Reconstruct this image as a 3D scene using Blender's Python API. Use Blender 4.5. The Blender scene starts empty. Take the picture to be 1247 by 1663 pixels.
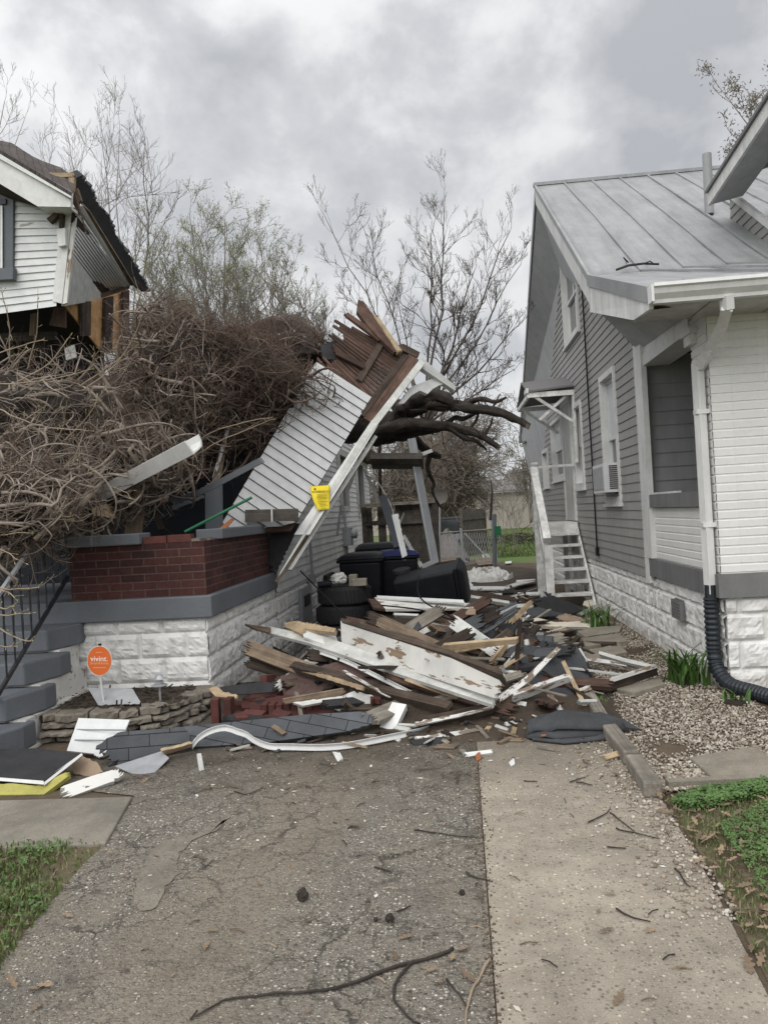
import bpy, bmesh, math, random
from math import radians, sin, cos, pi
from mathutils import Vector, Matrix, noise, Quaternion
S = bpy.context.scene
COL = S.collection
rnd = random.Random(11)
V = Vector

# ---------------------------------------------------------------- camera
CAM_H = 1.55; FPX = 1250.0; PW, PH = 1247, 1663
YAW, ROLL, PIT = radians(5.0), radians(3.27), radians(0.15)
f0 = V((-sin(YAW), cos(YAW), 0)); r0 = V((cos(YAW), sin(YAW), 0)); u0 = V((0, 0, 1))
FW = f0*cos(PIT) + u0*sin(PIT); up_ = u0*cos(PIT) - f0*sin(PIT)
UP = up_*cos(ROLL) + r0*sin(ROLL); RT = r0*cos(ROLL) - up_*sin(ROLL)
EYE = V((0, 0, CAM_H))
cd = bpy.data.cameras.new('camera'); cam = bpy.data.objects.new('camera', cd); COL.objects.link(cam)
cd.sensor_fit = 'VERTICAL'; cd.sensor_height = 24.0; cd.lens = 24.0*FPX/PH
cd.clip_start = 0.05; cd.clip_end = 2000
cam.matrix_world = Matrix.Translation(EYE) @ Matrix((RT, UP, -FW)).transposed().to_4x4()
S.camera = cam

def ray(x, y): return FW*FPX + RT*(x-PW/2) - UP*(y-PH/2)
def pY(x, y, Y): d = ray(x, y); return EYE + d*(Y/d.y)
def pX(x, y, X): d = ray(x, y); return EYE + d*(X/d.x)
def pZ(x, y, Z): d = ray(x, y); return EYE + d*((Z-CAM_H)/d.z)
class Plane:                                   # a plane through three survey points
    def __init__(s, a, b, c): s.o = a; s.n = (b-a).cross(c-a).normalized()
    def __call__(s, x, y, off=0.0):
        d = ray(x, y); n = s.n if s.n.dot(d) < 0 else -s.n
        return EYE + d*((s.o + n*off - EYE).dot(n)/d.dot(n))

# ---------------------------------------------------------------- world and sun
SUN_EL, SUN_AZ = radians(48), radians(200)     # behind the camera, a little to the left
w = bpy.data.worlds.new('World'); S.world = w; w.use_nodes = True
nt = w.node_tree; nt.nodes.clear(); L = nt.links.new
def wn(t, **k):
    n = nt.nodes.new(t)
    for a, b in k.items(): setattr(n, a, b)
    return n
def wmath(op, a, b=None, c=None, clamp=False):
    n = wn('ShaderNodeMath', operation=op, use_clamp=clamp)
    for i, v in enumerate((a, b, c)):
        if v is None: continue
        if isinstance(v, (int, float)): n.inputs[i].default_value = v
        else: L(v, n.inputs[i])
    return n.outputs[0]
tc = wn('ShaderNodeTexCoord'); sep = wn('ShaderNodeSeparateXYZ'); L(tc.outputs['Generated'], sep.inputs[0])
sky = wn('ShaderNodeTexSky', sky_type='NISHITA', sun_disc=False, sun_elevation=SUN_EL, sun_rotation=SUN_AZ)
CLOUD_OFF = (3.4, 1.1, 0.35)
mp = wn('ShaderNodeMapping'); mp.inputs['Location'].default_value = CLOUD_OFF; mp.inputs['Scale'].default_value = (1.0, 1.0, 1.25); L(tc.outputs['Generated'], mp.inputs[0])
n1 = wn('ShaderNodeTexNoise'); L(mp.outputs[0], n1.inputs['Vector'])
n1.inputs['Scale'].default_value = 5.6; n1.inputs['Detail'].default_value = 7; n1.inputs['Roughness'].default_value = 0.54; n1.inputs['Distortion'].default_value = 0.12
n2 = wn('ShaderNodeTexNoise'); L(mp.outputs[0], n2.inputs['Vector'])
n2.inputs['Scale'].default_value = 1.6; n2.inputs['Detail'].default_value = 3; n2.inputs['Roughness'].default_value = 0.5
cl = wmath('ADD', wmath('MULTIPLY', n1.outputs[0], 0.74), wmath('MULTIPLY', n2.outputs[0], 0.26))
rp = wn('ShaderNodeValToRGB'); L(cl, rp.inputs[0])
e = rp.color_ramp.elements
e[0].position = 0.395; e[0].color = (0.52, 0.533, 0.56, 1)
e[1].position = 0.60; e[1].color = (0.93, 0.935, 0.94, 1)
for p, c in ((0.445, (0.61, 0.62, 0.643, 1)), (0.49, (0.68, 0.69, 0.712, 1)), (0.53, (0.79, 0.80, 0.815, 1)), (0.56, (0.87, 0.875, 0.88, 1))):
    q = e.new(p); q.color = c
# brighter cloud round the hidden sun (behind the camera), brighter band low over the horizon
sdir = V((sin(SUN_AZ)*cos(SUN_EL), cos(SUN_AZ)*cos(SUN_EL), sin(SUN_EL)))
dt = wn('ShaderNodeVectorMath', operation='DOT_PRODUCT'); L(tc.outputs['Generated'], dt.inputs[0]); dt.inputs[1].default_value = sdir
glow = wmath('POWER', wmath('MULTIPLY_ADD', dt.outputs['Value'], 0.5, 0.5, clamp=True), 2.5)
hor = wmath('POWER', wmath('SUBTRACT', 1.0, wmath('ABSOLUTE', sep.outputs[2]), clamp=True), 8.0)
gain = wmath('ADD', wmath('MULTIPLY_ADD', glow, 14.5, 8.5), wmath('MULTIPLY', hor, 1.6))
vm = wn('ShaderNodeVectorMath', operation='SCALE'); L(rp.outputs[0], vm.inputs[0]); L(gain, vm.inputs['Scale'])
mx = wn('ShaderNodeMix', data_type='RGBA'); mx.inputs['Factor'].default_value = 0.93
L(sky.outputs[0], mx.inputs['A']); L(vm.outputs[0], mx.inputs['B'])
bg = wn('ShaderNodeBackground'); bg.inputs['Strength'].default_value = 0.1; L(mx.outputs['Result'], bg.inputs['Color'])
ow = wn('ShaderNodeOutputWorld'); L(bg.outputs[0], ow.inputs[0])
sl = bpy.data.lights.new('sun', 'SUN'); sl.energy = 1.5; sl.angle = radians(45); sl.color = (1.0, 0.965, 0.91)
so = bpy.data.objects.new('sun', sl); COL.objects.link(so)
so.rotation_mode = 'QUATERNION'; so.rotation_quaternion = sdir.to_track_quat('Z', 'Y')
S.view_settings.view_transform = 'Standard'; S.view_settings.look = 'None'
S.view_settings.gamma = 1.0; S.view_settings.exposure = 0.0; S.view_settings.use_curve_mapping = False
S.render.engine = 'CYCLES'; S.cycles.max_bounces = 6; S.cycles.diffuse_bounces = 3

# ---------------------------------------------------------------- materials
class NT:
    def __init__(s, name):
        s.m = bpy.data.materials.new(name); s.m.use_nodes = True; s.t = s.m.node_tree; s.t.nodes.clear()
        s.o = s.n('ShaderNodeOutputMaterial'); s.b = s.n('ShaderNodeBsdfPrincipled'); s.l(s.b.outputs[0], s.o.inputs[0])
        s.tc = s.n('ShaderNodeTexCoord'); s.oi = s.n('ShaderNodeObjectInfo')
    def n(s, t, **k):
        x = s.t.nodes.new(t)
        for a, b in k.items(): setattr(x, a, b)
        return x
    def l(s, a, b): s.t.links.new(a, b)
    def put(s, sock, v):
        if isinstance(v, bpy.types.NodeSocket): s.l(v, sock)
        elif isinstance(v, (tuple, list)) and len(v) == 3 and len(sock.default_value) == 4: sock.default_value = (*v, 1)
        else: sock.default_value = v
    def co(s, scale=(1, 1, 1), rot=(0, 0, 0), shift=True, kind='Object'):
        src = s.tc.outputs[kind]
        if shift:
            a = s.n('ShaderNodeVectorMath', operation='ADD'); s.l(src, a.inputs[0])
            k = s.n('ShaderNodeVectorMath', operation='SCALE'); s.l(s.oi.outputs['Random'], k.inputs['Scale']); k.inputs[0].default_value = (17.3, 9.1, 13.7)
            s.l(k.outputs[0], a.inputs[1]); src = a.outputs[0]
        m = s.n('ShaderNodeMapping'); m.inputs['Scale'].default_value = scale; m.inputs['Rotation'].default_value = rot
        s.l(src, m.inputs[0]); return m.outputs[0]
    def noise(s, scale, detail=4, rough=0.55, v=None, dist=0.0):
        x = s.n('ShaderNodeTexNoise'); x.inputs['Scale'].default_value = scale; x.inputs['Detail'].default_value = detail
        x.inputs['Roughness'].default_value = rough; x.inputs['Distortion'].default_value = dist
        if v is not None: s.l(v, x.inputs['Vector'])
        return x.outputs[0]
    def voro(s, scale, v=None, feature='F1', out='Distance', rnd_=1.0):
        x = s.n('ShaderNodeTexVoronoi', feature=feature); x.inputs['Scale'].default_value = scale; x.inputs['Randomness'].default_value = rnd_
        if v is not None: s.l(v, x.inputs['Vector'])
        return x.outputs[out]
    def ramp(s, f, stops, interp='LINEAR'):
        x = s.n('ShaderNodeValToRGB'); s.l(f, x.inputs[0]); el = x.color_ramp.elements; x.color_ramp.interpolation = interp
        while len(el) < len(stops): el.new(0.5)
        for q, (p, c) in zip(el, stops):
            q.position = p; q.color = (*c, 1) if isinstance(c, tuple) else (c, c, c, 1)
        return x.outputs[0]
    def mix(s, f, a, b, blend='MIX'):
        x = s.n('ShaderNodeMix', data_type='RGBA', blend_type=blend)
        s.put(x.inputs['Factor'], f); s.put(x.inputs[6], a); s.put(x.inputs[7], b); return x.outputs[2]
    def math(s, op, a, b=0.0, clamp=False):
        x = s.n('ShaderNodeMath', operation=op, use_clamp=clamp); s.put(x.inputs[0], a); s.put(x.inputs[1], b); return x.outputs[0]
    def bump(s, h, strength=0.5, dist=0.01, nrm=None):
        x = s.n('ShaderNodeBump'); x.inputs['Strength'].default_value = strength; x.inputs['Distance'].default_value = dist
        s.l(h, x.inputs['Height'])
        if nrm is not None: s.l(nrm, x.inputs['Normal'])
        return x.outputs[0]
    def fin(s, col, rough=0.8, nrm=None, metal=0.0, spec=0.5, trans=None):
        s.put(s.b.inputs['Base Color'], col); s.put(s.b.inputs['Roughness'], rough); s.b.inputs['Metallic'].default_value = metal
        s.b.inputs['Specular IOR Level'].default_value = spec
        if nrm is not None: s.l(nrm, s.b.inputs['Normal'])
        return s.m
def mul(c, k): return tuple(min(1, x*k) for x in c)
def m_plain(name, c, rough=0.7, var=0.25, scale=6, bump=0.15, metal=0.0, bs=60, spec=0.4, objvar=0.0, streak=0.0):
    t = NT(name); v = t.co()
    a = t.noise(scale, 5, 0.6, v); b = t.noise(scale*9, 3, 0.6, v)
    f = t.math('ADD', t.math('MULTIPLY', a, 0.7), t.math('MULTIPLY', b, 0.3))
    col = t.ramp(f, [(0.3, mul(c, 1-var)), (0.7, mul(c, 1+var))])
    if streak:      # weather stains running down
        s1 = t.noise(1.0, 5, .65, t.co((9, 9, .8), shift=False)); s2 = t.noise(3.0, 5, .7, t.co(shift=False))
        col = t.mix(1.0, col, t.ramp(t.math('ADD', t.math('MULTIPLY', s1, .55), t.math('MULTIPLY', s2, .45)), [(.36, 1-streak), (.58, 1.0)]), 'MULTIPLY')
    if objvar: col = t.mix(1.0, col, t.ramp(t.oi.outputs['Random'], [(0, 1-objvar), (1, 1+objvar)]), 'MULTIPLY')
    return t.fin(col, rough, t.bump(t.noise(bs, 3, 0.6, v), bump, 0.01), metal, spec)
def m_wood(name, c1, c2, rough=0.85, objvar=0.25, grain=60, bump=0.4):
    t = NT(name); v = t.co((1.2, grain, grain)); v2 = t.co((0.8, 3, 3))
    g = t.noise(1.0, 5, 0.65, v); b = t.noise(2.0, 3, 0.5, v2)
    f = t.math('ADD', t.math('MULTIPLY', g, 0.6), t.math('MULTIPLY', b, 0.4))
    col = t.ramp(f, [(0.34, c1), (0.64, c2)])
    col = t.mix(1.0, col, t.ramp(t.noise(7, 5, .7, t.co()), [(.3, .62), (.65, 1.2)]), 'MULTIPLY')
    col = t.mix(1.0, col, t.ramp(t.oi.outputs['Random'], [(0, 1-objvar), (1, 1+objvar)]), 'MULTIPLY')
    return t.fin(col, rough, t.bump(g, bump, 0.006), 0, 0.3)
def m_peel(name, paint, under, thr=0.56, scale=5.0, grime=0.25, grain=25):
    t = NT(name); v = t.co((1, 3.5, 3.5)); v2 = t.co()
    n = t.noise(scale, 6, 0.62, v, 0.3)
    mask = t.ramp(n, [(thr-0.006, 0.0), (thr+0.006, 1.0)])
    gr = t.noise(3.0, 5, 0.6, v2)
    pc = t.ramp(gr, [(0.3, mul(paint, 1-grime)), (0.62, paint)])
    g = t.noise(1.0, 4, 0.6, t.co((1.5, grain, grain)))
    wc = t.ramp(g, [(0.3, mul(under, 0.6)), (0.7, mul(under, 1.25))])
    h = t.math('MULTIPLY', mask, -1.0)
    return t.fin(t.mix(mask, pc, wc), 0.6, t.bump(h, 0.6, 0.004, t.bump(g, 0.15, 0.004)), 0, 0.35)
M = {}
M['white'] = m_plain('white_paint', (0.66, 0.66, 0.64), 0.55, 0.12, 2.5, 0.05, streak=0.18)
M['white_dirty'] = m_plain('dirty_white_paint', (0.50, 0.50, 0.47), 0.6, 0.28, 3.0, 0.1, objvar=0.08, streak=0.25)
M['vinyl_white'] = m_plain('white_vinyl', (0.64, 0.65, 0.64), 0.45, 0.10, 1.5, 0.03, streak=0.15)
M['panel'] = m_plain('weathered_white_clapboards', (0.50, 0.505, 0.50), 0.55, 0.14, 2.0, 0.08, streak=0.16)
M['peel'] = m_peel('peeling_white_paint', (0.66, 0.65, 0.61), (0.26, 0.19, 0.13), 0.585, 3.4)
M['peel2'] = m_peel('badly_peeling_white_paint', (0.64, 0.63, 0.60), (0.22, 0.17, 0.13), 0.52, 7)
M['siding_old'] = m_peel('old_white_clapboard_paint', (0.66, 0.67, 0.66), (0.30, 0.28, 0.26), 0.66, 2.4, 0.22)
M['grey_siding'] = m_plain('grey_vinyl_siding', (0.295, 0.287, 0.274), 0.5, 0.05, 1.2, 0.04, streak=0.16)
M['dark_siding'] = m_plain('charcoal_vinyl_siding', (0.27, 0.27, 0.275), 0.5, 0.05, 1.2, 0.04, streak=0.2)
M['shade_siding'] = m_plain('weathered_white_clapboard', (0.64, 0.64, 0.62), 0.6, 0.18, 1.5, 0.06, streak=0.25)
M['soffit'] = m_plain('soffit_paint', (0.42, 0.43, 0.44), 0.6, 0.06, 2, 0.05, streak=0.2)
M['fascia'] = m_plain('aged_white_fascia', (0.66, 0.66, 0.64), 0.6, 0.14, 3.2, 0.08, streak=0.28)
M['slate_paint'] = m_plain('slate_grey_painted_concrete', (0.135, 0.15, 0.175), 0.75, 0.16, 3.5, 0.35, bs=45)
M['band_grey'] = m_plain('grey_painted_concrete', (0.17, 0.17, 0.168), 0.8, 0.08, 3, 0.3, bs=60, streak=0.2)
M['gutter'] = m_plain('white_aluminium', (0.70, 0.70, 0.68), 0.35, 0.06, 2.5, 0.03, streak=0.18)
M['flash'] = m_plain('bent_aluminium_sheet', (0.52, 0.52, 0.51), 0.35, 0.15, 6, 0.1)
M['steel'] = m_plain('galvanised_steel', (0.45, 0.46, 0.47), 0.4, 0.15, 8, 0.05, metal=0.6)
M['grey_metal'] = m_plain('grey_gutter_metal', (0.34, 0.35, 0.36), 0.45, 0.12, 4, 0.05, streak=0.25)
M['black_iron'] = m_plain('black_wrought_iron', (0.016, 0.017, 0.02), 0.45, 0.3, 12, 0.2)
M['black_plastic'] = m_plain('black_plastic', (0.007, 0.008, 0.010), 0.5, 0.4, 5, 0.08, spec=0.2)
M['pipe_black'] = m_plain('black_corrugated_plastic', (0.018, 0.022, 0.027), 0.45, 0.3, 8, 0.05)
M['blue_plastic'] = m_plain('dark_blue_plastic', (0.008, 0.012, 0.075), 0.5, 0.25, 5, 0.05, spec=0.2)
M['rubber'] = m_plain('tyre_rubber', (0.017, 0.017, 0.018), 0.8, 0.3, 9, 0.2)
M['glass'] = m_plain('dark_window_glass', (0.05, 0.055, 0.06), 0.08, 0.1, 1, 0.0, spec=0.6)
M['blind'] = m_plain('white_window_blind', (0.55, 0.56, 0.57), 0.5, 0.06, 2, 0.0)
M['dark'] = m_plain('interior_darkness', (0.02, 0.02, 0.021), 0.9, 0.4, 3, 0.2)  # near-black colour stands in for the darkness of unlit interiors
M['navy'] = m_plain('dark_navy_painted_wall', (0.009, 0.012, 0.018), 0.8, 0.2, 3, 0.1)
M['tar'] = m_plain('black_roofing_felt', (0.026, 0.026, 0.028), 0.85, 0.4, 7, 0.4, objvar=0.25)
M['tan'] = m_wood('fibreboard_sheathing', (0.42, 0.235, 0.105), (0.54, 0.33, 0.165), 0.9, 0.1, 6, 0.1)
M['board_grey'] = m_plain('bare_gypsum_patch', (0.42, 0.42, 0.40), 0.9, 0.3, 7, 0.3)
M['wood_dark'] = m_wood('old_dark_lumber', (0.015, 0.011, 0.009), (0.075, 0.055, 0.041), 0.9, 0.45)
M['wood_red'] = m_wood('reddish_old_sheathing', (0.034, 0.020, 0.015), (0.115, 0.070, 0.052), 0.9, 0.35)
M['wood_mid'] = m_wood('brown_lumber', (0.075, 0.055, 0.038), (0.22, 0.165, 0.115), 0.85, 0.35)
M['wood_fresh'] = m_wood('freshly_split_pine', (0.25, 0.18, 0.11), (0.44, 0.34, 0.22), 0.8, 0.15)
M['wood_grey'] = m_wood('weathered_grey_timber', (0.13, 0.115, 0.095), (0.27, 0.245, 0.205), 0.9, 0.15)
M['fence'] = m_wood('weathered_fence_wood', (0.045, 0.04, 0.034), (0.12, 0.105, 0.09), 0.9, 0.15)
M['stair'] = m_wood('pale_grey_painted_stair', (0.60, 0.60, 0.57), (0.72, 0.72, 0.70), 0.7, 0.05, 10, 0.15)
M['card'] = m_plain('wet_cardboard', (0.27, 0.20, 0.14), 0.9, 0.2, 5, 0.2)
M['cream'] = m_plain('cream_insulation', (0.58, 0.53, 0.44), 0.9, 0.15, 5, 0.3)
M['orange'] = m_plain('orange_sign_paint', (0.62, 0.13, 0.025), 0.4, 0.04, 3, 0.0)
M['yellow'] = m_plain('yellow_paper', (0.80, 0.62, 0.02), 0.5, 0.06, 14, 0.1)
M['bag'] = m_plain('yellow_plastic_bag', (0.36, 0.335, 0.085), 0.45, 0.3, 9, 0.3)
M['ink'] = m_plain('black_ink', (0.10, 0.075, 0.01), 0.6, 0.1, 5, 0.0)
M['letter'] = m_plain('white_lettering', (0.85, 0.78, 0.70), 0.5, 0.02, 5, 0.0)
M['letter2'] = m_plain('pale_orange_lettering', (0.80, 0.42, 0.22), 0.5, 0.02, 5, 0.0)
M['green'] = m_plain('green_painted_pole', (0.012, 0.13, 0.055), 0.4, 0.15, 8, 0.05)
M['plastic_sheet'] = m_plain('white_plastic_sheet', (0.56, 0.55, 0.52), 0.4, 0.15, 6, 0.3)
M['tarp'] = m_plain('grey_brown_tarpaulin', (0.16, 0.145, 0.135), 0.6, 0.2, 4, 0.3)
M['car'] = m_plain('dark_car_paint', (0.03, 0.032, 0.036), 0.25, 0.1, 3, 0.0)
M['car_grey'] = m_plain('grey_car_trim', (0.25, 0.25, 0.26), 0.35, 0.1, 3, 0.0)
M['red_lamp'] = m_plain('red_tail_lamp', (0.35, 0.02, 0.03), 0.3, 0.1, 3, 0.0)
M['beige'] = m_plain('beige_concrete_wall', (0.33, 0.30, 0.255), 0.85, 0.16, 0.35, 0.2)
M['roof_far'] = m_plain('far_grey_shingles', (0.17, 0.165, 0.165), 0.9, 0.1, 1, 0.1)
M['bark'] = m_plain('dark_bark', (0.038, 0.031, 0.026), 0.95, 0.6, 9, 1.0, bs=20)
M['bark_far'] = m_plain('grey_brown_twigs', (0.205, 0.183, 0.163), 0.95, 0.25, 3, 0.1)
M['thatch'] = m_plain('dry_grass_thatch', (0.22, 0.175, 0.105), 0.9, 0.3, 8, 0.0)
M['bark_mid'] = m_plain('dark_grey_brown_twigs', (0.085, 0.070, 0.058), 0.95, 0.3, 3, 0.1)
M['brush'] = m_plain('brush_twigs', (0.165, 0.138, 0.112), 0.95, 0.3, 0.8, 0.1)
M['bud'] = m_plain('pale_green_buds', (0.26, 0.30, 0.10), 0.7, 0.25, 3, 0.0)
M['bud_brown'] = m_plain('brown_buds', (0.19, 0.17, 0.13), 0.7, 0.25, 3, 0.0)
M['bud_tip'] = m_plain('cream_green_buds', (0.42, 0.40, 0.20), 0.6, 0.2, 3, 0.0)
M['leafy'] = m_plain('fresh_green_leaves', (0.082, 0.150, 0.040), 0.5, 0.4, 6, 0.05)
M['lily'] = m_plain('strap_leaves', (0.060, 0.125, 0.026), 0.4, 0.3, 5, 0.05)
M['dry_leaf'] = m_plain('dry_oak_leaf', (0.20, 0.145, 0.095), 0.8, 0.3, 18, 0.2, objvar=0.35)
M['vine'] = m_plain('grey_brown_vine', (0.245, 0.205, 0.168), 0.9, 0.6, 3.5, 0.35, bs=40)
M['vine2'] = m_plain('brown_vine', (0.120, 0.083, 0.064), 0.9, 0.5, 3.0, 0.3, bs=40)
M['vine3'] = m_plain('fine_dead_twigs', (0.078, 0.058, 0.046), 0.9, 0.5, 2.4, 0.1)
M['twig'] = m_plain('pale_live_twig', (0.30, 0.235, 0.165), 0.8, 0.3, 6, 0.2)
M['core_soil'] = m_plain('gap_shade_and_soil', (0.024, 0.018, 0.014), 0.95, 0.5, 5, 0.9, bs=22)  # near-black: painted shade for the tangle's gaps, also soil under the lilies
M['terracotta'] = m_plain('rust_red_chip', (0.28, 0.10, 0.04), 0.8, 0.2, 9, 0.1)

def m_brick(name, c1, c2, mortar, bl=0.2127, bh=0.0677, axis='X', mort=0.012, nv=1.0, bs=0.8):
    t = NT(name)
    g = t.n('ShaderNodeSeparateXYZ'); t.l(t.tc.outputs['Object'], g.inputs[0])
    c = t.n('ShaderNodeCombineXYZ'); t.l(g.outputs[0 if axis == 'X' else 1], c.inputs[0]); t.l(g.outputs[2], c.inputs[1])
    b = t.n('ShaderNodeTexBrick'); t.l(c.outputs[0], b.inputs['Vector'])
    b.inputs['Scale'].default_value = 1.0; b.inputs['Brick Width'].default_value = bl; b.inputs['Row Height'].default_value = bh
    b.inputs['Mortar Size'].default_value = mort/2; b.inputs['Mortar Smooth'].default_value = 0.2; b.inputs['Bias'].default_value = 0.0
    t.put(b.inputs['Color1'], c1); t.put(b.inputs['Color2'], c2); t.put(b.inputs['Mortar'], mortar)
    v = t.co(shift=False); n = t.noise(28, 5, 0.65, v)
    n3 = t.noise(2.5, 4, 0.6, v)
    col = t.mix(1.0, b.outputs[0], t.ramp(n, [(0.25, 1-.35*nv), (0.75, 1+.3*nv)]), 'MULTIPLY')
    col = t.mix(1.0, col, t.ramp(n3, [(0.3, 1-.25*nv), (0.7, 1+.15*nv)]), 'MULTIPLY')
    h = t.math('ADD', t.math('MULTIPLY', b.outputs['Fac'], -1.0), t.math('MULTIPLY', n, 0.35))
    return t.fin(col, 0.85, t.bump(h, bs, 0.006), 0, 0.3)
M['red_brick_x'] = m_brick('dark_red_brick', (0.074, 0.026, 0.022), (0.036, 0.015, 0.014), (0.095, 0.06, 0.052), axis='X')
M['red_brick_y'] = m_brick('dark_red_brick_side', (0.074, 0.026, 0.022), (0.036, 0.015, 0.014), (0.095, 0.06, 0.052), axis='Y')
M['white_brick'] = m_brick('white_painted_brick', (0.72, 0.715, 0.69), (0.69, 0.685, 0.66), (0.66, 0.655, 0.63), axis='X', mort=0.004, nv=0.15, bs=0.25, bh=50)
M['white_brick_y'] = m_brick('white_painted_brick_side', (0.72, 0.715, 0.69), (0.69, 0.685, 0.66), (0.66, 0.655, 0.63), axis='Y', mort=0.004, nv=0.15, bs=0.25, bh=50)
M['brick_loose'] = m_plain('loose_red_brick', (0.078, 0.026, 0.021), 0.85, 0.35, 14, 0.5, objvar=0.35)

def m_chipped(name, c, under, thr=.66):
    t = NT(name); v = t.co(shift=False); n = t.noise(6, 8, .7, v, .4); m = t.ramp(n, [(thr-.01, 0.0), (thr+.01, 1.0)]); b = t.noise(2.2, 5, .6, v); f = t.noise(70, 4, .7, v)
    col = t.ramp(t.math('ADD', t.math('MULTIPLY', b, .6), t.math('MULTIPLY', f, .4)), [(.3, mul(c, .78)), (.7, mul(c, 1.22))])
    return t.fin(t.mix(m, col, under), .75, t.bump(t.math('SUBTRACT', t.math('MULTIPLY', f, .4), m), .6, .006), 0, .3)
M['slate_paint'] = m_chipped('slate_grey_painted_concrete', (0.125, 0.134, 0.147), (0.20, 0.195, 0.185), .69)
def m_rock():
    t = NT('white_rockface_block'); v = t.co(shift=False)
    n = t.noise(9, 6, 0.6, v); n2 = t.noise(1.3, 4, 0.6, v); g = t.n('ShaderNodeSeparateXYZ'); t.l(t.tc.outputs['Object'], g.inputs[0])
    col = t.ramp(n, [(0.28, (0.47, 0.46, 0.43)), (0.46, (0.69, 0.68, 0.655)), (0.75, (0.74, 0.735, 0.715))])
    col = t.mix(1.0, col, t.ramp(n2, [(0.3, 0.88), (0.6, 1.0)]), 'MULTIPLY')
    splash = t.ramp(t.math('ADD', g.outputs[2], t.math('MULTIPLY', n, 0.25)), [(0.08, 1.0), (0.30, 0.0)])   # mud splashed up from the ground
    col = t.mix(t.math('MULTIPLY', splash, 0.45), col, (0.30, 0.26, 0.21))
    return t.fin(col, 0.75, t.bump(t.noise(40, 4, 0.6, v), 0.35, 0.01), 0, 0.3)
M['rock'] = m_rock()
def m_roof():
    t = NT('grey_white_metal_roof'); v = t.co(shift=False); vs = t.co((1, 0.35, 1), shift=False)
    a = t.noise(1.3, 6, 0.65, v, 0.4); b = t.noise(6, 5, 0.7, vs); c = t.noise(60, 2, 0.5, v)
    f = t.math('ADD', t.math('MULTIPLY', a, 0.6), t.math('MULTIPLY', b, 0.4))
    col = t.ramp(f, [(0.33, (0.235, 0.243, 0.247)), (0.5, (0.29, 0.295, 0.298)), (0.68, (0.36, 0.36, 0.356))])
    col = t.mix(1.0, col, t.ramp(c, [(0.3, 0.90), (0.7, 1.07)]), 'MULTIPLY')
    st = t.noise(1.0, 6, .7, t.co((7, .7, .7), shift=False)); col = t.mix(1.0, col, t.ramp(st, [(.36, .80), (.56, 1.0)]), 'MULTIPLY')
    ru = t.ramp(t.noise(9, 7, .72, v, .3), [(.655, 0.0), (.69, .55)]); col = t.mix(ru, col, (.17, .14, .115))
    return t.fin(col, 0.55, t.bump(a, 0.25, 0.03), 0.0, 0.4)
M['metal_roof'] = m_roof()
def m_shingle(name, c, bl=0.27, bh=0.085, gap=0.003):
    t = NT(name); v = t.co(shift=False)
    b = t.n('ShaderNodeTexBrick'); t.l(v, b.inputs['Vector'])
    b.inputs['Scale'].default_value = 1.0; b.inputs['Brick Width'].default_value = bl; b.inputs['Row Height'].default_value = bh
    b.inputs['Mortar Size'].default_value = gap; b.inputs['Mortar Smooth'].default_value = 0.1
    t.put(b.inputs['Color1'], mul(c, 0.85)); t.put(b.inputs['Color2'], mul(c, 1.15)); t.put(b.inputs['Mortar'], mul(c, 0.2))
    n = t.noise(220, 2, 0.6, v); n2 = t.noise(5, 4, 0.6, t.co())
    col = t.mix(1.0, b.outputs[0], t.ramp(n, [(0.3, 0.7), (0.7, 1.3)]), 'MULTIPLY')
    col = t.mix(1.0, col, t.ramp(n2, [(0.3, 0.75), (0.7, 1.15)]), 'MULTIPLY')
    h = t.math('SUBTRACT', t.math('MULTIPLY', n, 0.3), b.outputs['Fac'])
    return t.fin(col, 0.9, t.bump(h, 0.6, 0.006), 0, 0.25)
M['shingle'] = m_shingle('grey_asphalt_shingles', (0.088, 0.093, 0.100))
M['shingle_brown'] = m_shingle('brown_grey_shingles', (0.085, 0.072, 0.066))
M['shingle_dark'] = m_plain('charcoal_shingle_granules', (0.052, 0.054, 0.058), 0.9, 0.3, 6, 0.5, bs=160, objvar=0.15)

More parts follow.
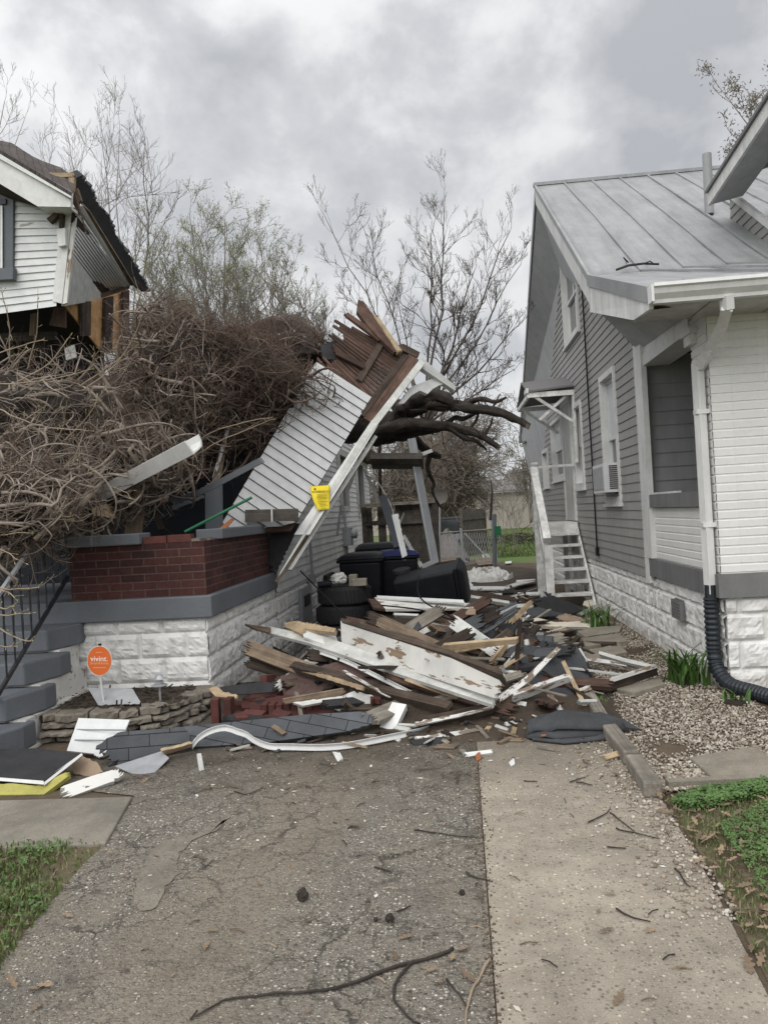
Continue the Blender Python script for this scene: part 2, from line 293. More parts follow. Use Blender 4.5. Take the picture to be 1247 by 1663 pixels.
def aggregate(t, v, sc, stops, lo=.26, hi=.40):
    """rounded stones set in a matrix: (mask, colour, height)"""
    d = t.voro(sc, v); c = t.voro(sc, v, out='Color'); s = t.n('ShaderNodeSeparateColor'); t.l(c, s.inputs[0])
    size = t.math('ADD', d, t.math('MULTIPLY', s.outputs[1], .22)); return t.ramp(size, [(lo, 1.0), (hi, 0.0)]), t.ramp(s.outputs[0], stops), d
def m_asphalt():
    t = NT('worn_asphalt'); v = t.co(shift=False)
    big = t.noise(0.75, 5, 0.6, v, 0.5); mid = t.noise(3.5, 6, 0.68, v); fine = t.noise(170, 3, 0.75, v); fine2 = t.noise(55, 4, .7, v)
    col = t.ramp(fine2, [(0.3, (0.075, 0.068, 0.059)), (0.7, (0.165, 0.150, 0.130))])
    m1, c1_, h1 = aggregate(t, v, 58, [(0.0, (0.045, 0.042, 0.037)), (0.35, (0.13, 0.120, 0.105)), (0.7, (0.25, 0.232, 0.203)), (1.0, (0.52, 0.49, 0.44))], .34, .52)
    m2, c2_, h2 = aggregate(t, v, 115, [(0.0, (0.04, 0.038, 0.034)), (0.5, (0.18, 0.167, 0.147)), (1.0, (0.44, 0.41, 0.365))], .34, .52)
    wear = t.ramp(t.noise(1.9, 4, .6, v), [(.32, .55), (.58, 1.0)])
    col = t.mix(t.math('MULTIPLY', m2, wear), col, c2_); col = t.mix(t.math('MULTIPLY', m1, wear), col, c1_)
    col = t.mix(1.0, col, t.ramp(fine, [(.3, .72), (.7, 1.28)]), 'MULTIPLY')
    tar = t.ramp(t.math('ADD', t.math('MULTIPLY', big, .7), t.math('MULTIPLY', mid, .3)), [(0.40, 1.0), (0.47, 0.0)])
    col = t.mix(t.math('MULTIPLY', tar, 0.40), col, (0.052, 0.048, 0.047))
    # dirt: a worn wheel track on the left, and loose patches
    g = t.n('ShaderNodeSeparateXYZ'); t.l(v, g.inputs[0])
    tr = t.math('ABSOLUTE', t.math('ADD', t.math('SUBTRACT', g.outputs[0], t.math('MULTIPLY', g.outputs[1], .10)), 1.30))
    tr = t.math('ADD', tr, t.math('MULTIPLY', t.math('SUBTRACT', mid, .5), .9)); tr = t.ramp(tr, [(.16, 1.0), (.42, 0.0)])
    dirt = t.ramp(t.math('ADD', t.math('MULTIPLY', t.noise(1.1, 5, 0.6, t.co((1, 0.5, 1), shift=False)), 0.7), t.math('MULTIPLY', mid, 0.3)), [(0.47, 0.0), (0.60, 1.0)])
    dirt = t.math('MAXIMUM', tr, t.math('MULTIPLY', dirt, .8)); dirt = t.math('MULTIPLY', dirt, t.ramp(fine2, [(.25, .55), (.6, 1.0)]))
    dc = t.ramp(t.math('ADD', t.math('MULTIPLY', mid, .5), t.math('MULTIPLY', fine2, .5)), [(0.32, (0.095, 0.079, 0.061)), (0.68, (0.215, 0.187, 0.150))])
    col = t.mix(t.math('MULTIPLY', dirt, 0.72), col, dc)
    wn_ = t.n('ShaderNodeVectorMath', operation='ADD'); t.l(v, wn_.inputs[0])
    nz = t.n('ShaderNodeTexNoise'); nz.inputs['Scale'].default_value = 3.1; nz.inputs['Detail'].default_value = 7; nz.inputs['Roughness'].default_value = .65; t.l(v, nz.inputs['Vector'])
    sc = t.n('ShaderNodeVectorMath', operation='SCALE'); t.l(nz.outputs[1], sc.inputs[0]); sc.inputs['Scale'].default_value = 0.5; t.l(sc.outputs[0], wn_.inputs[1])
    ck = t.voro(1.25, wn_.outputs[0], 'DISTANCE_TO_EDGE'); ck2 = t.voro(4.6, wn_.outputs[0], 'DISTANCE_TO_EDGE')
    c1 = t.ramp(ck, [(0.004, 1.0), (0.020, 0.0)]); c2 = t.math('MULTIPLY', t.ramp(ck2, [(0.008, 1.0), (0.026, 0.0)]), t.ramp(big, [(0.46, 0.0), (0.56, 0.62)]))
    c1 = t.math('MULTIPLY', c1, t.ramp(mid, [(0.43, 0.0), (0.60, 1.0)])); crack = t.math('MULTIPLY', t.math('MAXIMUM', c1, c2), t.ramp(fine2, [(.3, .4), (.6, 1.0)]))
    col = t.mix(t.math('MULTIPLY', crack, 0.8), col, (0.030, 0.027, 0.024))
    col = t.mix(1.0, col, (1.40, 1.385, 1.335), 'MULTIPLY')
    dm = t.math('MULTIPLY', t.math('SUBTRACT', t.math('ADD', g.outputs[1], t.math('MULTIPLY', t.math('SUBTRACT', mid, .5), 2.6)), 4.15), 1.1, clamp=True)
    col = t.mix(t.math('MULTIPLY', dm, .78), col, t.ramp(fine2, [(.3, (0.040, 0.032, 0.025)), (.7, (0.105, 0.088, 0.068))]))
    h = t.math('SUBTRACT', t.math('ADD', t.math('ADD', t.math('MULTIPLY', m1, .7), t.math('MULTIPLY', m2, .4)), t.math('MULTIPLY', mid, 0.9)), t.math('MULTIPLY', crack, 1.5))
    return t.fin(col, 0.9, t.bump(h, 0.9, 0.008), 0, 0.25)
M['asphalt'] = m_asphalt()
def m_conc(name, tint, pebble=0.6, dark=0.3, stain=0.4, damp=False):
    t = NT(name); v = t.co(shift=False)
    big = t.noise(0.9, 5, 0.6, v, 0.3); mid = t.noise(6, 6, 0.68, v); fine = t.noise(150, 3, .75, v)
    base = t.ramp(mid, [(0.3, mul(tint, 0.74)), (0.7, mul(tint, 1.18))])
    m1, c1, h1 = aggregate(t, v, 55, [(0.0, mul(tint, dark)), (0.4, mul(tint, 0.68)), (0.8, mul(tint, 1.2)), (1.0, mul(tint, 2.2))], .30, .48)
    m2, c2, h2 = aggregate(t, v, 105, [(0.0, mul(tint, dark)), (0.5, mul(tint, 0.9)), (1.0, mul(tint, 1.7))])
    col = t.mix(t.math('MULTIPLY', m2, pebble), base, c2); col = t.mix(t.math('MULTIPLY', m1, pebble), col, c1)
    col = t.mix(1.0, col, t.ramp(fine, [(.3, .78), (.7, 1.22)]), 'MULTIPLY')
    col = t.mix(1.0, col, t.ramp(big, [(0.33, 1-stain), (0.62, 1.08)]), 'MULTIPLY')
    if damp:
        g = t.n('ShaderNodeSeparateXYZ'); t.l(v, g.inputs[0]); dm = t.math('MULTIPLY', t.math('SUBTRACT', t.math('ADD', g.outputs[1], t.math('MULTIPLY', t.math('SUBTRACT', mid, .5), 2.2)), 4.35), 1.1, clamp=True); col = t.mix(t.math('MULTIPLY', dm, .7), col, t.ramp(fine, [(.3, (0.055, 0.044, 0.033)), (.7, (0.13, 0.108, 0.082))]))
    h = t.math('ADD', t.math('MULTIPLY', m1, pebble), mid)
    return t.fin(col, 0.9, t.bump(h, 0.5, 0.006), 0, 0.25)
M['agg_conc'] = m_conc('exposed_aggregate_concrete', (0.325, 0.286, 0.230), 0.85, 0.38, 0.30, True)
M['conc'] = m_conc('old_smooth_concrete', (0.225, 0.205, 0.17), 0.18, 0.6, 0.25)
M['patch'] = m_conc('worn_bare_concrete', (0.200, 0.178, 0.146), 0.75, 0.5, 0.35)
M['tar_line'] = m_conc('crumbled_tar', (0.060, 0.054, 0.050), 0.6, 0.5, 0.4)
M['slab'] = m_conc('stepping_slab_concrete', (0.25, 0.225, 0.18), 0.25, 0.6, 0.22)
M['dirt'] = m_conc('leaf_littered_dirt', (0.115, 0.088, 0.060), 0.55, 0.35, 0.35)
M['mud'] = m_conc('debris_strewn_mud', (0.070, 0.054, 0.040), 0.6, 0.3, 0.4)
M['stone'] = m_plain('limestone_ledge', (0.165, 0.145, 0.118), 0.95, 0.5, 6, 0.9, bs=26)
def m_pebble():
    t = NT('river_gravel'); v = t.tc.outputs['Object']
    vc = t.voro(42, v, out='Color'); sx = t.n('ShaderNodeSeparateColor'); t.l(vc, sx.inputs[0])
    col = t.ramp(sx.outputs[0], [(0.0, (0.13, 0.10, 0.075)), (0.35, (0.27, 0.225, 0.175)), (0.7, (0.37, 0.33, 0.27)), (1.0, (0.54, 0.50, 0.44))])
    return t.fin(col, 0.8, None, 0, 0.3)
M['pebble'] = m_pebble()
def m_lawn():
    t = NT('lawn_soil'); v = t.co(shift=False); n = t.noise(3, 6, 0.6, v); b = t.noise(0.25, 4, 0.6, v)
    f = t.noise(60, 4, .75, v); c = t.ramp(t.math('ADD', t.math('MULTIPLY', n, .5), t.math('MULTIPLY', f, .5)), [(0.35, (0.070, 0.054, 0.036)), (0.5, (0.135, 0.108, 0.072)), (0.65, (0.095, 0.120, 0.042))])
    return t.fin(c, 0.95, t.bump(t.noise(40, 4, 0.6, v), 0.6, 0.03), 0, 0.2)
M['lawn'] = m_lawn()
def m_yard():
    t = NT('backyard_grass'); v = t.co(shift=False); n = t.noise(0.35, 6, 0.6, v); f = t.noise(14, 4, 0.7, v)
    c = t.ramp(n, [(0.40, (0.16, 0.145, 0.085)), (0.56, (0.10, 0.165, 0.045))])
    c = t.mix(1.0, c, t.ramp(f, [(0.3, 0.6), (0.7, 1.25)]), 'MULTIPLY')
    return t.fin(c, 0.95, t.bump(f, 0.6, 0.05), 0, 0.2)
M['yard'] = m_yard()
def m_grass():
    t = NT('grass_blades'); c = t.ramp(t.noise(5, 3, 0.6, t.co(shift=False)), [(0.3, (0.070, 0.105, 0.030)), (0.7, (0.150, 0.195, 0.068))])
    return t.fin(c, 0.5, None, 0, 0.3)
M['grass'] = m_grass()

# ---------------------------------------------------------------- mesh helpers
class MB:
    def __init__(s): s.v = []; s.f = []
    def add(s, vs, fs):
        b = len(s.v); s.v += [tuple(p) for p in vs]; s.f += [tuple(i+b for i in f) for f in fs]
    def poly(s, *p): s.add(p, [tuple(range(len(p)))])
    def box(s, lo, hi):
        x0, y0, z0 = lo; x1, y1, z1 = hi
        s.add([(x0,y0,z0),(x1,y0,z0),(x1,y1,z0),(x0,y1,z0),(x0,y0,z1),(x1,y0,z1),(x1,y1,z1),(x0,y1,z1)],
              [(0,3,2,1),(4,5,6,7),(0,1,5,4),(1,2,6,5),(2,3,7,6),(3,0,4,7)])
    def prism(s, pts, ext):
        n = len(pts); e = V(ext); b = [V(p)+e for p in pts]
        s.add(list(pts)+b, [tuple(range(n)), tuple(range(2*n-1, n-1, -1))] + [(i, i+n, (i+1) % n+n, (i+1) % n) for i in range(n)])
    def beam(s, a, b, w, h, up=(0, 0, 1)):
        a, b = V(a), V(b); d = (b-a).normalized(); x = d.cross(V(up)).normalized(); y = x.cross(d)
        q = [a+x*w/2*i+y*h/2*j for i, j in ((-1,-1),(1,-1),(1,1),(-1,1))]; s.prism(q, b-a)
    def tube(s, pts, rad, sides=5, cap=True):
        n = len(pts); pts = [V(p) for p in pts]
        if isinstance(rad, (int, float)): rad = [rad]*n
        base = len(s.v); prev = None
        for i, p in enumerate(pts):
            d = (pts[min(i+1, n-1)]-pts[max(i-1, 0)])
            if d.length < 1e-9: d = V((0, 0, 1))
            d.normalize()
            if prev is None: x = d.orthogonal().normalized()
            else:
                x = prev-d*prev.dot(d)
                x = x.normalized() if x.length > 1e-6 else d.orthogonal().normalized()
            prev = x; y = d.cross(x)
            for k in range(sides):
                a = 2*pi*k/sides; q = p+(x*cos(a)+y*sin(a))*rad[i]; s.v.append((q.x, q.y, q.z))
        for i in range(n-1):
            for k in range(sides):
                a = base+i*sides+k; b = base+i*sides+(k+1) % sides
                s.f.append((a, b, b+sides, a+sides))
        if cap:
            s.f.append(tuple(base+k for k in range(sides-1, -1, -1))); s.f.append(tuple(base+(n-1)*sides+k for k in range(sides)))
    def cyl(s, a, b, r, sides=16): s.tube([a, b], r, sides)
    def lathe(s, prof, o, axis=(0, 0, 1), sides=24):
        o = V(o); ax = V(axis).normalized(); x = ax.orthogonal().normalized(); y = ax.cross(x); b = len(s.v); n = len(prof)
        for r, h in prof:
            for k in range(sides):
                a = 2*pi*k/sides; q = o+ax*h+(x*cos(a)+y*sin(a))*r; s.v.append(tuple(q))
        for i in range(n-1):
            for k in range(sides):
                a = b+i*sides+k; c = b+i*sides+(k+1) % sides; s.f.append((a, c, c+sides, a+sides))
    def grid(s, fn, nu, nv):
        b = len(s.v)
        for j in range(nv+1):
            for i in range(nu+1): s.v.append(tuple(fn(i/nu, j/nv)))
        for j in range(nv):
            for i in range(nu):
                a = b+j*(nu+1)+i; s.f.append((a, a+1, a+nu+2, a+nu+1))
    def build(s, name, m, parent=None, smooth=False, frame=None, fix=False, thick=0.0):
        me = bpy.data.meshes.new(name); vs = s.v
        if frame is not None:
            inv = frame.inverted(); vs = [tuple(inv @ V(p)) for p in vs]
        me.from_pydata(vs, [], s.f); me.materials.append(M[m] if isinstance(m, str) else m)
        if fix:
            bm = bmesh.new(); bm.from_mesh(me); bmesh.ops.recalc_face_normals(bm, faces=bm.faces); bm.to_mesh(me); bm.free()
        if smooth: me.polygons.foreach_set('use_smooth', [True]*len(me.polygons))
        me.update()
        o = bpy.data.objects.new(name, me); COL.objects.link(o)
        if frame is not None: o.matrix_basis = frame
        WM[o] = frame.copy() if frame is not None else Matrix()
        if parent is not None: o.parent = parent; o.matrix_parent_inverse = WM[parent].inverted()
        if thick:
            md = o.modifiers.new('shell', 'SOLIDIFY'); md.thickness = thick; md.offset = -1
        return o
WM = {}
def tag(o, label, cat, group=None, kind=None):
    if label: o['label'] = label
    if cat: o['category'] = cat
    if group: o['group'] = group
    if kind: o['kind'] = kind
    return o
def thing(name, label, cat, loc=(0, 0, 0), group=None):
    o = bpy.data.objects.new(name, None); COL.objects.link(o); o.location = loc; o.empty_display_size = 0.2
    WM[o] = Matrix.Translation(V(loc)); return tag(o, label, cat, group)
def struct(o): o['kind'] = 'structure'; return o
def base_frame(mb):
    n = len(mb.v); x = sum(p[0] for p in mb.v)/n; y = sum(p[1] for p in mb.v)/n; z = min(p[2] for p in mb.v)
    return Matrix.Translation(V((x, y, z)))
def newell(p):
    n = V((0, 0, 0))
    for a, b in zip(p, p[1:]+p[:1]): n += V(((a.y-b.y)*(a.z+b.z), (a.z-b.z)*(a.x+b.x), (a.x-b.x)*(a.y+b.y)))
    return n.normalized()
def slab(name, pts, th, m, label=None, cat=None, parent=None, jag=(), amp=0.03, group=None, k=7, warp=0.0):
    pts = [V(p) for p in pts]; n = newell(pts); c = sum(pts, V())/len(pts)
    if abs((c-EYE).normalized().dot(n)) > .12: pts = [EYE+(p-EYE)*((c-EYE).dot(n)/(p-EYE).dot(n)) for p in pts]      # true the corners to one plane
    if n.dot(EYE-c) < 0: pts.reverse(); n = -n; jag = [len(pts)-2-j if j < len(pts)-1 else len(pts)-1 for j in jag]
    ed = [(pts[(i+1) % len(pts)]-p) for i, p in enumerate(pts)]; x = max(ed, key=lambda q: q.length)
    x = (x-n*x.dot(n)).normalized(); y = n.cross(x)
    fr = Matrix((x, y, n)).transposed().to_4x4(); fr.translation = c
    out = []
    for i, p in enumerate(pts):
        out.append(p)
        if i in jag:
            q = pts[(i+1) % len(pts)]; e_ = (q-p).normalized(); al = abs(e_.dot(x)); kk = k+4 if al < .7 else max(5, min(26, int((q-p).length/.03))); am = amp*(1.3 if al < .7 else .35); am = min(am, (q-p).length*.45)
            for t in range(1, kk):
                out.append(p.lerp(q, (t+rnd.uniform(-.35, .35))/kk) + n.cross(e_)*am*(rnd.uniform(-1, .3) if t % 2 else rnd.uniform(-.2, 1)))
    mb = MB(); mb.prism(out, -n*th)
    o = mb.build(name, m, parent, frame=fr, fix=True)
    return tag(o, label, cat, group) if label else o
def plank(name, a, b, w, th, m, label=None, cat=None, up=(0, -0.5, 1), jag=(), parent=None, group=None, amp=0.05):
    a, b = V(a), V(b); d = (b-a).normalized(); s = d.cross(V(up)).normalized()*w/2
    return slab(name, [a-s, b-s, b+s, a+s], th, m, label, cat, parent, jag, amp, group)
def sheet(fn, nu, nv, name, m, th=0.006, parent=None, label=None, cat=None, smooth=True, group=None):
    mb = MB(); mb.grid(fn, nu, nv); fr = base_frame(mb) if parent is None else None
    o = mb.build(name, m, parent, smooth, frame=fr, thick=th)
    return tag(o, label, cat, group) if label else o
def lap(mb, P, u0f, u1f, v0, v1, pitch, depth=0.014, holes=()):
    """lapped boards: P(u, v, off) -> point; u0f/u1f(v) -> list ends of the board run at height v; holes = (u0, u1, v0, v1)"""
    zs = []; v = v0
    while v < v1-1e-6:
        t = min(v+pitch, v1); cuts = sorted({v, t} | {h for hl in holes for h in hl[2:] if v < h < t})
        for a, b in zip(cuts, cuts[1:]):
            oa = depth*(1-(a-v)/pitch)+0.002; ob = depth*(1-(b-v)/pitch)+0.002
            if b >= t-1e-6: ob = 0.002
            segs = [(u0f(a), u1f(a), u0f(b), u1f(b))]
            for h0, h1, g0, g1 in holes:
                if g0 < (a+b)/2 < g1:
                    ns = []
                    for s0, s1, t0, t1 in segs:
                        if h1 <= s0 or h0 >= s1: ns.append((s0, s1, t0, t1)); continue
                        if h0 > s0: ns.append((s0, h0, t0, h0))
                        if h1 < s1: ns.append((h1, s1, h1, t1))
                    segs = ns
            for s0, s1, t0, t1 in segs:
                if s1-s0 < 1e-4 and t1-t0 < 1e-4: continue
                mb.poly(P(s0, a, oa), P(s1, a, oa), P(t1, b, ob), P(t0, b, ob))
                if a == v: mb.poly(P(s0, a, 0), P(s1, a, 0), P(s1, a, oa), P(s0, a, oa))
        v = t
def rockface(mb, P, U, Vh, bl, joints, res=0.022, amp=0.045, seed=0):
    """split-faced block wall: P(u, v, off); joints = course boundaries"""
    nu = max(2, int(U/res)); rows = []
    for z0, z1 in zip(joints, joints[1:]):
        n = max(4, int((z1-z0)/res)); rows += [(z0+(z1-z0)*i/n, z0, z1, joints.index(z0)) for i in range(n)]
    rows.append((joints[-1], joints[-2], joints[-1], len(joints)-2)); b = len(mb.v)
    for v, z0, z1, k in rows:
        for i in range(nu+1):
            u = U*i/nu; q = (u/bl+0.5*(k % 2)+0.13*seed); fu = (q % 1.0)*bl; fv = v-z0
            e = min(fu, bl-fu, fv, z1-z0-fv); edge = min(1.0, max(0.0, (e-.007)/0.022)); edge = edge*edge*(3-2*edge)
            pz = V((u*8+seed*7, v*11, math.floor(q)*3.1+k*5.7))
            h2 = .5+.42*(1-2.6*abs(noise.noise(pz*.9)))*.8+.34*(.5-1.8*abs(noise.noise(pz*2.1)))+.14*noise.noise(pz*5.5)
            h2 = max(-0.1, min(1.1, h2))
            mb.v.append(tuple(P(u, v, edge*(0.011+amp*.62*h2))))
    for j in range(len(rows)-1):
        for i in range(nu):
            a = b+j*(nu+1)+i; mb.f.append((a, a+1, a+nu+2, a+nu+1))
def text(body, size, origin, xdir, ydir, m, parent, name='lettering', align='CENTER', ext=0.0008):
    c = bpy.data.curves.new(name, 'FONT'); c.body = body; c.size = size; c.align_x = align; c.align_y = 'CENTER'; c.extrude = ext
    c.resolution_u = 2; c.materials.append(M[m])
    o0 = bpy.data.objects.new('t', c); COL.objects.link(o0); dg = bpy.context.evaluated_depsgraph_get(); me = bpy.data.meshes.new_from_object(o0.evaluated_get(dg)); bpy.data.objects.remove(o0)
    o = bpy.data.objects.new(name, me); COL.objects.link(o); x = V(xdir).normalized(); z = x.cross(V(ydir)).normalized(); y = z.cross(x)
    fr = Matrix((x, y, z)).transposed().to_4x4(); fr.translation = V(origin); o.matrix_basis = fr; WM[o] = fr
    if parent: o.parent = parent; o.matrix_parent_inverse = WM[parent].inverted()
    return o

# ================================================================ RIGHT HOUSE
XR = 2.072
rh = thing('house', 'grey vinyl sided house with white brick porch front and pale metal roof', 'house', (XR, 6.25, 0))
RX = lambda u, v, off: V((XR-off, u, v))
# gable wall: outline measured on its plane
Aw = pX(1036, 569, XR); Bw = pX(955, 486, XR); Cw = pX(913, 413, XR); Dw = pX(896, 595, XR)
sf = (Bw.z-Aw.z)/(Bw.y-Aw.y); sb = (Dw.z-Cw.z)/(Dw.y-Cw.y)
ypk = (Aw.z-sf*Aw.y-Cw.z+sb*Cw.y)/(sb-sf); zpk = Aw.z+sf*(ypk-Aw.y)
YR1 = 18.6
WINS = [(9.60, 10.40, 1.60, 3.12), (12.05, 12.72, 1.86, 3.06), (14.0, 15.5, 2.08, 3.10), (16.3, 17.1, 2.0, 2.66), (11.75, 13.1, 4.22, 5.5)]
def yf0(z): return 8.25 if z < Aw.z else min(ypk, Aw.y+(z-Aw.z)/sf)
def yf1(z): return max(yf0(z), min(YR1, Cw.y+(z-Cw.z)/sb))
mb = MB(); lap(mb, RX, yf0, yf1, 0.705, zpk, 0.104, 0.0115, WINS)
mb.build('siding_wall', 'grey_siding', rh, fix=False)
JR = [-0.05, 0.17, 0.39, 0.605, 0.74]
mb = MB(); rockface(mb, lambda u, v, off: V((XR+0.035-off, 6.25+u, v)), 12.3, 0.8, 0.41, JR, 0.026, 0.04, 1)
rockface(mb, lambda u, v, off: V((XR+u+0.03, 6.285-off, v)), 3.0, 0.8, 0.41, JR, 0.024, 0.045, 2)
mb.box((XR+0.03, 6.283, -0.06), (XR+1.5, 6.9, 0.74)); mb.build('foundation', 'rock', rh, smooth=False)
mb = MB(); mb.box((XR-0.03, 6.22, 0.742), (5.2, 6.7, 0.925)); mb.box((XR-0.025, 6.703, 0.742), (XR+0.3, 8.38, 0.925)); mb.build('concrete_band', 'band_grey', rh)
# white brick pillar / front wall, courses modelled
def courses(mb, P, U, z0, z1, pitch=0.0705):
    v = z0
    while v < z1-0.01:
        t = min(v+pitch, z1); prof = ((0, 0.0), (0.008, 0.0), (0.013, 0.007), (t-v-0.006, 0.009), (t-v, 0.0))
        nu = max(1, int(U/0.11))
        b = len(mb.v)
        for h, off in prof:
            for i in range(nu+1): mb.v.append(tuple(P(U*i/nu, v+h, off+(0.002*noise.noise(V((i*0.7, v*9, h*20))) if off else 0))))
        for j in range(len(prof)-1):
            for i in range(nu): a = b+j*(nu+1)+i; mb.f.append((a, a+1, a+nu+2, a+nu+1))
        v = t
mb = MB(); courses(mb, lambda u, v, off: V((XR+0.005+u, 6.262-off, v)), 3.2, 0.927, 3.02); mb.build('front_brick_wall', 'white_brick', rh)
mb = MB(); courses(mb, lambda u, v, off: V((XR+0.008-off, 6.66-u, v)), 0.405, 0.927, 3.02); courses(mb, lambda u, v, off: V((XR+0.02-off, 8.3-u, v)), 1.66, 0.927, 1.46)
mb.poly((XR+0.01, 6.66, 0.92), (XR+0.5, 6.66, 0.92), (XR+0.5, 6.66, 3.0), (XR+0.01, 6.66, 3.0)); mb.build('side_brick_wall', 'white_brick_y', rh)
mb = MB(); mb.box((XR-0.03, 6.62, 1.462), (XR+0.25, 8.3, 1.59)); mb.build('parapet_sill', 'band_grey', rh)
mb = MB(); mb.box((XR-0.02, 7.3, 1.592), (XR+0.04, 8.26, 1.61)); mb.build('loose_trim_strip', 'vinyl_white', rh)
mb = MB(); lap(mb, lambda u, v, off: V((u, 8.30-off, v)), lambda v: XR, lambda v: 6.0, 1.3, 3.05, 0.145, 0.012); mb.build('porch_back_wall', 'dark_siding', rh)
mb = MB(); mb.box((XR+0.3, 6.7, 0.5), (6, 8.28, 0.8)); mb.build('porch_floor', 'band_grey', rh)
mb = MB(); mb.box((XR+0.03, 6.6, 3.06), (6, 8.3, 3.09)); mb.build('porch_ceiling', 'band_grey', rh)
mb = MB(); mb.box((XR-0.012, 6.665, 2.93), (XR+0.26, 8.24, 3.05)); mb.build('porch_beam', 'white', rh)
mb = MB(); mb.box((XR-0.05, 6.5, 2.80), (XR+0.3, 6.68, 2.88)); mb.box((XR-0.07, 6.45, 2.88), (XR+0.3, 6.70, 2.928)); mb.build('pillar_capital', 'white', rh)
mb = MB(); mb.box((XR-0.035, 8.19, 0.93), (XR+0.02, 8.50, 3.2)); mb.box((XR-0.034, 8.36, 0.66), (XR+0.019, 8.50, 0.928)); mb.build('corner_trim', 'white', rh)
mb = MB()
for i in range(12): y0 = 6.27+i*0.162; mb.box((XR+0.005, y0, 3.052), (XR+0.03, y0+0.158, 3.05+(y0-5.66)*0.339-0.07))
mb.build('porch_gable_panel', 'fascia', rh)
mb = MB(); mb.box((2.3, 8.4, 0.0), (7.5, 18.5, 3.2)); mb.prism([(2.3, 8.4, 3.2), (2.3, 18.5, 3.2), (2.3, 12.5, 5.6)], (5.2, 0, 0)); mb.build('interior_dark_box', 'dark', rh)  # added solid inside the house: blocks light, its near-black paints the interior shade
# roof
E1 = V((1.50, 5.66, 3.05)); K1 = V((1.545, 8.12, 3.885)); P1 = V((1.62, 12.5, 6.66)); B1 = V((1.75, 18.95, 3.37))
def rt(p, X=7.6): return V((X, p.y, p.z))
def roofgrid(a, b, nu, nv, amp):
    def fn(u, v):
        p = a.lerp(b, v); x = p.x+(7.6-p.x)*u
        return V((x, p.y, p.z+amp*noise.noise(V((x*1.3, p.y*1.1, 2)))*(1 if 0 < v < 1 else 0.3)))
    return fn
mb = MB(); mb.grid(roofgrid(E1, K1, 40, 14, 0.03), 40, 14); mb.grid(roofgrid(K1, P1, 40, 20, 0.018), 40, 20); mb.grid(roofgrid(P1, B1, 20, 10, 0.0), 20, 10)
roof = mb.build('roof', 'metal_roof', rh, smooth=True, thick=0.03)
mb = MB()
for i in range(12):
    x = 2.08+0.43*i
    pts = [V((x, P1.y, P1.z+0.012)), V((x+0.02, 10.3, 5.268+0.012)), V((x, K1.y, K1.z+0.014)), V((x+0.4, 7.0, 3.50+0.02)), V((x+0.7, 5.9, 3.135+0.014))]
    for a, b in zip(pts[:3], pts[1:3]): mb.beam(a, b, 0.026, 0.022, (0, -0.55, 0.83))
    if i < 9:
        for a, b in zip(pts[2:], pts[3:]): mb.beam(a, b, 0.022, 0.022, (0, -0.3, 0.95))
mb.beam(P1+V((-0.02, 0, 0.01)), rt(P1)+V((0, 0, 0.01)), 0.09, 0.05)
mb.build('standing_seam', 'metal_roof', roof)
lip = sheet(lambda u, v: V((1.75+4.5*u, 5.63+0.10*v-0.02*noise.noise(V((u*9, 3, 1))), 3.068+0.035*v+0.035*v*(noise.noise(V((u*7, 0, 5)))+0.6)*(1 if v > 0 else 0)+0.016*noise.noise(V((u*16, 1, v))))), 60, 3, 'lifted_eave_edge', 'metal_roof', 0.004, roof)
def fasc(a, b, top, bot, th=0.03):
    mb = MB(); mb.prism([a+V((0, 0, top)), b+V((0, 0, top)), b+V((0, 0, -bot)), a+V((0, 0, -bot))], (th, 0, 0)); return mb
d_in = V((0.004, 0, 0))
fasc(P1, K1, -0.0, 0.30).build('rake_board', 'fascia', rh); fasc(P1+V((-0.012, 0, 0)), K1+V((-0.012, 0, 0)), 0.02, 0.06).build('drip_edge', 'metal_roof', rh)
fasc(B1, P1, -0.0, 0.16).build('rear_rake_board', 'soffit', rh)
mb = MB(); a, b = K1, E1
mb.prism([a+V((-0.006, 0, -0.11)), b+V((-0.006, 0, -0.10)), b+V((-0.006, 0.02, -0.14)), pX(1028, 520, 1.494), a+V((-0.006, -0.0, -0.37))], (0.03, 0, 0)); mb.build('porch_rake_board', 'fascia', rh)
mb = MB(); mb.prism([a+V((-0.02, 0, 0.02)), b+V((-0.02, 0, 0.02)), b+V((-0.02, 0, -0.10)), a+V((-0.02, 0, -0.10))], (0.03, 0, 0)); mb.build('porch_drip_edge', 'metal_roof', rh)
# soffits: from the board's lower edge to the wall line
mb = MB(); W = lambda y, z: V((XR, y, z))
pk = W(ypk, zpk); lo = lambda p, d: p+V((0.02, 0, -d))
mb.poly(lo(P1, .28), lo(K1, .30), W(Aw.y, Aw.z), pk); mb.poly(lo(B1, .14), lo(P1, .28), pk, W(YR1, yf1(0) and Cw.z+sb*(YR1-Cw.y)))
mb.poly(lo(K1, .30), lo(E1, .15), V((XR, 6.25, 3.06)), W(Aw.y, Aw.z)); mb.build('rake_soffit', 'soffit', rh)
mb = MB(); mb.box((1.53, 5.70, 2.955), (7.6, 6.27, 2.975)); mb.build('front_soffit', 'white_dirty', rh)
for x in (1.95, 2.5, 3.05, 3.6, 4.2):
    mb = MB(); mb.box((x, 5.72, 2.945), (x+0.035, 6.24, 2.953)); mb.build('soffit_batten', 'white_dirty', rh)
# rear eave return
mb = MB(); mb.prism([pY(848, 667, 17.6), pY(884, 664, 17.6), pY(891, 704, 17.6)], (0, 0.05, 0)); mb.build('eave_return', 'fascia', rh)
mb = MB(); mb.box((1.74, 18.86, 3.10), (7.0, 19.12, 3.26)); mb.box((1.80, 18.4, 3.05), (7.0, 18.85, 3.09)); mb.build('rear_gutter', 'band_grey', rh)
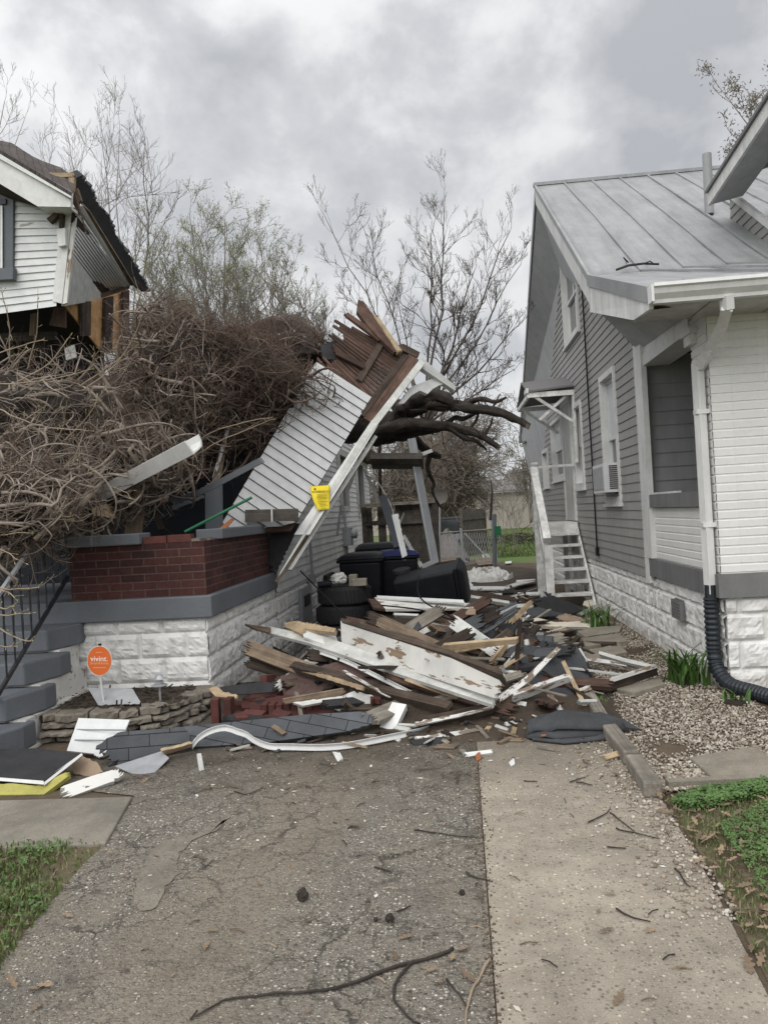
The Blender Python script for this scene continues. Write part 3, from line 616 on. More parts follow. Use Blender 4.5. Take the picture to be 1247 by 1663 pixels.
# gutter
mb = MB(); prof = [(5.66, 3.03), (5.645, 3.03), (5.60, 2.99), (5.575, 3.03), (5.555, 3.062), (5.535, 3.062), (5.535, 3.02), (5.565, 2.965), (5.60, 2.925), (5.66, 2.925)]
prof = [(5.66, 3.06), (5.535, 3.06), (5.53, 3.035), (5.548, 3.025), (5.56, 2.99), (5.595, 2.955), (5.60, 2.93), (5.66, 2.93)]
mb.prism([V((1.50, y, z)) for y, z in prof], (6.0, 0, 0.02)); gut = mb.build('gutter', 'gutter', rh, fix=True)
mb = MB(); mb.box((1.48, 5.54, 2.932), (1.498, 5.65, 3.05)); mb.build('gutter_end_cap', 'gutter', gut)
# downspout
dp = [pY(1179, 482, 5.62), pY(1180, 500, 5.64), pY(1172, 528, 5.85), pY(1152, 566, 6.12), pY(1139, 592, 6.28), V((XR-0.06, 6.33, 2.6)), V((XR-0.06, 6.33, 0.78))]
mb = MB()
for a, b in zip(dp, dp[1:]):
    d = (b-a).normalized(); mb.beam(a-d*0.01, b+d*0.012, 0.062, 0.075, (0.3, -1, 0.2))
dsp = mb.build('downspout', 'gutter', rh)
for z in (2.2, 1.3):
    mb = MB(); mb.box((XR-0.10, 6.285, z), (XR+0.02, 6.375, z+.035)); mb.build('downspout_strap', 'gutter', dsp)
# dormer
dm = MB(); cX = 3.6
w1, w2 = pX(1187, 315, cX), pX(1247, 362, cX); w3 = pX(1247, 257, cX)
sl_ = (w2.z-w1.z)/(w2.y-w1.y); yb = 7.35
lap(dm, lambda u, v, off: V((cX-off, u, v)), lambda z: max(yb, w1.y+(z-w1.z)/sl_), lambda z: max(max(yb, w1.y+(z-w1.z)/sl_), w1.y+0.05), w1.z+sl_*(yb-w1.y), w1.z+0.25, 0.11, 0.014)
rz_ = w1.z+sl_*(yb-w1.y); lap(dm, lambda u, v, off: V((u, yb-off, v)), lambda z: cX, lambda z: 7.2, rz_-.05, rz_+1.55, 0.11, 0.012)
dm.build('dormer_wall', 'grey_siding', rh)
e1, e2 = pX(1148, 315, 3.2), pX(1247, 160, 3.2); dE = (e2-e1); e2 = e1+dE*1.3
mb = MB(); mb.prism([e1, e2, e2+V((0, 0, -0.15)), e1+V((0, 0.0, -0.14))], (0.03, 0, 0)); dfa = mb.build('dormer_fascia', 'fascia', rh)
mb = MB(); mb.prism([e1+V((-0.03, 0, 0.0)), e2+V((-0.03, 0, 0.0)), e2+V((3.5, 0, 1.2)), e1+V((3.5, 0, 1.2))], (0, 0, 0.035)); mb.build('dormer_roof', 'roof_far', rh)
mb = MB(); mb.poly(e1+V((0.03, 0, -0.13)), e2+V((0.03, 0, -0.14)), V((cX, e2.y, e2.z-0.06)), V((cX, e1.y, e1.z-0.06))); mb.build('dormer_soffit', 'soffit', rh)
mb = MB(); mb.beam(w1+V((-0.03, 0, 0.02)), w1+(w2-w1)*1.9+V((-0.03, 0, 0.02)), 0.05, 0.07); mb.build('dormer_flashing', 'fascia', rh)
pp = pY(1150, 322, 10.0); pt_ = pY(1147, 250, 10.0)
mb = MB(); mb.cyl(pp+V((0, 0, -0.2)), pt_, 0.055, 16); mb.build('vent_pipe', 'metal_roof', rh, smooth=False)
# windows on the gable wall
def rwin(y0, y1, z0, z1, cw=0.10, panes=1, blind=True):
    mb = MB(); X0 = XR-0.035
    mb.box((X0, y0-cw*.6, z0-cw), (XR+0.0, y1+cw*.6, z0)); mb.box((X0, y0-cw*.6, z1), (XR, y1+cw*.6, z1+cw*.7))
    mb.box((X0, y0-cw*.6, z0), (XR+0.10, y0, z1)); mb.box((X0, y1, z0), (XR+0.10, y1+cw*.6, z1)); mb.box((XR-0.06, y0-cw*.8, z0-cw-0.02), (XR, y1+cw*.8, z0-cw+0.012))
    mb.poly((XR+0.001, y0, z0), (XR+0.001, y1, z0), (XR+0.1, y1, z0), (XR+0.1, y0, z0)); mb.poly((XR+0.001, y0, z1), (XR+0.001, y1, z1), (XR+0.1, y1, z1), (XR+0.1, y0, z1))
    w = mb.build('window', 'white', rh)
    pw = (y1-y0)/panes
    for i in range(panes):
        a, b = y0+pw*i, y0+pw*(i+1); zm = (z0+z1)/2; mb = MB()
        for q0, q1, xo in ((z0, zm+0.02, 0.07), (zm-0.02, z1, 0.045)):
            mb.box((XR+xo, a, q0), (XR+xo+0.03, a+0.045, q1)); mb.box((XR+xo, b-0.045, q0), (XR+xo+0.03, b, q1))
            mb.box((XR+xo, a+.045, q0), (XR+xo+.03, b-.045, q0+.045)); mb.box((XR+xo, a+.045, q1-.045), (XR+xo+.03, b-.045, q1))
        mb.build('sash', 'vinyl_white', w)
        mb = MB(); mb.poly((XR+.085, a, z0), (XR+.085, b, z0), (XR+.085, b, zm), (XR+.085, a, zm)); mb.build('pane', 'glass', w)
        mb = MB(); mb.poly((XR+.062, a, zm), (XR+.062, b, zm), (XR+.062, b, z1), (XR+.062, a, z1)); mb.build('pane', 'blind' if blind else 'glass', w)
    return w
for i, q in enumerate(WINS): rwin(*q, panes=2 if i in (2, 4) else 1, blind=i != 4)
# foundation vent
v0 = pX(1093, 964, XR-0.02); v1 = pX(1108, 996, XR-0.02)
mb = MB()
for i in range(6): z = 0.42+i*0.028; mb.box((XR-0.045, v1.y, z), (XR-0.015, v0.y, z+0.016))
for i in range(5): y = v1.y+(v0.y-v1.y)*i/4; mb.box((XR-0.047, y-0.006, 0.415), (XR-0.013, y+0.006, 0.59))
mb.box((XR-0.012, v1.y, 0.41), (XR+0.0, v0.y, 0.6)); mb.build('foundation_vent', 'band_grey', rh)
# cable down the wall
mb = MB(); mb.tube([(XR-0.03, 11.25, z+0.0) for z in (4.7, 3.5, 2.5, 1.5, 0.85)], 0.012, 5); mb.tube([(XR-0.03, 11.25, 4.7), (XR-0.03, 11.45, 4.72)], 0.02, 5); mb.box((XR-.05, 11.2, .78), (XR-.01, 11.3, .9)); mb.build('cable', 'black_plastic', rh)
# door casing and canopy
mb = MB(); mb.box((XR-0.04, 12.95, 1.26), (XR, 13.07, 3.35)); mb.box((XR-0.04, 13.95, 1.26), (XR, 14.05, 3.35)); mb.box((XR-0.04, 13.07, 3.25), (XR, 13.95, 3.35)); mb.build('door_casing', 'white', rh)
mb = MB(); mb.box((XR-0.025, 13.07, 1.26), (XR-0.001, 13.95, 3.25)); dr = mb.build('door', 'white_dirty', rh)
mb = MB(); mb.cyl((XR-0.05, 13.15, 2.2), (XR-0.09, 13.15, 2.2), 0.03, 10); mb.build('handle', 'steel', dr)
c0 = [pY(855, 640, 12.7), pY(931, 634, 12.7), pY(926, 618, 13.2), pY(866, 624, 13.2)]
cy0, cy1, cz = 12.55, 14.45, 3.42
mb = MB(); mb.prism([(1.32, cy0, cz-0.05), (XR, cy0, cz+0.0), (XR, (cy0+cy1)/2, cz+0.28), (1.32, (cy0+cy1)/2, cz+0.24)], (0, 0, 0.03)); mb.prism([(1.32, cy1, cz-0.05), (XR, cy1, cz+0.0), (XR, (cy0+cy1)/2, cz+0.28), (1.32, (cy0+cy1)/2, cz+0.24)], (0, 0, 0.03))
can = mb.build('door_canopy', 'roof_far', rh)
mb = MB(); mb.box((1.32, cy0+0.02, cz-0.13), (XR, cy0+0.05, cz-0.05)); mb.box((1.32, cy0+0.05, cz-0.13), (1.36, cy1-.05, cz-0.06)); mb.box((1.36, cy1-0.05, cz-0.13), (XR, cy1-.02, cz-0.05)); mb.box((1.3, cy0-.01, cz-.06), (1.34, cy0+.3, cz+.02)); mb.build('canopy_frame', 'stair', can)
for a, b in (((XR-.03, cy0+.06, 2.85), (1.42, cy0+.06, cz-.1)), ((XR-.03, cy1-.06, 2.85), (1.42, cy1-.06, cz-.1)), ((1.50, cy0+.11, 2.93), (1.98, cy0+.11, cz-.1))):
    mb = MB(); mb.beam(a, b, .045, .05, (0, 1, 0)); mb.build('canopy_brace', 'stair', can)
mb = MB(); mb.box((XR-.045, cy0+.03, 2.2), (XR, cy0+.12, cz-.06)); mb.build('canopy_post', 'stair', can)

# ---- air conditioner in the first window
ac = thing('air_conditioner', 'white window air conditioner in the tall window nearest the corner trim', 'air conditioner', (XR-0.2, 9.95, 1.62))
mb = MB(); mb.box((XR-0.19, 9.63, 1.66), (XR+0.06, 10.37, 2.02)); mb.build('cabinet', 'vinyl_white', ac)
mb = MB()
for i in range(12): z = 1.70+i*0.025; mb.box((XR-0.13, 9.622, z), (XR-0.03, 9.629, z+0.012))
mb.build('side_louvre', 'black_plastic', ac)
mb = MB(); mb.box((XR-0.197, 9.68, 1.70), (XR-0.191, 10.33, 1.98)); mb.build('rear_grille', 'steel', ac)

# ---- wooden side stairs
sx0, sx1 = 1.41, 2.04; yF = 11.6; yL = 12.55; zL = 1.24
st = thing('wooden_stairs', 'pale grey wooden stairs with tall railing posts up to the side door', 'stairs', (1.75, 12.3, 0))
def sz(y): return 0.10+(zL-0.10)*(y-yF)/(yL+0.35-yF)
mb = MB(); mb.box((sx0, yL+0.3, zL-0.05), (sx1, yL+1.5, zL)); mb.box((sx0, yL+0.27, zL-0.22), (sx1, yL+0.298, zL-0.0)); mb.build('landing', 'stair', st)
for i in range(6):
    z = 0.20+i*0.175; y = yF+0.08+i*0.19
    mb = MB(); mb.box((sx0+0.03, y-0.02, z-0.035), (sx1-0.03, y+0.24, z)); mb.build('tread', 'stair', st)
for x in (sx0, sx1-0.035):
    mb = MB(); mb.prism([(x, yF-0.12, 0.0), (x, yF+0.10, 0.0), (x, yL+0.30, zL-0.22), (x, yL+0.30, zL-0.02)], (0.032, 0, 0)); mb.build('stringer', 'stair', st)
for x, y, h in ((sx0-0.05, yF+0.02, 0.95), (sx0-0.04, yL+0.32, 2.22), (sx0+0.04, yL+1.0, 2.22)):
    mb = MB(); mb.box((x-.02, y, 0), (x+0.10, y+0.09, h)); mb.build('post', 'stair', st)
mb = MB(); mb.beam((sx0-0.03, yF-0.04, 1.02), (sx0-0.03, yL+0.30, 2.14), 0.11, 0.10); mb.build('hand_rail', 'stair', st)
mb = MB(); mb.beam((sx0-0.01, yL+.30, 2.24), (sx0+.08, yL+1.1, 2.24), .12, .04); mb.box((sx0-.02, yL+.33, 2.16), (sx1+.02, yL+.36, 2.20)); mb.build('top_rail', 'stair', st)
mb = MB(); mb.box((sx0-0.03, yL+0.41, 1.10), (sx0-0.0, yL+1.0, 1.25)); mb.build('side_board', 'stair', st)
mb = MB(); mb.box((sx1-.12, yL+1.2, 0), (sx1-.04, yL+1.28, zL-.06)); mb.build('post', 'stair', st)

# ---- black corrugated drain pipe
mb = MB(); path = [V((XR-0.06, 6.33, 0.74)), V((XR-0.06, 6.33, 0.3)), V((XR-0.05, 6.28, 0.16)), V((XR-0.0, 6.17, 0.075)), V((XR+0.10, 5.98, 0.06)), V((XR+0.19, 5.72, 0.06)), V((XR+0.29, 5.45, 0.06)), V((XR+0.5, 5.2, 0.06)), V((XR+0.85, 5.0, 0.06))]
def resample(p, step):
    out = [p[0]]
    for i in range(len(p)-1):
        a, b, c, d = p[max(i-1, 0)], p[i], p[i+1], p[min(i+2, len(p)-1)]; n = max(1, int((c-b).length/step))
        for k in range(1, n+1):
            t = k/n; out.append(0.5*((2*b)+(c-a)*t+(2*a-5*b+4*c-d)*t*t+(3*b-a-3*c+d)*t**3))
    return out
pts = resample(path, 0.009)
mb.tube(pts, [0.052+(0.008 if (i//2) % 2 else 0) for i in range(len(pts))], 14)
mb.tube([V((XR-.06, 6.33, .84)), V((XR-.06, 6.33, .74))], 0.045, 12)
dp_ = mb.build('drain_pipe', 'pipe_black', frame=Matrix.Translation(V((XR-.06, 6.33, 0)))); tag(dp_, 'black corrugated plastic drain pipe curving out from the white downspout', 'drain pipe')

# ================================================================ GROUND
def flat(name, pts, z, m, kind='structure'):
    mb = MB(); mb.poly(*[V((p[0], p[1], z)) for p in pts]); o = mb.build(name, m); o['kind'] = kind; return o
def G(x, y, z=0.0): return pZ(x, y, z)
def holed(name, x0, y0, x1, y1, z, m, h=(-2.6, 7.3, -1.5, 13.0)):      # a sheet with the sunken strip beside the left house left open
    mb = MB(); q = lambda a, b, c_, d: mb.poly((a, b, z), (c_, b, z), (c_, d, z), (a, d, z)); q(x0, y0, x1, h[1]); q(x0, h[3], x1, y1); q(x0, h[1], h[0], h[3]); q(h[2], h[1], x1, h[3]); o = mb.build(name, m); o['kind'] = 'structure'
holed('ground', -400, -60, 400, 900, -0.012, 'yard')
holed('dirt', -7, -3, 8, 19.5, -0.007, 'dirt')
flat('dirt', [(-7, 19.5), (8, 19.5), (2.2, 21.0), (0.3, 24), (-3, 24), (-7, 21)], -0.007, 'dirt')
SEAM = lambda y: 0.045+(y-2.33)*0.010
rg = [(-1.55, -3), (-1.62, 2.0), (-1.74, 2.8), (-1.80, 3.45), (-1.79, 3.66), (-1.92, 4.32), (-2.5, 4.5), (-2.6, 7.3)]
flat('driveway', rg+[(SEAM(7.3), 7.3), (SEAM(-3), -3)], 0.0, 'asphalt')
flat('concrete_driveway', [(SEAM(-3)+0.006, -3), (0.84, -3), (0.86, 2.2), (0.95, 3.2), (0.99, 4.0), (1.02, 9), (SEAM(9)+0.006, 9)], 0.0, 'agg_conc')
flat('mud', [(-1.5, 7.3), (-0.6, 6.2), (0.9, 6.6), (1.2, 8.5), (1.5, 12), (2.0, 19), (0.6, 22), (-2.09, 16), (-2.09, 13), (-1.5, 13)], 0.006, 'mud')
def outline(pts, z, m, name, seg=12, amp=0.03):
    q = []
    for a, b in zip(pts, pts[1:]+pts[:1]):
        a, b = V((*a, 0)), V((*b, 0)); d = (b-a).normalized(); s = V((-d.y, d.x, 0))
        for i in range(seg): t = i/seg; p = a.lerp(b, t); q.append(p+s*amp*noise.noise(p*6+V((0, 0, z*100)))*min(1, 4*t, 4*(1-t)+.2))
    return flat(name, [(p.x, p.y) for p in q], z, m)
g2 = lambda *ps: [tuple(G(x, y)[:2]) for x, y in ps]
outline(g2((208, 1455), (226, 1415), (245, 1385), (275, 1365), (318, 1357), (340, 1338), (374, 1326), (352, 1350), (312, 1366), (290, 1385), (296, 1418), (268, 1440), (252, 1476), (228, 1480)), 0.004, 'patch', 'concrete_patch', 14, 0.045)
# smooth walk slab on the left, stepping slabs on the right
def slab_on_ground(name, px, z0, h, m, label, cat, jig=0.0):
    mb = MB(); p = [G(x, y, z0+h) for x, y in px]; mb.prism(p, (0, 0, -h)); o = mb.build(name, m, frame=base_frame(mb), fix=True)
    bv = o.modifiers.new('edge', 'BEVEL'); bv.width = 0.008; bv.segments = 2
    return tag(o, label, cat)
o = slab_on_ground('path', [(-60, 1301), (215, 1293), (172, 1369), (-60, 1379)], -0.02, 0.035, 'conc', None, None); struct(o)
slab_on_ground('stepping_slab', [(1119, 1229), (1226, 1211), (1275, 1252), (1162, 1267)], 0.0, 0.035, 'slab', 'square tan concrete stepping slab lying in the pale gravel near the grass edge', 'slab')
slab_on_ground('stepping_slab', [(944, 1036), (1005, 1028), (1018, 1040), (950, 1049)], 0.0, 0.06, 'slab', 'farthest stepping slab, grey, half covered by debris beside the house', 'slab')
slab_on_ground('stepping_slab', [(940, 1060), (1005, 1044), (1018, 1058), (955, 1072)], 0.0, 0.05, 'slab', 'tan stepping slab just above the white debris corner frame', 'slab')
slab_on_ground('stepping_slab', [(1000, 1118), (1070, 1098), (1078, 1110), (1030, 1124)], 0.0, 0.05, 'slab', 'flat tan slab along the dark white-edged plank by the lily clump', 'slab')
def timber(a, b, w, h, label):
    mb = MB(); a, b = V(a), V(b); d = (b-a).normalized(); s = V((-d.y, d.x, 0))*w/2
    mb.prism([a-s, b-s, b+s, a+s], (0, 0, h)); x = d; fr = Matrix((x, V((0, 0, 1)).cross(x), V((0, 0, 1)))).transposed().to_4x4(); fr.translation = a
    o = mb.build('edging_timber', 'wood_grey', frame=fr, fix=True); bv = o.modifiers.new('edge', 'BEVEL'); bv.width = 0.012; bv.segments = 2
    return tag(o, label, 'edging timber')
timber(G(1061, 1296), G(1030, 1248), 0.095, 0.085, 'weathered grey edging timber ending at the clover, nearest the camera')
timber(G(1026, 1243), G(985, 1190), 0.095, 0.085, 'weathered grey edging timber between concrete drive and gravel, middle of the row')
timber(G(978, 1180), G(945, 1120), 0.09, 0.085, 'weathered grey edging timber half buried under torn shingles')
mb = MB(); a, b = G(1083, 1281), G(1262, 1272); mb.beam(a+V((0, 0, .02)), b+V((0, 0, .02)), 0.06, 0.05)
tag(mb.build('edging_strip', 'slab', frame=base_frame(mb), fix=True), 'thin concrete edging strip between the gravel and the clover', 'edging')
# gravel
def pebbles(name, n, pt, smin, smax, m, kind='stuff', flatten=0.6):
    mb = MB()
    for _ in range(n):
        p = pt()
        if p is None: continue
        s = smin+(smax-smin)*rnd.random()**2; a = rnd.random()*6.28; e = 0.7+0.6*rnd.random(); k = 6
        b = len(mb.v); z = p.z
        for rr, h in ((0.75, 0.05), (1.0, 0.45), (0.62, 0.9)):
            for i in range(k):
                t = a+2*pi*i/k; q = (rr*s*e*cos(t)*(0.85+.3*rnd.random()), rr*s*sin(t)*(0.85+.3*rnd.random()))
                mb.v.append((p.x+q[0]*cos(a)-q[1]*sin(a), p.y+q[0]*sin(a)+q[1]*cos(a), z+h*s*flatten*2-s*.25))
        for j in range(2):
            for i in range(k): mb.f.append((b+j*k+i, b+j*k+(i+1) % k, b+(j+1)*k+(i+1) % k, b+(j+1)*k+i))
        mb.f.append(tuple(b+2*k+i for i in range(k)))
    o = mb.build(name, m, smooth=True); o['kind'] = kind; return o
def inpoly(p, poly):
    c = False
    for (x0, y0), (x1, y1) in zip(poly, poly[1:]+poly[:1]):
        if (y0 > p[1]) != (y1 > p[1]) and p[0] < (x1-x0)*(p[1]-y0)/(y1-y0)+x0: c = not c
    return c
BED = [(1.0, 4.15), (2.6, 4.5), (2.6, 5.0), (2.05, 6.2), (2.03, 11.5), (1.5, 11.5), (1.06, 8.5), (1.03, 6.2), (0.97, 4.3)]
def bedpt():
    while True:
        y = 4.15+(11.5-4.15)*rnd.random()**1.7; x = rnd.uniform(0.95, 2.7)
        if inpoly((x, y), BED) and noise.noise(V((x*2, y*2, 4)))+0.55-max(0, y-7)*0.12 > rnd.random()*0.3: return V((x, y, 0.004+0.012*rnd.random()))
flat('gravel_bed', BED, 0.002, 'dirt')
pebbles('gravel', 21000, bedpt, 0.0045, 0.0125, 'pebble')
def spill():
    y = rnd.uniform(2.9, 5.2); x = 0.98-abs(rnd.gauss(0, 0.13)); return V((x, y, 0.002))
pebbles('gravel', 900, spill, 0.005, 0.013, 'pebble')
pebbles('gravel', 1500, lambda: V((rnd.uniform(-1.7, 0.95), 2.2+3.2*rnd.random(), 0.0)) if rnd.random() < 0.999 else None, 0.002, 0.0055, 'pebble')
pebbles('gravel', 420, lambda: (lambda y: V((SEAM(y)+rnd.gauss(0, 0.018), y, 0.0)))(rnd.uniform(2.2, 5.0)), 0.003, 0.007, 'dirt')
# grass and clover
def blades(name, n, pt, h0, h1, m, w=0.004, lean=0.5):
    mb = MB()
    for _ in range(n):
        p = pt()
        if p is None: continue
        a = rnd.random()*6.28; d = V((cos(a), sin(a), 0)); s = V((-d.y, d.x, 0))*w*(0.7+.6*rnd.random()); h = rnd.uniform(h0, h1); l = rnd.uniform(0.1, lean)
        m1 = p+d*h*l*0.4+V((0, 0, h*0.6)); t = p+d*h*l*1.2+V((0, 0, h))
        b = len(mb.v); mb.v += [tuple(q) for q in (p-s, p+s, m1+s*.8, m1-s*.8, t)]; mb.f += [(b, b+1, b+2, b+3), (b+3, b+2, b+4)]
    o = mb.build(name, m); o['kind'] = 'stuff'; return o
def clover(name, n, pt, r0, r1, m):
    mb = MB()
    for _ in range(n):
        p = pt()
        if p is None: continue
        h = rnd.uniform(0.01, 0.05); a0 = rnd.random()*6.28; tilt = V((rnd.gauss(0, .35), rnd.gauss(0, .35)-.12, 1)).normalized(); x = tilt.orthogonal().normalized(); y = tilt.cross(x)
        for k in range(3):
            a = a0+2.094*k; r = rnd.uniform(r0, r1); dx = x*cos(a)+y*sin(a); sy = tilt.cross(dx); c = p+V((0, 0, h))
            b = len(mb.v); mb.v += [tuple(q) for q in (c, c+dx*r*.7-sy*r*.55, c+dx*r*1.25-sy*r*.3-tilt*r*.2, c+dx*r*1.25+sy*r*.3-tilt*r*.2, c+dx*r*.7+sy*r*.55)]; mb.f.append((b, b+1, b+2, b+3, b+4))
    o = mb.build(name, m); o['kind'] = 'stuff'; return o
LL = [(-1.60, 1.9), (-1.72, 2.8), (-1.80, 3.5), (-1.78, 3.66), (-3.2, 3.66), (-3.2, 1.9)]
RL = [(0.90, 1.5), (0.90, 2.4), (0.98, 3.2), (1.01, 4.08), (2.6, 4.42), (2.6, 1.5)]
def inp(poly, thr, sc=2.6, seed=0, ed=0.0):
    xs = [p[0] for p in poly]; ys = [p[1] for p in poly]
    def f():
        for _ in range(60):
            x, y = rnd.uniform(min(xs), max(xs)), rnd.uniform(min(ys), max(ys))
            if inpoly((x, y), poly) and noise.noise(V((x*sc, y*sc, seed)))+rnd.gauss(0, .18) > thr: return V((x, y, 0.0))
        return None
    return f
flat('lawn', LL, -0.003, 'lawn'); flat('lawn', RL, -0.003, 'lawn')
blades('grass', 9000, inp(LL, -0.22, 3, 1), 0.012, 0.045, 'grass'); clover('clover', 1500, inp(LL, 0.0, 3, 1), 0.006, 0.012, 'leafy')
RL2 = [(1.04, 2.3), (1.10, 2.9), (1.14, 3.65), (1.45, 3.95), (2.5, 3.9), (2.5, 2.0)]
clover('clover', 15000, inp(RL2, -0.36, 2.2, 8), 0.005, 0.0105, 'leafy'); blades('grass', 12000, inp(RL, -0.30, 2.2, 8), 0.012, 0.035, 'grass', .003)
blades('dry_grass', 2600, inp(LL, -.5, 3, 4), .008, .03, 'thatch', .003, 1.4); blades('dry_grass', 5200, inp(RL, -.5, 3, 4), .008, .03, 'thatch', .003, 1.4)
RL3 = [(1.01, 3.98), (1.2, 4.12), (1.70, 4.28), (2.3, 4.4), (2.3, 4.2), (1.6, 4.12), (1.25, 3.95), (1.08, 3.90)]
clover('clover', 3800, inp(RL3, -0.7, 3, 2), 0.008, 0.016, 'leafy')
blades('grass', 16000, lambda: (lambda Y: V((rnd.uniform(1.0, 1.0+Y*.28), Y, 0)))(24+44*rnd.random()**1.5), 0.05, 0.14, 'grass', 0.02)
blades('grass', 900, inp([(0.9, 5.9), (1.08, 5.9), (1.1, 6.6), (0.95, 6.6)], -1), 0.03, 0.08, 'grass')
# strap-leaved plants by the house
def lily(x, y, n, h, label, seed):
    r = random.Random(seed); t = thing('lily_plant', label, 'plant', (x, y, 0)); mb = MB()
    for i in range(n):
        a = r.random()*6.28; l = h*r.uniform(.65, 1.2); o = V((x+r.gauss(0, .07), y+r.gauss(0, .07), 0)); d = V((cos(a), sin(a), 0)); s = V((-d.y, d.x, 0)); bend = r.uniform(.35, 1.1); w = r.uniform(.008, .014)
        pts = [o+d*l*(0.15*k/5+bend*0.6*(k/5)**2)+V((0, 0, l*(k/5)*(1-0.42*bend*(k/5)**1.5))) for k in range(6)]
        b = len(mb.v)
        for k, p in enumerate(pts):
            ww = w*(1-(k/5)**2.2)+.001; mb.v += [tuple(p-s*ww+V((0, 0, .003))), tuple(p), tuple(p+s*ww+V((0, 0, .003)))]
        for k in range(5):
            for q in (0, 1): c = b+k*3+q; mb.f.append((c, c+1, c+4, c+3))
    mb.build('foliage', 'lily', t, smooth=True)
    mb = MB(); mb.lathe([(0.09, 0.0), (0.07, 0.03), (0.0, 0.05)], (x, y, 0)); mb.build('root_crown', 'core_soil', t)
lily(1.84, 6.55, 75, 0.40, 'large green strap-leaved lily clump beside the black drain pipe', 3)
lily(1.70, 9.6, 42, 0.36, 'small green strap-leaved clump against the white foundation near the stairs', 5)
lily(1.99, 5.85, 10, 0.16, 'low scruffy weed tuft between the drain pipe and the house corner', 7)

# ================================================================ LEFT HOUSE
XL = -2.10
lh = thing('damaged_house', 'white clapboard house torn open by the fallen tree', 'house', (XL, 8.9, 0))
JL = [-0.42, -0.21, 0.0, 0.21, 0.42, 0.633, 0.757]
pb = thing('brick_porch', 'brick porch of the damaged house on white rock-faced block with slate grey bands', 'porch', (XL, 6.41, 0))
mb = MB(); rockface(mb, lambda u, v, off: V((XL-0.035+off, 6.375+u, v)), 2.55, 0.76, 0.41, JL, 0.02, 0.042, 3)
rockface(mb, lambda u, v, off: V((XL-0.03-u, 6.445-off, v)), 1.34, 0.76, 0.41, JL, 0.018, 0.042, 4)
mb.box((-3.4, 6.446, -.45), (XL-0.036, 8.9, .756)); mb.build('block_wall', 'rock', pb, fix=False)
mb = MB(); mb.box((-6, 6.37, 0.757), (XL+0.035, 8.86, 0.945)); o = mb.build('band', 'slate_paint', pb); bv = o.modifiers.new('edge', 'BEVEL'); bv.width = .012; bv.segments = 2
mb = MB(); mb.box((-3.32, 6.425, 0.946), (XL-0.02, 6.60, 1.408)); mb.build('brick_parapet', 'red_brick_x', pb)
mb = MB(); mb.box((XL-0.19, 6.60, 0.946), (XL-0.022, 8.70, 1.408)); mb.build('brick_parapet', 'red_brick_y', pb)
for x0, x1, h in ((-2.655, -2.45, .062), (-2.44, -2.235, .066), (-2.70, -2.66, .03)):
    mb = MB(); mb.box((x0, 6.43, 1.41), (x1, 6.53, 1.408+h)); mb.build('brick', 'brick_loose', pb)
mb = MB()
for i in range(26): c = V((rnd.uniform(-2.3, -2.13), rnd.uniform(6.44, 6.75), 1.409)); s = rnd.uniform(.012, .04); mb.box(c-V((s, s, 0)), c+V((s, s, s*.7)))
o = mb.build('mortar_rubble', 'stone', pb); o['kind'] = 'stuff'
def cap(name, lo, hi, m, parent, b=.01):
    mb = MB(); mb.box(lo, hi); o = mb.build(name, m, parent); bv = o.modifiers.new('edge', 'BEVEL'); bv.width = b; bv.segments = 2; return o
cap('coping', (-3.42, 6.37, 1.409), (-2.665, 6.63, 1.505), 'slate_paint', pb); cap('coping', (XL-0.23, 6.85, 1.409), (XL+0.02, 8.62, 1.505), 'slate_paint', pb)
# steps and railing
ss = thing('porch_steps', 'slate grey painted concrete porch steps with a whitewashed side', 'steps', (-3.3, 5.4, 0))
YS = [6.02, 5.60, 5.28, 4.90, 4.50]
for i, (y, z) in enumerate(zip(YS, (.76, .57, .38, .19))):
    mb = MB(); xr = -3.22+0.035*i
    mb.prism([V((xr-0.12, y, z)), V((xr, y+0.33, z)), V((xr, y+.5, z)), V((-6, y+.5, z)), V((-6, y, z))], (0, 0, -0.175)); o = mb.build('step', 'slate_paint', ss, fix=True); bv = o.modifiers.new('edge', 'BEVEL'); bv.width = .014; bv.segments = 2
    mb = MB(); mb.box((-6, y+.06, -.02), (xr-.05+.02*i, 6.4, z-.178)); mb.build('whitewashed_side', 'peel', ss)
rr = thing('iron_railing', 'black twisted iron stair railing beside the porch steps', 'railing', (-3.31, 5.3, 0))
ra, rb = V((-3.33, 4.75, .03)), V((-3.29, 6.32, 1.17)); rd = rb-ra
mb = MB(); mb.beam(ra-rd*.35, rb, .022, .03); mb.build('bottom_rail', 'black_iron', rr)
mb = MB(); mb.beam(ra-rd*.35+V((0, 0, .66)), ra+rd*.62+V((0, 0, .66)), .03, .022); mb.build('hand_rail', 'grey_metal', rr)
for k in range(-4, 14):
    p = ra+rd*(k+.5)/13.5; mb = MB(); n = 26
    for i in range(n):
        b = len(mb.v); 
    base = len(mb.v)
    for i in range(n+1):
        z = (.66 if k < 8 else .5)*i/n; a = (i/n*7 if .2 < i/n < .8 else (1.4 if i/n <= .2 else 5.6)); r = .009
        for q in range(4): t = a+pi/2*q; mb.v.append((p.x+r*cos(t), p.y+r*sin(t), p.z+z))
    for i in range(n):
        for q in range(4): c = base+i*4+q; d = base+i*4+(q+1) % 4; mb.f.append((c, d, d+4, c+4))
    mb.build('baluster', 'black_iron', rr)
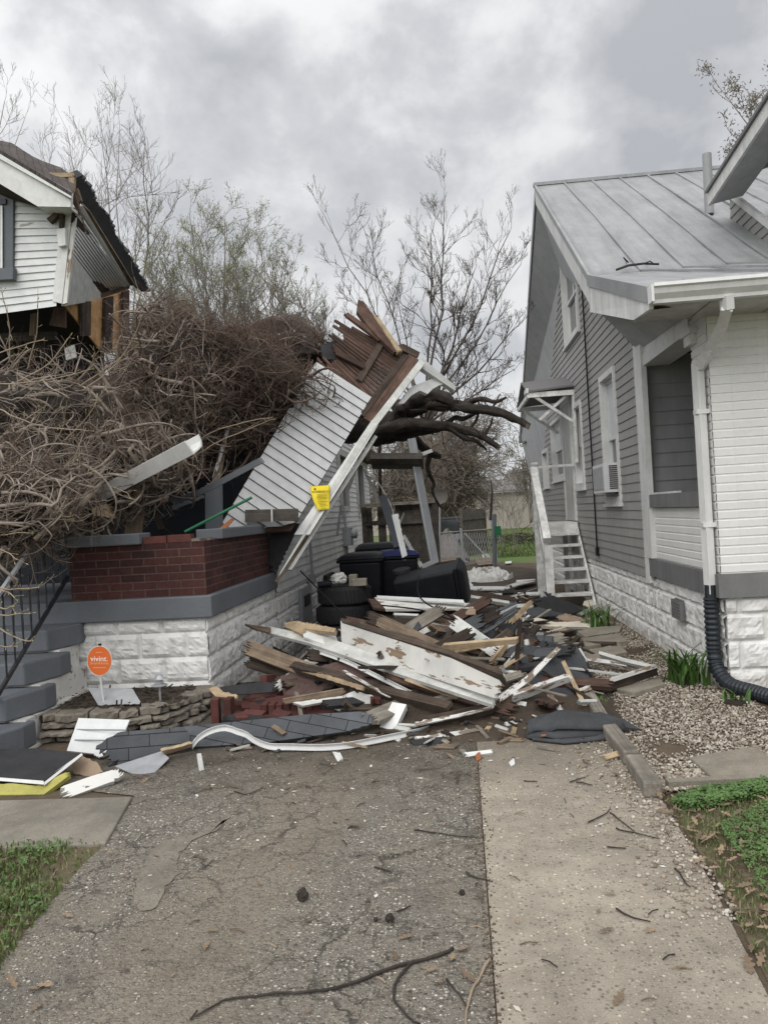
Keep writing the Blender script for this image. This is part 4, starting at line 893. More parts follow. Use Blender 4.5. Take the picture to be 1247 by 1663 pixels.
# side wall (in shade behind the fallen section)
LW = lambda u, v, off: V((XL+off-0.10*max(0, v-.7)/2.4*0.6, u, v))
LWIN = [(14.75, 15.75, 1.75, 2.75), (17.5, 18.6, 1.6, 2.75)]
mb = MB(); lap(mb, LW, lambda v: 8.87+max(0, v-1.0)*2.6, lambda v: 20.2, 0.70, 3.12, 0.105, 0.016, LWIN); mb.build('siding_wall', 'shade_siding', lh)
mb = MB(); rockface(mb, lambda u, v, off: V((XL-0.03+off, 8.925+u, v)), 11.2, 0.71, 0.41, JL[:6]+[0.70], 0.03, 0.042, 6); mb.build('foundation', 'rock', lh)
for y0, y1, z0, z1 in LWIN:
    mb = MB(); X0 = XL-.05
    for a, b in (((y0-.1, z0-.1), (y1+.1, z0)), ((y0-.1, z1), (y1+.1, z1+.1)), ((y0-.1, z0), (y0, z1)), ((y1, z0), (y1+.1, z1))): mb.box((X0, a[0], a[1]), (XL+.02, b[0], b[1]))
    wn2 = mb.build('window', 'white_dirty', lh); mb = MB(); mb.poly((X0, y0, z0), (X0, y1, z0), (X0, y1, z1), (X0, y0, z1)); mb.build('pane', 'glass', wn2)
mb = MB(); mb.box((XL-.02, 10.15, .12), (XL+.05, 10.85, .60)); hd = mb.build('crawl_space_hatch', 'grey_metal', lh); mb = MB(); mb.box((XL+.051, 10.3, .35), (XL+.06, 10.7, .5)); mb.build('hatch_plate', 'black_iron', hd)
mb = MB(); mb.box((XL, 12.2, .18), (XL+.06, 13.0, .62)); mb.build('vent_panel', 'black_iron', lh)
mb = MB(); mb.box((XL-.02, 14.6, .98), (XL+.16, 14.95, 1.32)); mb.lathe([(0.0, .0), (.09, .0), (.09, .1), (0, .12)], (XL+.16, 14.78, 1.2), (1, 0, 0), 14); mt = mb.build('electric_meter', 'grey_metal', lh)
mb = MB(); mb.cyl((XL+.05, 14.78, 1.3), (XL-.05, 14.78, 3.0), .025, 8); mb.cyl((XL+.05, 14.78, .98), (XL+.05, 14.78, .1), .02, 8); mb.build('conduit', 'grey_metal', mt)
mb = MB(); mb.cyl((XL+.06, 10.9, 1.45), (XL+.06, 10.95, .70), .022, 8); mb.box((XL, 10.88, .62), (XL+.1, 11.0, .74)); mb.build('conduit', 'grey_metal', lh)
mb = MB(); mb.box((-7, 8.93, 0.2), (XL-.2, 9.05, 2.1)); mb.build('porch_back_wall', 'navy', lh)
mb = MB(); mb.box((-7, 6.7, .90), (XL-.25, 8.9, .944)); mb.build('porch_floor', 'dark', lh)  # floor in near-black, the porch shade put into its colour
mb = MB(); mb.box((-8, 9.1, 0), (XL-.5, 20, 2.9)); mb.build('interior_dark_box', 'dark', lh)  # added box, closes the view through and stands in for interior darkness
mb = MB(); mb.box((-2.5, 17.5, 2.9), (XL+.35, 20.6, 3.06)); mb.build('rear_eave', 'wood_dark', lh)
# torn upper gable
YU = 8.6
def U(x, y, Y=YU): return pY(x, y, Y)
def Uo(x, y, off=0.0): return U(x, y, YU-off)
# front wall of lapped boards, sagging towards the left
bmb = MB(); rows = 17
for k in range(rows):
    t0, t1 = k/rows, (k+1)/rows
    yl0, yl1 = 290+(522-290)*t0, 290+(522-290)*t1; yr0, yr1 = 300+(497-300)*t0, 300+(497-300)*t1
    xr0, xr1 = 104-12*t0, 104-12*t1; sag = rnd.uniform(-.6, .6)
    bmb.poly(Uo(-90, yl1+sag, .022), Uo(xr1, yr1+sag, .022), Uo(xr0, yr0, .004), Uo(-90, yl0, .004)); bmb.poly(Uo(-90, yl1+sag, .022), Uo(xr1, yr1+sag, .022), Uo(xr1, yr1+sag, .0), Uo(-90, yl1+sag, .0))
bmb.build('clapboard_wall', 'siding_old', lh)
slab('corner_board', [Uo(99, 352, .03), Uo(118, 338, .03), Uo(101, 493, .03), Uo(86, 489, .03)], .03, 'white', parent=lh)
slab('corner_board', [Uo(118, 352, .02), Uo(125, 340, .02), Uo(109, 492, .02), Uo(102, 494, .02)], .03, 'peel', parent=lh)
slab('gable_fascia', [U(-60, 222, 8.25), U(116, 318, 8.25), U(115, 336, 8.25), U(62, 335, 8.25), U(-60, 262, 8.25)], .05, 'white', parent=lh)
slab('gable_fascia', [U(-60, 208, 8.21), U(117, 312, 8.21), U(116, 322, 8.21), U(-60, 224, 8.21)], .04, 'vinyl_white', parent=lh)
slab('gable_soffit', [U(-60, 262, 8.28), U(60, 333, 8.28), U(60, 336, 8.58), U(-60, 300, 8.58)], .02, 'wood_dark', parent=lh)
slab('soffit_return', [U(60, 318, 8.3), U(113, 333, 8.3), U(113, 337, 8.3), U(61, 334, 8.3)], .25, 'fascia', parent=lh)
slab('roof', [U(-60, 207, 8.2), U(118, 313, 8.2), U(124, 290, 9.2), U(100, 272, 9.6), U(60, 258, 9.8), U(20, 232, 10), U(-60, 215, 10)], .07, 'shingle_brown', parent=lh, jag=(3, 4), amp=.05)
slab('roof_sheathing', [U(75, 280, 8.9), U(122, 281, 9.0), U(118, 287, 9.0), U(78, 288, 8.9)], .03, 'wood_fresh', parent=lh, jag=(1,), amp=.05)
for q in (([(112, 288), (121, 288), (119, 318), (114, 318)], 'wood_fresh', 8.8), ([(70, 300), (110, 292), (111, 310), (95, 312)], 'wood_dark', 8.9), ([(112, 312), (122, 315), (140, 380), (132, 352), (118, 330)], 'wood_red', 8.5), ([(118, 318), (126, 305), (132, 325), (124, 332)], 'wood_mid', 8.7)):
    slab('broken_rafter', [U(x, y, q[2]) for x, y in q[0]], .05, q[1], parent=lh)
slab('torn_roof_edge', [U(118, 292, 8.8), U(132, 285, 9.0), U(146, 302, 9.4), U(160, 330, 9.9), U(178, 352, 10.4), U(197, 395, 10.9), U(212, 415, 11.2), U(226, 440, 11.6), U(244, 474, 12), U(228, 474, 12), U(206, 455, 11.6), U(190, 412, 11.), U(160, 365, 10.3), U(134, 330, 9.4)], .10, 'shingle_dark', parent=lh, jag=(1, 2, 3, 4, 5, 6, 7), amp=.12)
for k, (c, m) in enumerate((([(134, 332), (146, 344), (220, 464), (212, 464)], 'wood_mid'), ([(128, 336), (136, 334), (212, 463), (204, 465)], 'white_dirty'), ([(120, 338), (129, 337), (196, 462), (185, 462)], 'cream'))):
    slab('soffit_board', [U(c[0][0], c[0][1], 9.0), U(c[1][0], c[1][1], 9.1), U(c[2][0], c[2][1], 11.4), U(c[3][0], c[3][1], 11.3)], .02, m, parent=lh)
# racked side wall: boards run down to the right
mb = MB(); A0, A1, B0, B1 = (124, 338), (113, 412), (212, 463), (167, 480); n = 12
for k in range(n):
    t0, t1 = k/n, (k+.70)/n
    L = lambda t: U(A0[0]+(A1[0]-A0[0])*t, A0[1]+(A1[1]-A0[1])*t, 8.62); R = lambda t: U(B0[0]+(B1[0]-B0[0])*t, B0[1]+(B1[1]-B0[1])*t, 11.2)
    off = V((.006, -.006, .004)); mb.poly(L(t0), R(t0), R(t1)+off, L(t1)+off); mb.poly(L(t1)+off, R(t1)+off, R(t1)-off*.5, L(t1)-off*.5)
mb.build('racked_side_boards', 'siding_old', lh)
slab('lap_shade_backing', [U(120, 342, 8.7), U(208, 464, 11.35), U(168, 479, 11.3), U(114, 412, 8.7)], .02, 'wood_dark', parent=lh)  # dark sheet added behind the gaps, imitates shadow lines under the laps
slab('gypsum_patch', [U(112, 412, 8.63), U(128, 425, 9.1), U(164, 477, 10.6), U(165, 487, 10.6), U(103, 497, 8.63)], .02, 'board_grey', parent=lh, jag=(1,), amp=.04)
slab('sill_beam', [U(160, 478, 10.7), U(212, 462, 11.3), U(211, 469, 11.3), U(163, 486, 10.7)], .06, 'wood_dark', parent=lh)
slab('sheathing', [U(106, 497, 9.0), U(163, 486, 10.4), U(210, 470, 11.1), U(206, 572, 11.1), U(168, 574, 10.5), U(134, 532, 9.7)], .02, 'tan', parent=lh)
for q, m in (([(134, 490), (149, 489), (148, 545), (135, 546)], 'wood_dark'), ([(172, 484), (185, 481), (183, 573), (171, 573)], 'wood_dark'), ([(201, 474), (211, 471), (210, 565), (203, 571)], 'wood_red'), ([(88, 500), (106, 498), (106, 532), (80, 528)], 'wood_red'), ([(50, 510), (58, 508), (56, 545), (48, 545)], 'wood_mid')):
    slab('stud', [U(x, y, 9.0) if x < 110 else U(x, y, 9.6+(x-135)*.018) for x, y in q], .04, m, parent=lh)
slab('cavity_dark_panel', [U(-90, 500, 9.3), U(108, 490, 9.3), U(170, 575, 10.9), U(172, 640, 10.9), U(-90, 640, 9.3)], .05, 'dark', parent=lh)  # dark panel put in for the shade of the open cavity
slab('ceiling_beam', [U(-90, 545, 9.1), U(90, 538, 9.1), U(90, 552, 9.1), U(-90, 558, 9.1)], .06, 'wood_dark', parent=lh)
slab('insulation_scrap', [U(105, 566, 9.2), U(120, 560, 9.2), U(124, 580, 9.2), U(108, 585, 9.2)], .03, 'plastic_sheet', parent=lh)
for q in ([(76, 355), (97, 338), (101, 343), (82, 362)], [(97, 345), (103, 343), (101, 370), (96, 370)]): slab('bracket_stub', [Uo(x, y, .1) for x, y in q], .06, 'wood_dark', parent=lh)
slab('bracket_block', [Uo(92, 372, .09), Uo(106, 370, .09), Uo(107, 398, .09), Uo(95, 400, .09)], .05, 'white', parent=lh)
# grey window in the gable
mb = MB()
def ub(x0, y0, x1, y1, off, th): return [Uo(x0, y0, off), Uo(x1, y0, off), Uo(x1, y1, off), Uo(x0, y1, off)]
gw = slab('window', [Uo(-40, 306, .06), Uo(22, 306, .06), Uo(21, 455, .06), Uo(-40, 457, .06)], .05, 'slate_paint', parent=lh)
slab('pane', ub(-40, 332, 4, 440, .075, 0), .01, 'glass', parent=gw); slab('sash', ub(1, 334, 4.5, 440, .085, 0), .01, 'white', parent=gw); slab('sill', [Uo(-40, 438, .11), Uo(22, 434, .11), Uo(21, 453, .11), Uo(-40, 456, .11)], .08, 'slate_paint', parent=gw)
slab('window_head', ub(-40, 322, 10, 331, .085, 0), .02, 'black_iron', parent=gw)

# ---- fallen gable section leaning over the porch
fw_ = thing('fallen_wall_section', 'white clapboard gable section torn off and leaning over the brick porch', 'wall section', (-1.7, 8.8, 1.0))
PLN = Plane(pY(360, 850, 8.3), pY(490, 850, 8.6), pY(605, 685, 9.6))
c_tl, c_tr, c_br, c_bl = (514, 588), (603, 645), (473, 862), (352, 866)
uo = PLN(*c_tl); ua = (PLN(*c_tr)-uo); vb = (PLN(*c_bl)-uo); ulen, vlen = ua.length, vb.length; ue = ua.normalized(); nn = ue.cross(vb).normalized()
if nn.dot(EYE-uo) < 0: nn = -nn
ve = nn.cross(ue); ve = ve if ve.dot(vb) > 0 else -ve; H_ = vb.dot(ve)
c3 = PLN(*c_br)-uo
def FP(u, v, off): return uo+ue*u+ve*v+nn*off
du0 = vb.dot(ue)/H_; du1 = (c3.dot(ue)-ulen)/c3.dot(ve)
def uvp(x, y): q = PLN(x, y)-uo; return q.dot(ue), q.dot(ve)
(uA, vA), (uB, vB) = uvp(356, 866), uvp(476, 853)
mb = MB(); npit = 21; pit = H_/npit
for k in range(npit):
    v0_, v1_ = k*pit, (k+1)*pit; a0, a1 = du0*v0_, du0*v1_
    e0 = ulen+du1*v0_; e1_ = ulen+du1*v1_
    clip = lambda v: uB+(uA-uB)*(v-vB)/(vA-vB) if v > vB else 99
    e0 = max(a0+.01, min(e0, clip(v0_))); e1_ = max(a1+.01, min(e1_, clip(v1_)))
    mb.poly(FP(a0, v0_, .003), FP(e0, v0_, .003), FP(e1_, v1_, .026), FP(a1, v1_, .026)); mb.poly(FP(a1, v1_, .026), FP(e1_, v1_, .026), FP(e1_, v1_-.012, -.01), FP(a1, v1_-.012, -.01))
mb.build('siding', 'panel', fw_)
slab('siding_backing', [PLN(512, 590, -.03), PLN(602, 646, -.03), PLN(473, 862, -.03), PLN(350, 866, -.03)], .04, 'wood_red', parent=fw_)
slab('barge_board', [PLN(604, 682, .03), PLN(614, 690, .03), PLN(503, 868, .03), PLN(478, 868, .03)], .03, 'white', parent=fw_)
slab('barge_board', [PLN(682, 583, .05), PLN(690, 590, .05), PLN(604, 701, .05), PLN(457, 930, .02), PLN(450, 938, .02), PLN(597, 692, .05)], .035, 'white_dirty', parent=fw_, jag=(3,), amp=.04)
slab('barge_trim', [PLN(608, 706, -.06), PLN(613, 709, -.06), PLN(474, 925, -.06), PLN(468, 925, -.06)], .03, 'white_dirty', parent=fw_)
slab('barge_trim', [PLN(600, 722, -.2), PLN(606, 724, -.2), PLN(450, 946, -.3), PLN(446, 944, -.3)], .03, 'wood_mid', parent=fw_)
# exposed sheathing slats beyond the siding
S0, S1, S2, S3 = (560, 522), (668, 585), (585, 672), (520, 590)
def SQ(a, b, off=-.05): return PLN(S0[0]*(1-a)*(1-b)+S1[0]*a*(1-b)+S2[0]*a*b+S3[0]*(1-a)*b, S0[1]*(1-a)*(1-b)+S1[1]*a*(1-b)+S2[1]*a*b+S3[1]*(1-a)*b, off)
for k in range(18):
    b0 = k/18+.003; b1 = (k+(.78 if 3 < k < 12 else .93))/18; a0 = rnd.uniform(-.12, .12) + (.25 if k in (12, 13, 14) else 0); 
    slab('sheathing_slat', [SQ(a0, b0), SQ(.98, b0), SQ(.98, b1), SQ(a0+rnd.uniform(-.02, .02), b1)], .02, 'wood_red', parent=fw_, jag=(3,), amp=.02)
slab('stud', [PLN(616, 552, -.02), PLN(625, 557, -.02), PLN(588, 620, -.02), PLN(579, 615, -.02)], .05, 'wood_dark', parent=fw_)
slab('edge_rafter', [PLN(664, 575, .0), PLN(680, 584, .0), PLN(610, 690, .0), PLN(590, 678, .0)], .07, 'wood_red', parent=fw_)
slab('edge_rafter', [PLN(654, 574, .01), PLN(664, 577, .01), PLN(592, 676, .01), PLN(584, 672, .01)], .06, 'wood_dark', parent=fw_)
slab('broken_beam', [PLN(582, 486, .05), PLN(590, 490, .05), PLN(652, 568, .05), PLN(640, 572, .05), PLN(602, 535, .05), PLN(580, 505, .05)], .07, 'wood_red', parent=fw_, jag=(0,), amp=.03)
slab('broken_beam', [PLN(606, 512, .07), PLN(616, 516, .07), PLN(652, 568, .07), PLN(646, 572, .07)], .06, 'wood_fresh', parent=fw_, jag=(0, 2), amp=.04)
slab('broken_beam', [PLN(561, 512, .03), PLN(566, 508, .03), PLN(620, 545, .03), PLN(615, 553, .03)], .04, 'wood_red', parent=fw_, jag=(0,), amp=.03)
slab('broken_beam', [PLN(538, 562, .02), PLN(592, 590, .02), PLN(590, 598, .02), PLN(545, 575, .02)], .04, 'wood_red', parent=fw_, jag=(3,), amp=.05)
slab('felt_scrap', [PLN(520, 560, -.15), PLN(545, 553, -.15), PLN(566, 562, -.15), PLN(560, 580, -.15), PLN(525, 585, -.15)], .03, 'tar', parent=fw_, jag=(0, 1, 2, 3), amp=.05)
slab('ridge_board', [PLN(640, 562, -.1), PLN(655, 558, -.1), PLN(682, 572, -.1), PLN(676, 580, -.1)], .1, 'wood_dark', parent=fw_)
# white gable bracket sticking out
slab('bracket_arm', [PLN(682, 584, .02), PLN(688, 583, .02), PLN(741, 628, -.3), PLN(738, 634, -.3), PLN(684, 597, .0)], .08, 'white', parent=fw_)
slab('scroll_bracket', [PLN(646, 656, -.05), PLN(668, 628, -.08), PLN(706, 613, -.18), PLN(726, 622, -.25), PLN(712, 626, -.22), PLN(702, 632, -.18), PLN(694, 640, -.14), PLN(682, 634, -.12), PLN(668, 642, -.09), PLN(656, 655, -.06)], .05, 'white', parent=fw_)
# porch soffit scrap under the limb, dark
slab('hanging_soffit', [pY(601, 745, 12), pY(686, 745, 12), pY(688, 762, 12.2), pY(605, 762, 12.2)], .12, 'fence', parent=fw_)

# ---- yellow warning tag
wt = thing('warning_tag', 'yellow paper notice headed WARNING stuck on the white barge board', 'notice', PLN(520, 808, .06))
mb = MB()
quad = [(504, 790), (536, 788), (535, 827), (517, 829)]
def WT(u, v):
    x = (quad[0][0]*(1-u)+quad[1][0]*u)*(1-v)+(quad[3][0]*(1-u)+quad[2][0]*u)*v; y = (quad[0][1]*(1-u)+quad[1][1]*u)*(1-v)+(quad[3][1]*(1-u)+quad[2][1]*u)*v
    x += -3.0*(1-u)*sin(pi*v)*(1 if v < .8 else .6); return PLN(x, y, .065+.012*sin(5*v)+.01*sin(4*u+2*v))
sheet(WT, 8, 10, 'paper', 'yellow', .002, wt)
tx = (PLN(534, 797.3)-PLN(508, 798.6)); ty = PLN(519, 790)-PLN(520, 828)
text('WARNING', .044, PLN(521, 798.4, .092), tx, ty, 'ink', wt)
for k in range(9):
    x0, x1 = 513+k*.6, 533; y = 803+k*2.3
    if k in (4,): continue
    mb = MB(); mb.beam(PLN(x0+rnd.uniform(0, 2.5), y+.5, .092), PLN(x1-rnd.uniform(0, 3), y-.4, .092), .004, .0015, nn); mb.build('printed_line', 'ink', wt)
mb = MB(); mb.lathe([(0, 0), (.014, 0), (.014, .002), (0, .002)], PLN(511.5, 794.3, .088), nn, 8); mb.build('printed_emblem', 'ink', wt)

# ================================================================ FALLEN TREE
ft = thing('fallen_tree', 'huge vine-covered tree fallen across the damaged house', 'tree', (-3.0, 7.6, 0))
rnd = random.Random(5)
ELL = [(pY(35, 745, 7.3), V((1.2, 1.0, .86))), (pY(292, 622, 8.7), V((.56, .9, .74))), (pY(370, 635, 9.6), V((1.05, 1.0, .62))), (pY(470, 590, 11.2), V((.75, 1.0, .40))), (pY(28, 822, 6.0), V((.46, .5, .33))), (pY(150, 760, 7.4), V((.75, .7, .45))), (pY(300, 700, 9.2), V((1.1, .8, .55)))]
mb = MB()
for c, r in ELL:
    def sp(u, v, c=c, r=r):
        a = u*2*pi; b = (v-.5)*pi; d = V((cos(a)*cos(b), sin(a)*cos(b), sin(b))); k = .90+.18*noise.noise(d*2.6+c)+.07*noise.noise(d*8+c)
        return c+V((d.x*r.x, d.y*r.y, d.z*r.z))*k
    mb.grid(sp, 40, 24)
mb.build('gap_shade_core', 'core_soil', ft, smooth=False)  # added filler core, its dark colour stands in for shade between the vines
LUMPS = []
for c, r in list(ELL):
    for k in range(4):
        a = V((rnd.gauss(0, 1), -abs(rnd.gauss(0, .7)), rnd.gauss(0, .8))).normalized(); s = rnd.uniform(.18, .40); LUMPS.append((c+V((a.x*r.x, a.y*r.y, a.z*r.z))*.86, V((s*rnd.uniform(.9, 1.8), s, s*rnd.uniform(.5, 1.0)))))
def vines(n, steps, step, r0, r1, m, name, weights, wild=.5, lift=.02, droop=.0, sides=4):
    mb = MB()
    for _ in range(n):
        c, r = rnd.choices(ELL, weights)[0]; mean = (r.x+r.y+r.z)/3
        while True:
            d = V((rnd.gauss(0, 1), rnd.gauss(0, 1), rnd.gauss(0, 1))).normalized()
            if d.y < .35: break
        dr = V((rnd.gauss(0, 1), rnd.gauss(0, .6), rnd.gauss(0, .8)-droop)).normalized(); rad = rnd.uniform(r0, r1); lf = 1.0+lift*rnd.random()**1.5*3; pts = []; rr_ = []
        N = int(steps*rnd.uniform(.6, 1.3)); sd = rnd.random()*100
        for i in range(N):
            k = lf*(.93+.16*noise.noise(d*2.6+c)+.05*noise.noise(V((i*.35, sd, 0))))
            p = c+V((d.x*r.x, d.y*r.y, d.z*r.z))*k; pts.append(p); rr_.append(rad*(1-.55*i/N)*(1+.25*noise.noise(V((i*.9, sd, 3)))))
            dr = (dr+V((rnd.gauss(0, wild), rnd.gauss(0, wild), rnd.gauss(0, wild)-droop*.2)))
            dr -= d*dr.dot(d); dr.normalize(); d = (d+dr*(step/mean)).normalized()
        if len(pts) > 2: mb.tube(pts, rr_, sides)
    o = mb.build(name, m, ft, smooth=True); o['kind'] = 'stuff'; return o
def sticks(n, L0, L1, r0, r1, m, name, weights, kink=.16, noise_=.07, out=.2, fork=.6, sides=4, top=False):
    mb = MB()
    def run(p, dr, L_, rad, c, r, lvl):
        st = .05; N = max(3, int(L_/st)); pts = [p]; rr = [rad]
        for i in range(N):
            dr = dr+V((rnd.gauss(0, noise_), rnd.gauss(0, noise_), rnd.gauss(0, noise_)))
            if rnd.random() < kink: dr = dr+V((rnd.gauss(0, .8), rnd.gauss(0, .8), rnd.gauss(0, .8)))
            q = p-c; e_ = V((q.x/r.x, q.y/r.y, q.z/r.z)); o = V((q.x/r.x**2, q.y/r.y**2, q.z/r.z**2)).normalized()
            if not top:
                if e_.length > 1.16: dr -= o*.16
                elif e_.length < .84: dr += o*.10
            dr.normalize(); p = p+dr*st; pts.append(p); rr.append(rad*(1-.62*(i+1)/N)*rnd.uniform(.85, 1.15))
            if lvl and rnd.random() < fork*st/L_*2.2: run(p, (dr+V((rnd.gauss(0, .6), rnd.gauss(0, .6), rnd.gauss(.1, .6)))).normalized(), L_*rnd.uniform(.3, .6), rr[-1]*.7, c, r, lvl-1)
        mb.tube(pts, rr, sides)
    for _ in range(n):
        ki = rnd.choices(range(len(ELL)), weights)[0]; c, r = ELL[ki]
        if rnd.random() < .45 and not top: c, r = LUMPS[ki*4+rnd.randrange(4)]
        while True:
            d = V((rnd.gauss(0, 1), rnd.gauss(0, 1), rnd.gauss(0, 1))).normalized()
            if (d.y < .35 and not top) or (top and d.z > .45 and d.y < .6): break
        k = rnd.uniform(.84, 1.06); p = c+V((d.x*r.x, d.y*r.y, d.z*r.z))*k; t = V((rnd.gauss(0, 1), rnd.gauss(0, .8), rnd.gauss(0, .8))); t -= d*t.dot(d)*.5; t.normalize()
        dr = (t+d*rnd.uniform(-.1, out)).normalized() if not top else (V((0, 0, 1))+V((rnd.gauss(0, .5), rnd.gauss(0, .4), 0))).normalized()
        run(p, dr, rnd.uniform(L0, L1), rnd.uniform(r0, r1), c, r, 2)
    o = mb.build(name, m, ft, smooth=True); o['kind'] = 'stuff'; return o
WL, WR = [5, 3, .8, .3, 2.2, 3, 1.2], [1.5, 4, 4.5, 2, .8, 1.6, 4.5]
vines(90, 10, .06, .010, .022, 'vine', 'thick_vines', WL, .5, .03, .15, 6)
vines(160, 11, .05, .0045, .010, 'vine', 'vines', WL, .55, .05, .1, 4)
sticks(560, .25, .85, .010, .024, 'vine', 'thick_sticks', [5, 2.2, .5, .2, 2.2, 3, .8], .15, .03, .15, 1.1, 6)
sticks(750, .2, .65, .0040, .0095, 'vine', 'sticks', WL, .14, .04, .35, 1.2, 4)
sticks(650, .2, .65, .0035, .0085, 'vine2', 'shaded_sticks', WL, .14, .04, .2, 1.2, 4)  # darker copy of the sticks, shaded depth put into their colour
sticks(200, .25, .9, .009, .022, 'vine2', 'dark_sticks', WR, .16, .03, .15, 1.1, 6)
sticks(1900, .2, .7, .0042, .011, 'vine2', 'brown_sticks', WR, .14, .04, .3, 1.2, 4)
sticks(1700, .15, .45, .002, .0042, 'vine3', 'fine_twigs', WR, .12, .05, .6, 1.0, 3)
sticks(650, .15, .4, .002, .004, 'vine', 'pale_twigs', WL, .12, .05, .7, 1.0, 3)
sticks(460, .15, .65, .002, .004, 'vine2', 'rising_twigs', [.5, 1.5, 4, 3, .1, .2, 1], .12, .05, .6, 1.2, 3, True)
sticks(160, .10, .4, .002, .0035, 'vine', 'rising_pale_twigs', [2, 3, 1, .5, .1, 1, .5], .12, .05, .6, 1.0, 3, True)
def grow(mb, tips, p, d, L, r, depth, up=.08, wob=.16, kids=(2, 3), ratio=.66, spread=.75, minr=.004, seg=5):
    pts = [p]; q = p
    for i in range(seg):
        d = (d+V((rnd.gauss(0, wob), rnd.gauss(0, wob), rnd.gauss(0, wob)+up))).normalized(); q = q+d*(L/seg); pts.append(q)
    mb.tube(pts, [max(minr, r*(1-.55*i/seg)) for i in range(seg+1)], 6 if r > .03 else (4 if r > .012 else 3), cap=False)
    if depth == 0: tips.append((q, d)); return
    for k in range(rnd.randint(*kids)):
        t = rnd.uniform(.35, 1.0) if k else 1.0; i = min(seg, max(1, round(t*seg))); a = V((rnd.gauss(0, 1), rnd.gauss(0, 1), rnd.gauss(0, 1))); a -= d*a.dot(d); a.normalize()
        sp_ = spread*(rnd.uniform(.5, 1.1) if k else .35)
        grow(mb, tips, pts[i], (d+a*sp_).normalized(), L*ratio*rnd.uniform(.75, 1.2), r*(.62 if k else .7), depth-1, up, wob, kids, ratio, spread, minr, seg)
# logs and limbs
def limb(name, px, Ys, rads, m='bark', sides=18, rough=.12, parent=ft):
    P_ = [pY(x, y, Y) for (x, y), Y in zip(px, Ys)]; q = resample(P_, .045); n = len(q); R_ = []
    for i in range(n):
        t = i/(n-1)*(len(rads)-1); k = min(int(t), len(rads)-2); R_.append(rads[k]+(rads[k+1]-rads[k])*(t-k))
    mb = MB(); mb.tube(q, R_, sides)
    for i, v in enumerate(mb.v):
        c = q[i//sides]; d = V(v)-c; a = i % sides
        mb.v[i] = tuple(c+d*(1+rough*noise.noise(V((v[0]*9, v[1]*9, v[2]*9)))+rough*.8*noise.noise(V((a*2.1, i//sides*.12, 7)))-.22*abs(noise.noise(V((3*cos(a*2*pi/sides), 3*sin(a*2*pi/sides), i//sides*.11))))-.12*abs(noise.noise(V((6*cos(a*2*pi/sides), 6*sin(a*2*pi/sides), i//sides*.3))))))
    return mb.build(name, m, parent, smooth=True)
limb('trunk', [(120, 690), (300, 640), (430, 640), (560, 690), (640, 690)], [8.4, 9.6, 11, 12.2, 12.7], [.42, .42, .36, .32, .24])
limb('limb', [(600, 712), (632, 686), (660, 668), (690, 659), (718, 657), (748, 660), (775, 664), (806, 668), (832, 678), (859, 692)], [12.6, 12.5, 12.5, 12.4, 12.3, 12.2, 12.1, 12.0, 12.0, 11.9], [.20, .16, .125, .13, .10, .10, .085, .08, .07, .05], rough=.35)
limb('limb', [(610, 702), (640, 694), (668, 688), (700, 691), (728, 692), (752, 698), (780, 707), (811, 727)], [12.4, 12.3, 12.3, 12.2, 12.2, 12.1, 12.0, 12.0], [.15, .12, .105, .08, .085, .065, .055, .04], rough=.35)
limb('limb', [(620, 712), (655, 704), (684, 700), (716, 694), (738, 678), (752, 680), (775, 670)], [12.7, 12.6, 12.5, 12.4, 12.4, 12.4, 12.4], [.12, .10, .07, .065, .05, .045, .03], rough=.3)
limb('limb', [(625, 690), (650, 706), (672, 712), (698, 735), (716, 742)], [12.8, 12.8, 12.8, 12.8, 12.8], [.13, .11, .08, .07, .05], rough=.35)
limb('limb', [(700, 733), (694, 760), (704, 785), (702, 800), (716, 825)], [12.8, 12.8, 12.9, 12.9, 13], [.05, .042, .03, .025, .012], rough=.3)
limb('limb', [(640, 670), (672, 650), (700, 640), (724, 648), (742, 660)], [12.4, 12.35, 12.3, 12.2, 12.2], [.14, .15, .14, .10, .06], rough=.45)
limb('branch_stub', [(786, 706), (797, 690), (799, 678)], [12.1, 12.1, 12.1], [.035, .022, .012]); limb('branch_stub', [(758, 700), (772, 684), (778, 664), (776, 648)], [12.2, 12.2, 12.2, 12.2], [.03, .025, .018, .01]); limb('limb', [(748, 660), (778, 648), (804, 652), (822, 645)], [12.2, 12.1, 12.0, 11.9], [.06, .045, .035, .015], rough=.35); limb('limb', [(728, 692), (755, 712), (772, 716), (790, 730)], [12.2, 12.1, 12.1, 12.1], [.06, .05, .035, .015], rough=.35)
limb('branch_stub', [(798, 666), (806, 650), (812, 640)], [12, 12, 12], [.025, .016, .008])
for q, Y in (([(857, 686), (861, 692), (857, 698), (852, 692)], 11.86), ([(809, 721), (814, 727), (809, 731), (804, 726)], 11.96)): slab('splintered_end', [pY(x, y, Y) for x, y in q], .03, 'wood_mid', parent=ft, jag=(0, 1, 2, 3), amp=.02)
def limb_twigs(pts, n, L_, m='bark'):
    mb = MB(); tips_ = []
    for (x, y, Y) in pts:
        for k in range(n): grow(mb, tips_, pY(x+rnd.uniform(-8, 8), y+rnd.uniform(-3, 3), Y), V((rnd.gauss(.3, .6), rnd.gauss(0, .4), rnd.gauss(.3, .6))).normalized(), L_*rnd.uniform(.5, 1.2), .010, 2, up=.03, wob=.22, kids=(1, 3), ratio=.65, minr=.003, seg=4)
    o = mb.build('side_twigs', m, ft); o['kind'] = 'stuff'
limb_twigs([(660, 665, 12.3), (690, 690, 12.2), (720, 700, 12.2), (745, 665, 12.2), (775, 705, 12), (800, 668, 12), (700, 740, 12.8), (650, 700, 12.4), (700, 770, 12.8), (735, 660, 12.2)], 3, .45)
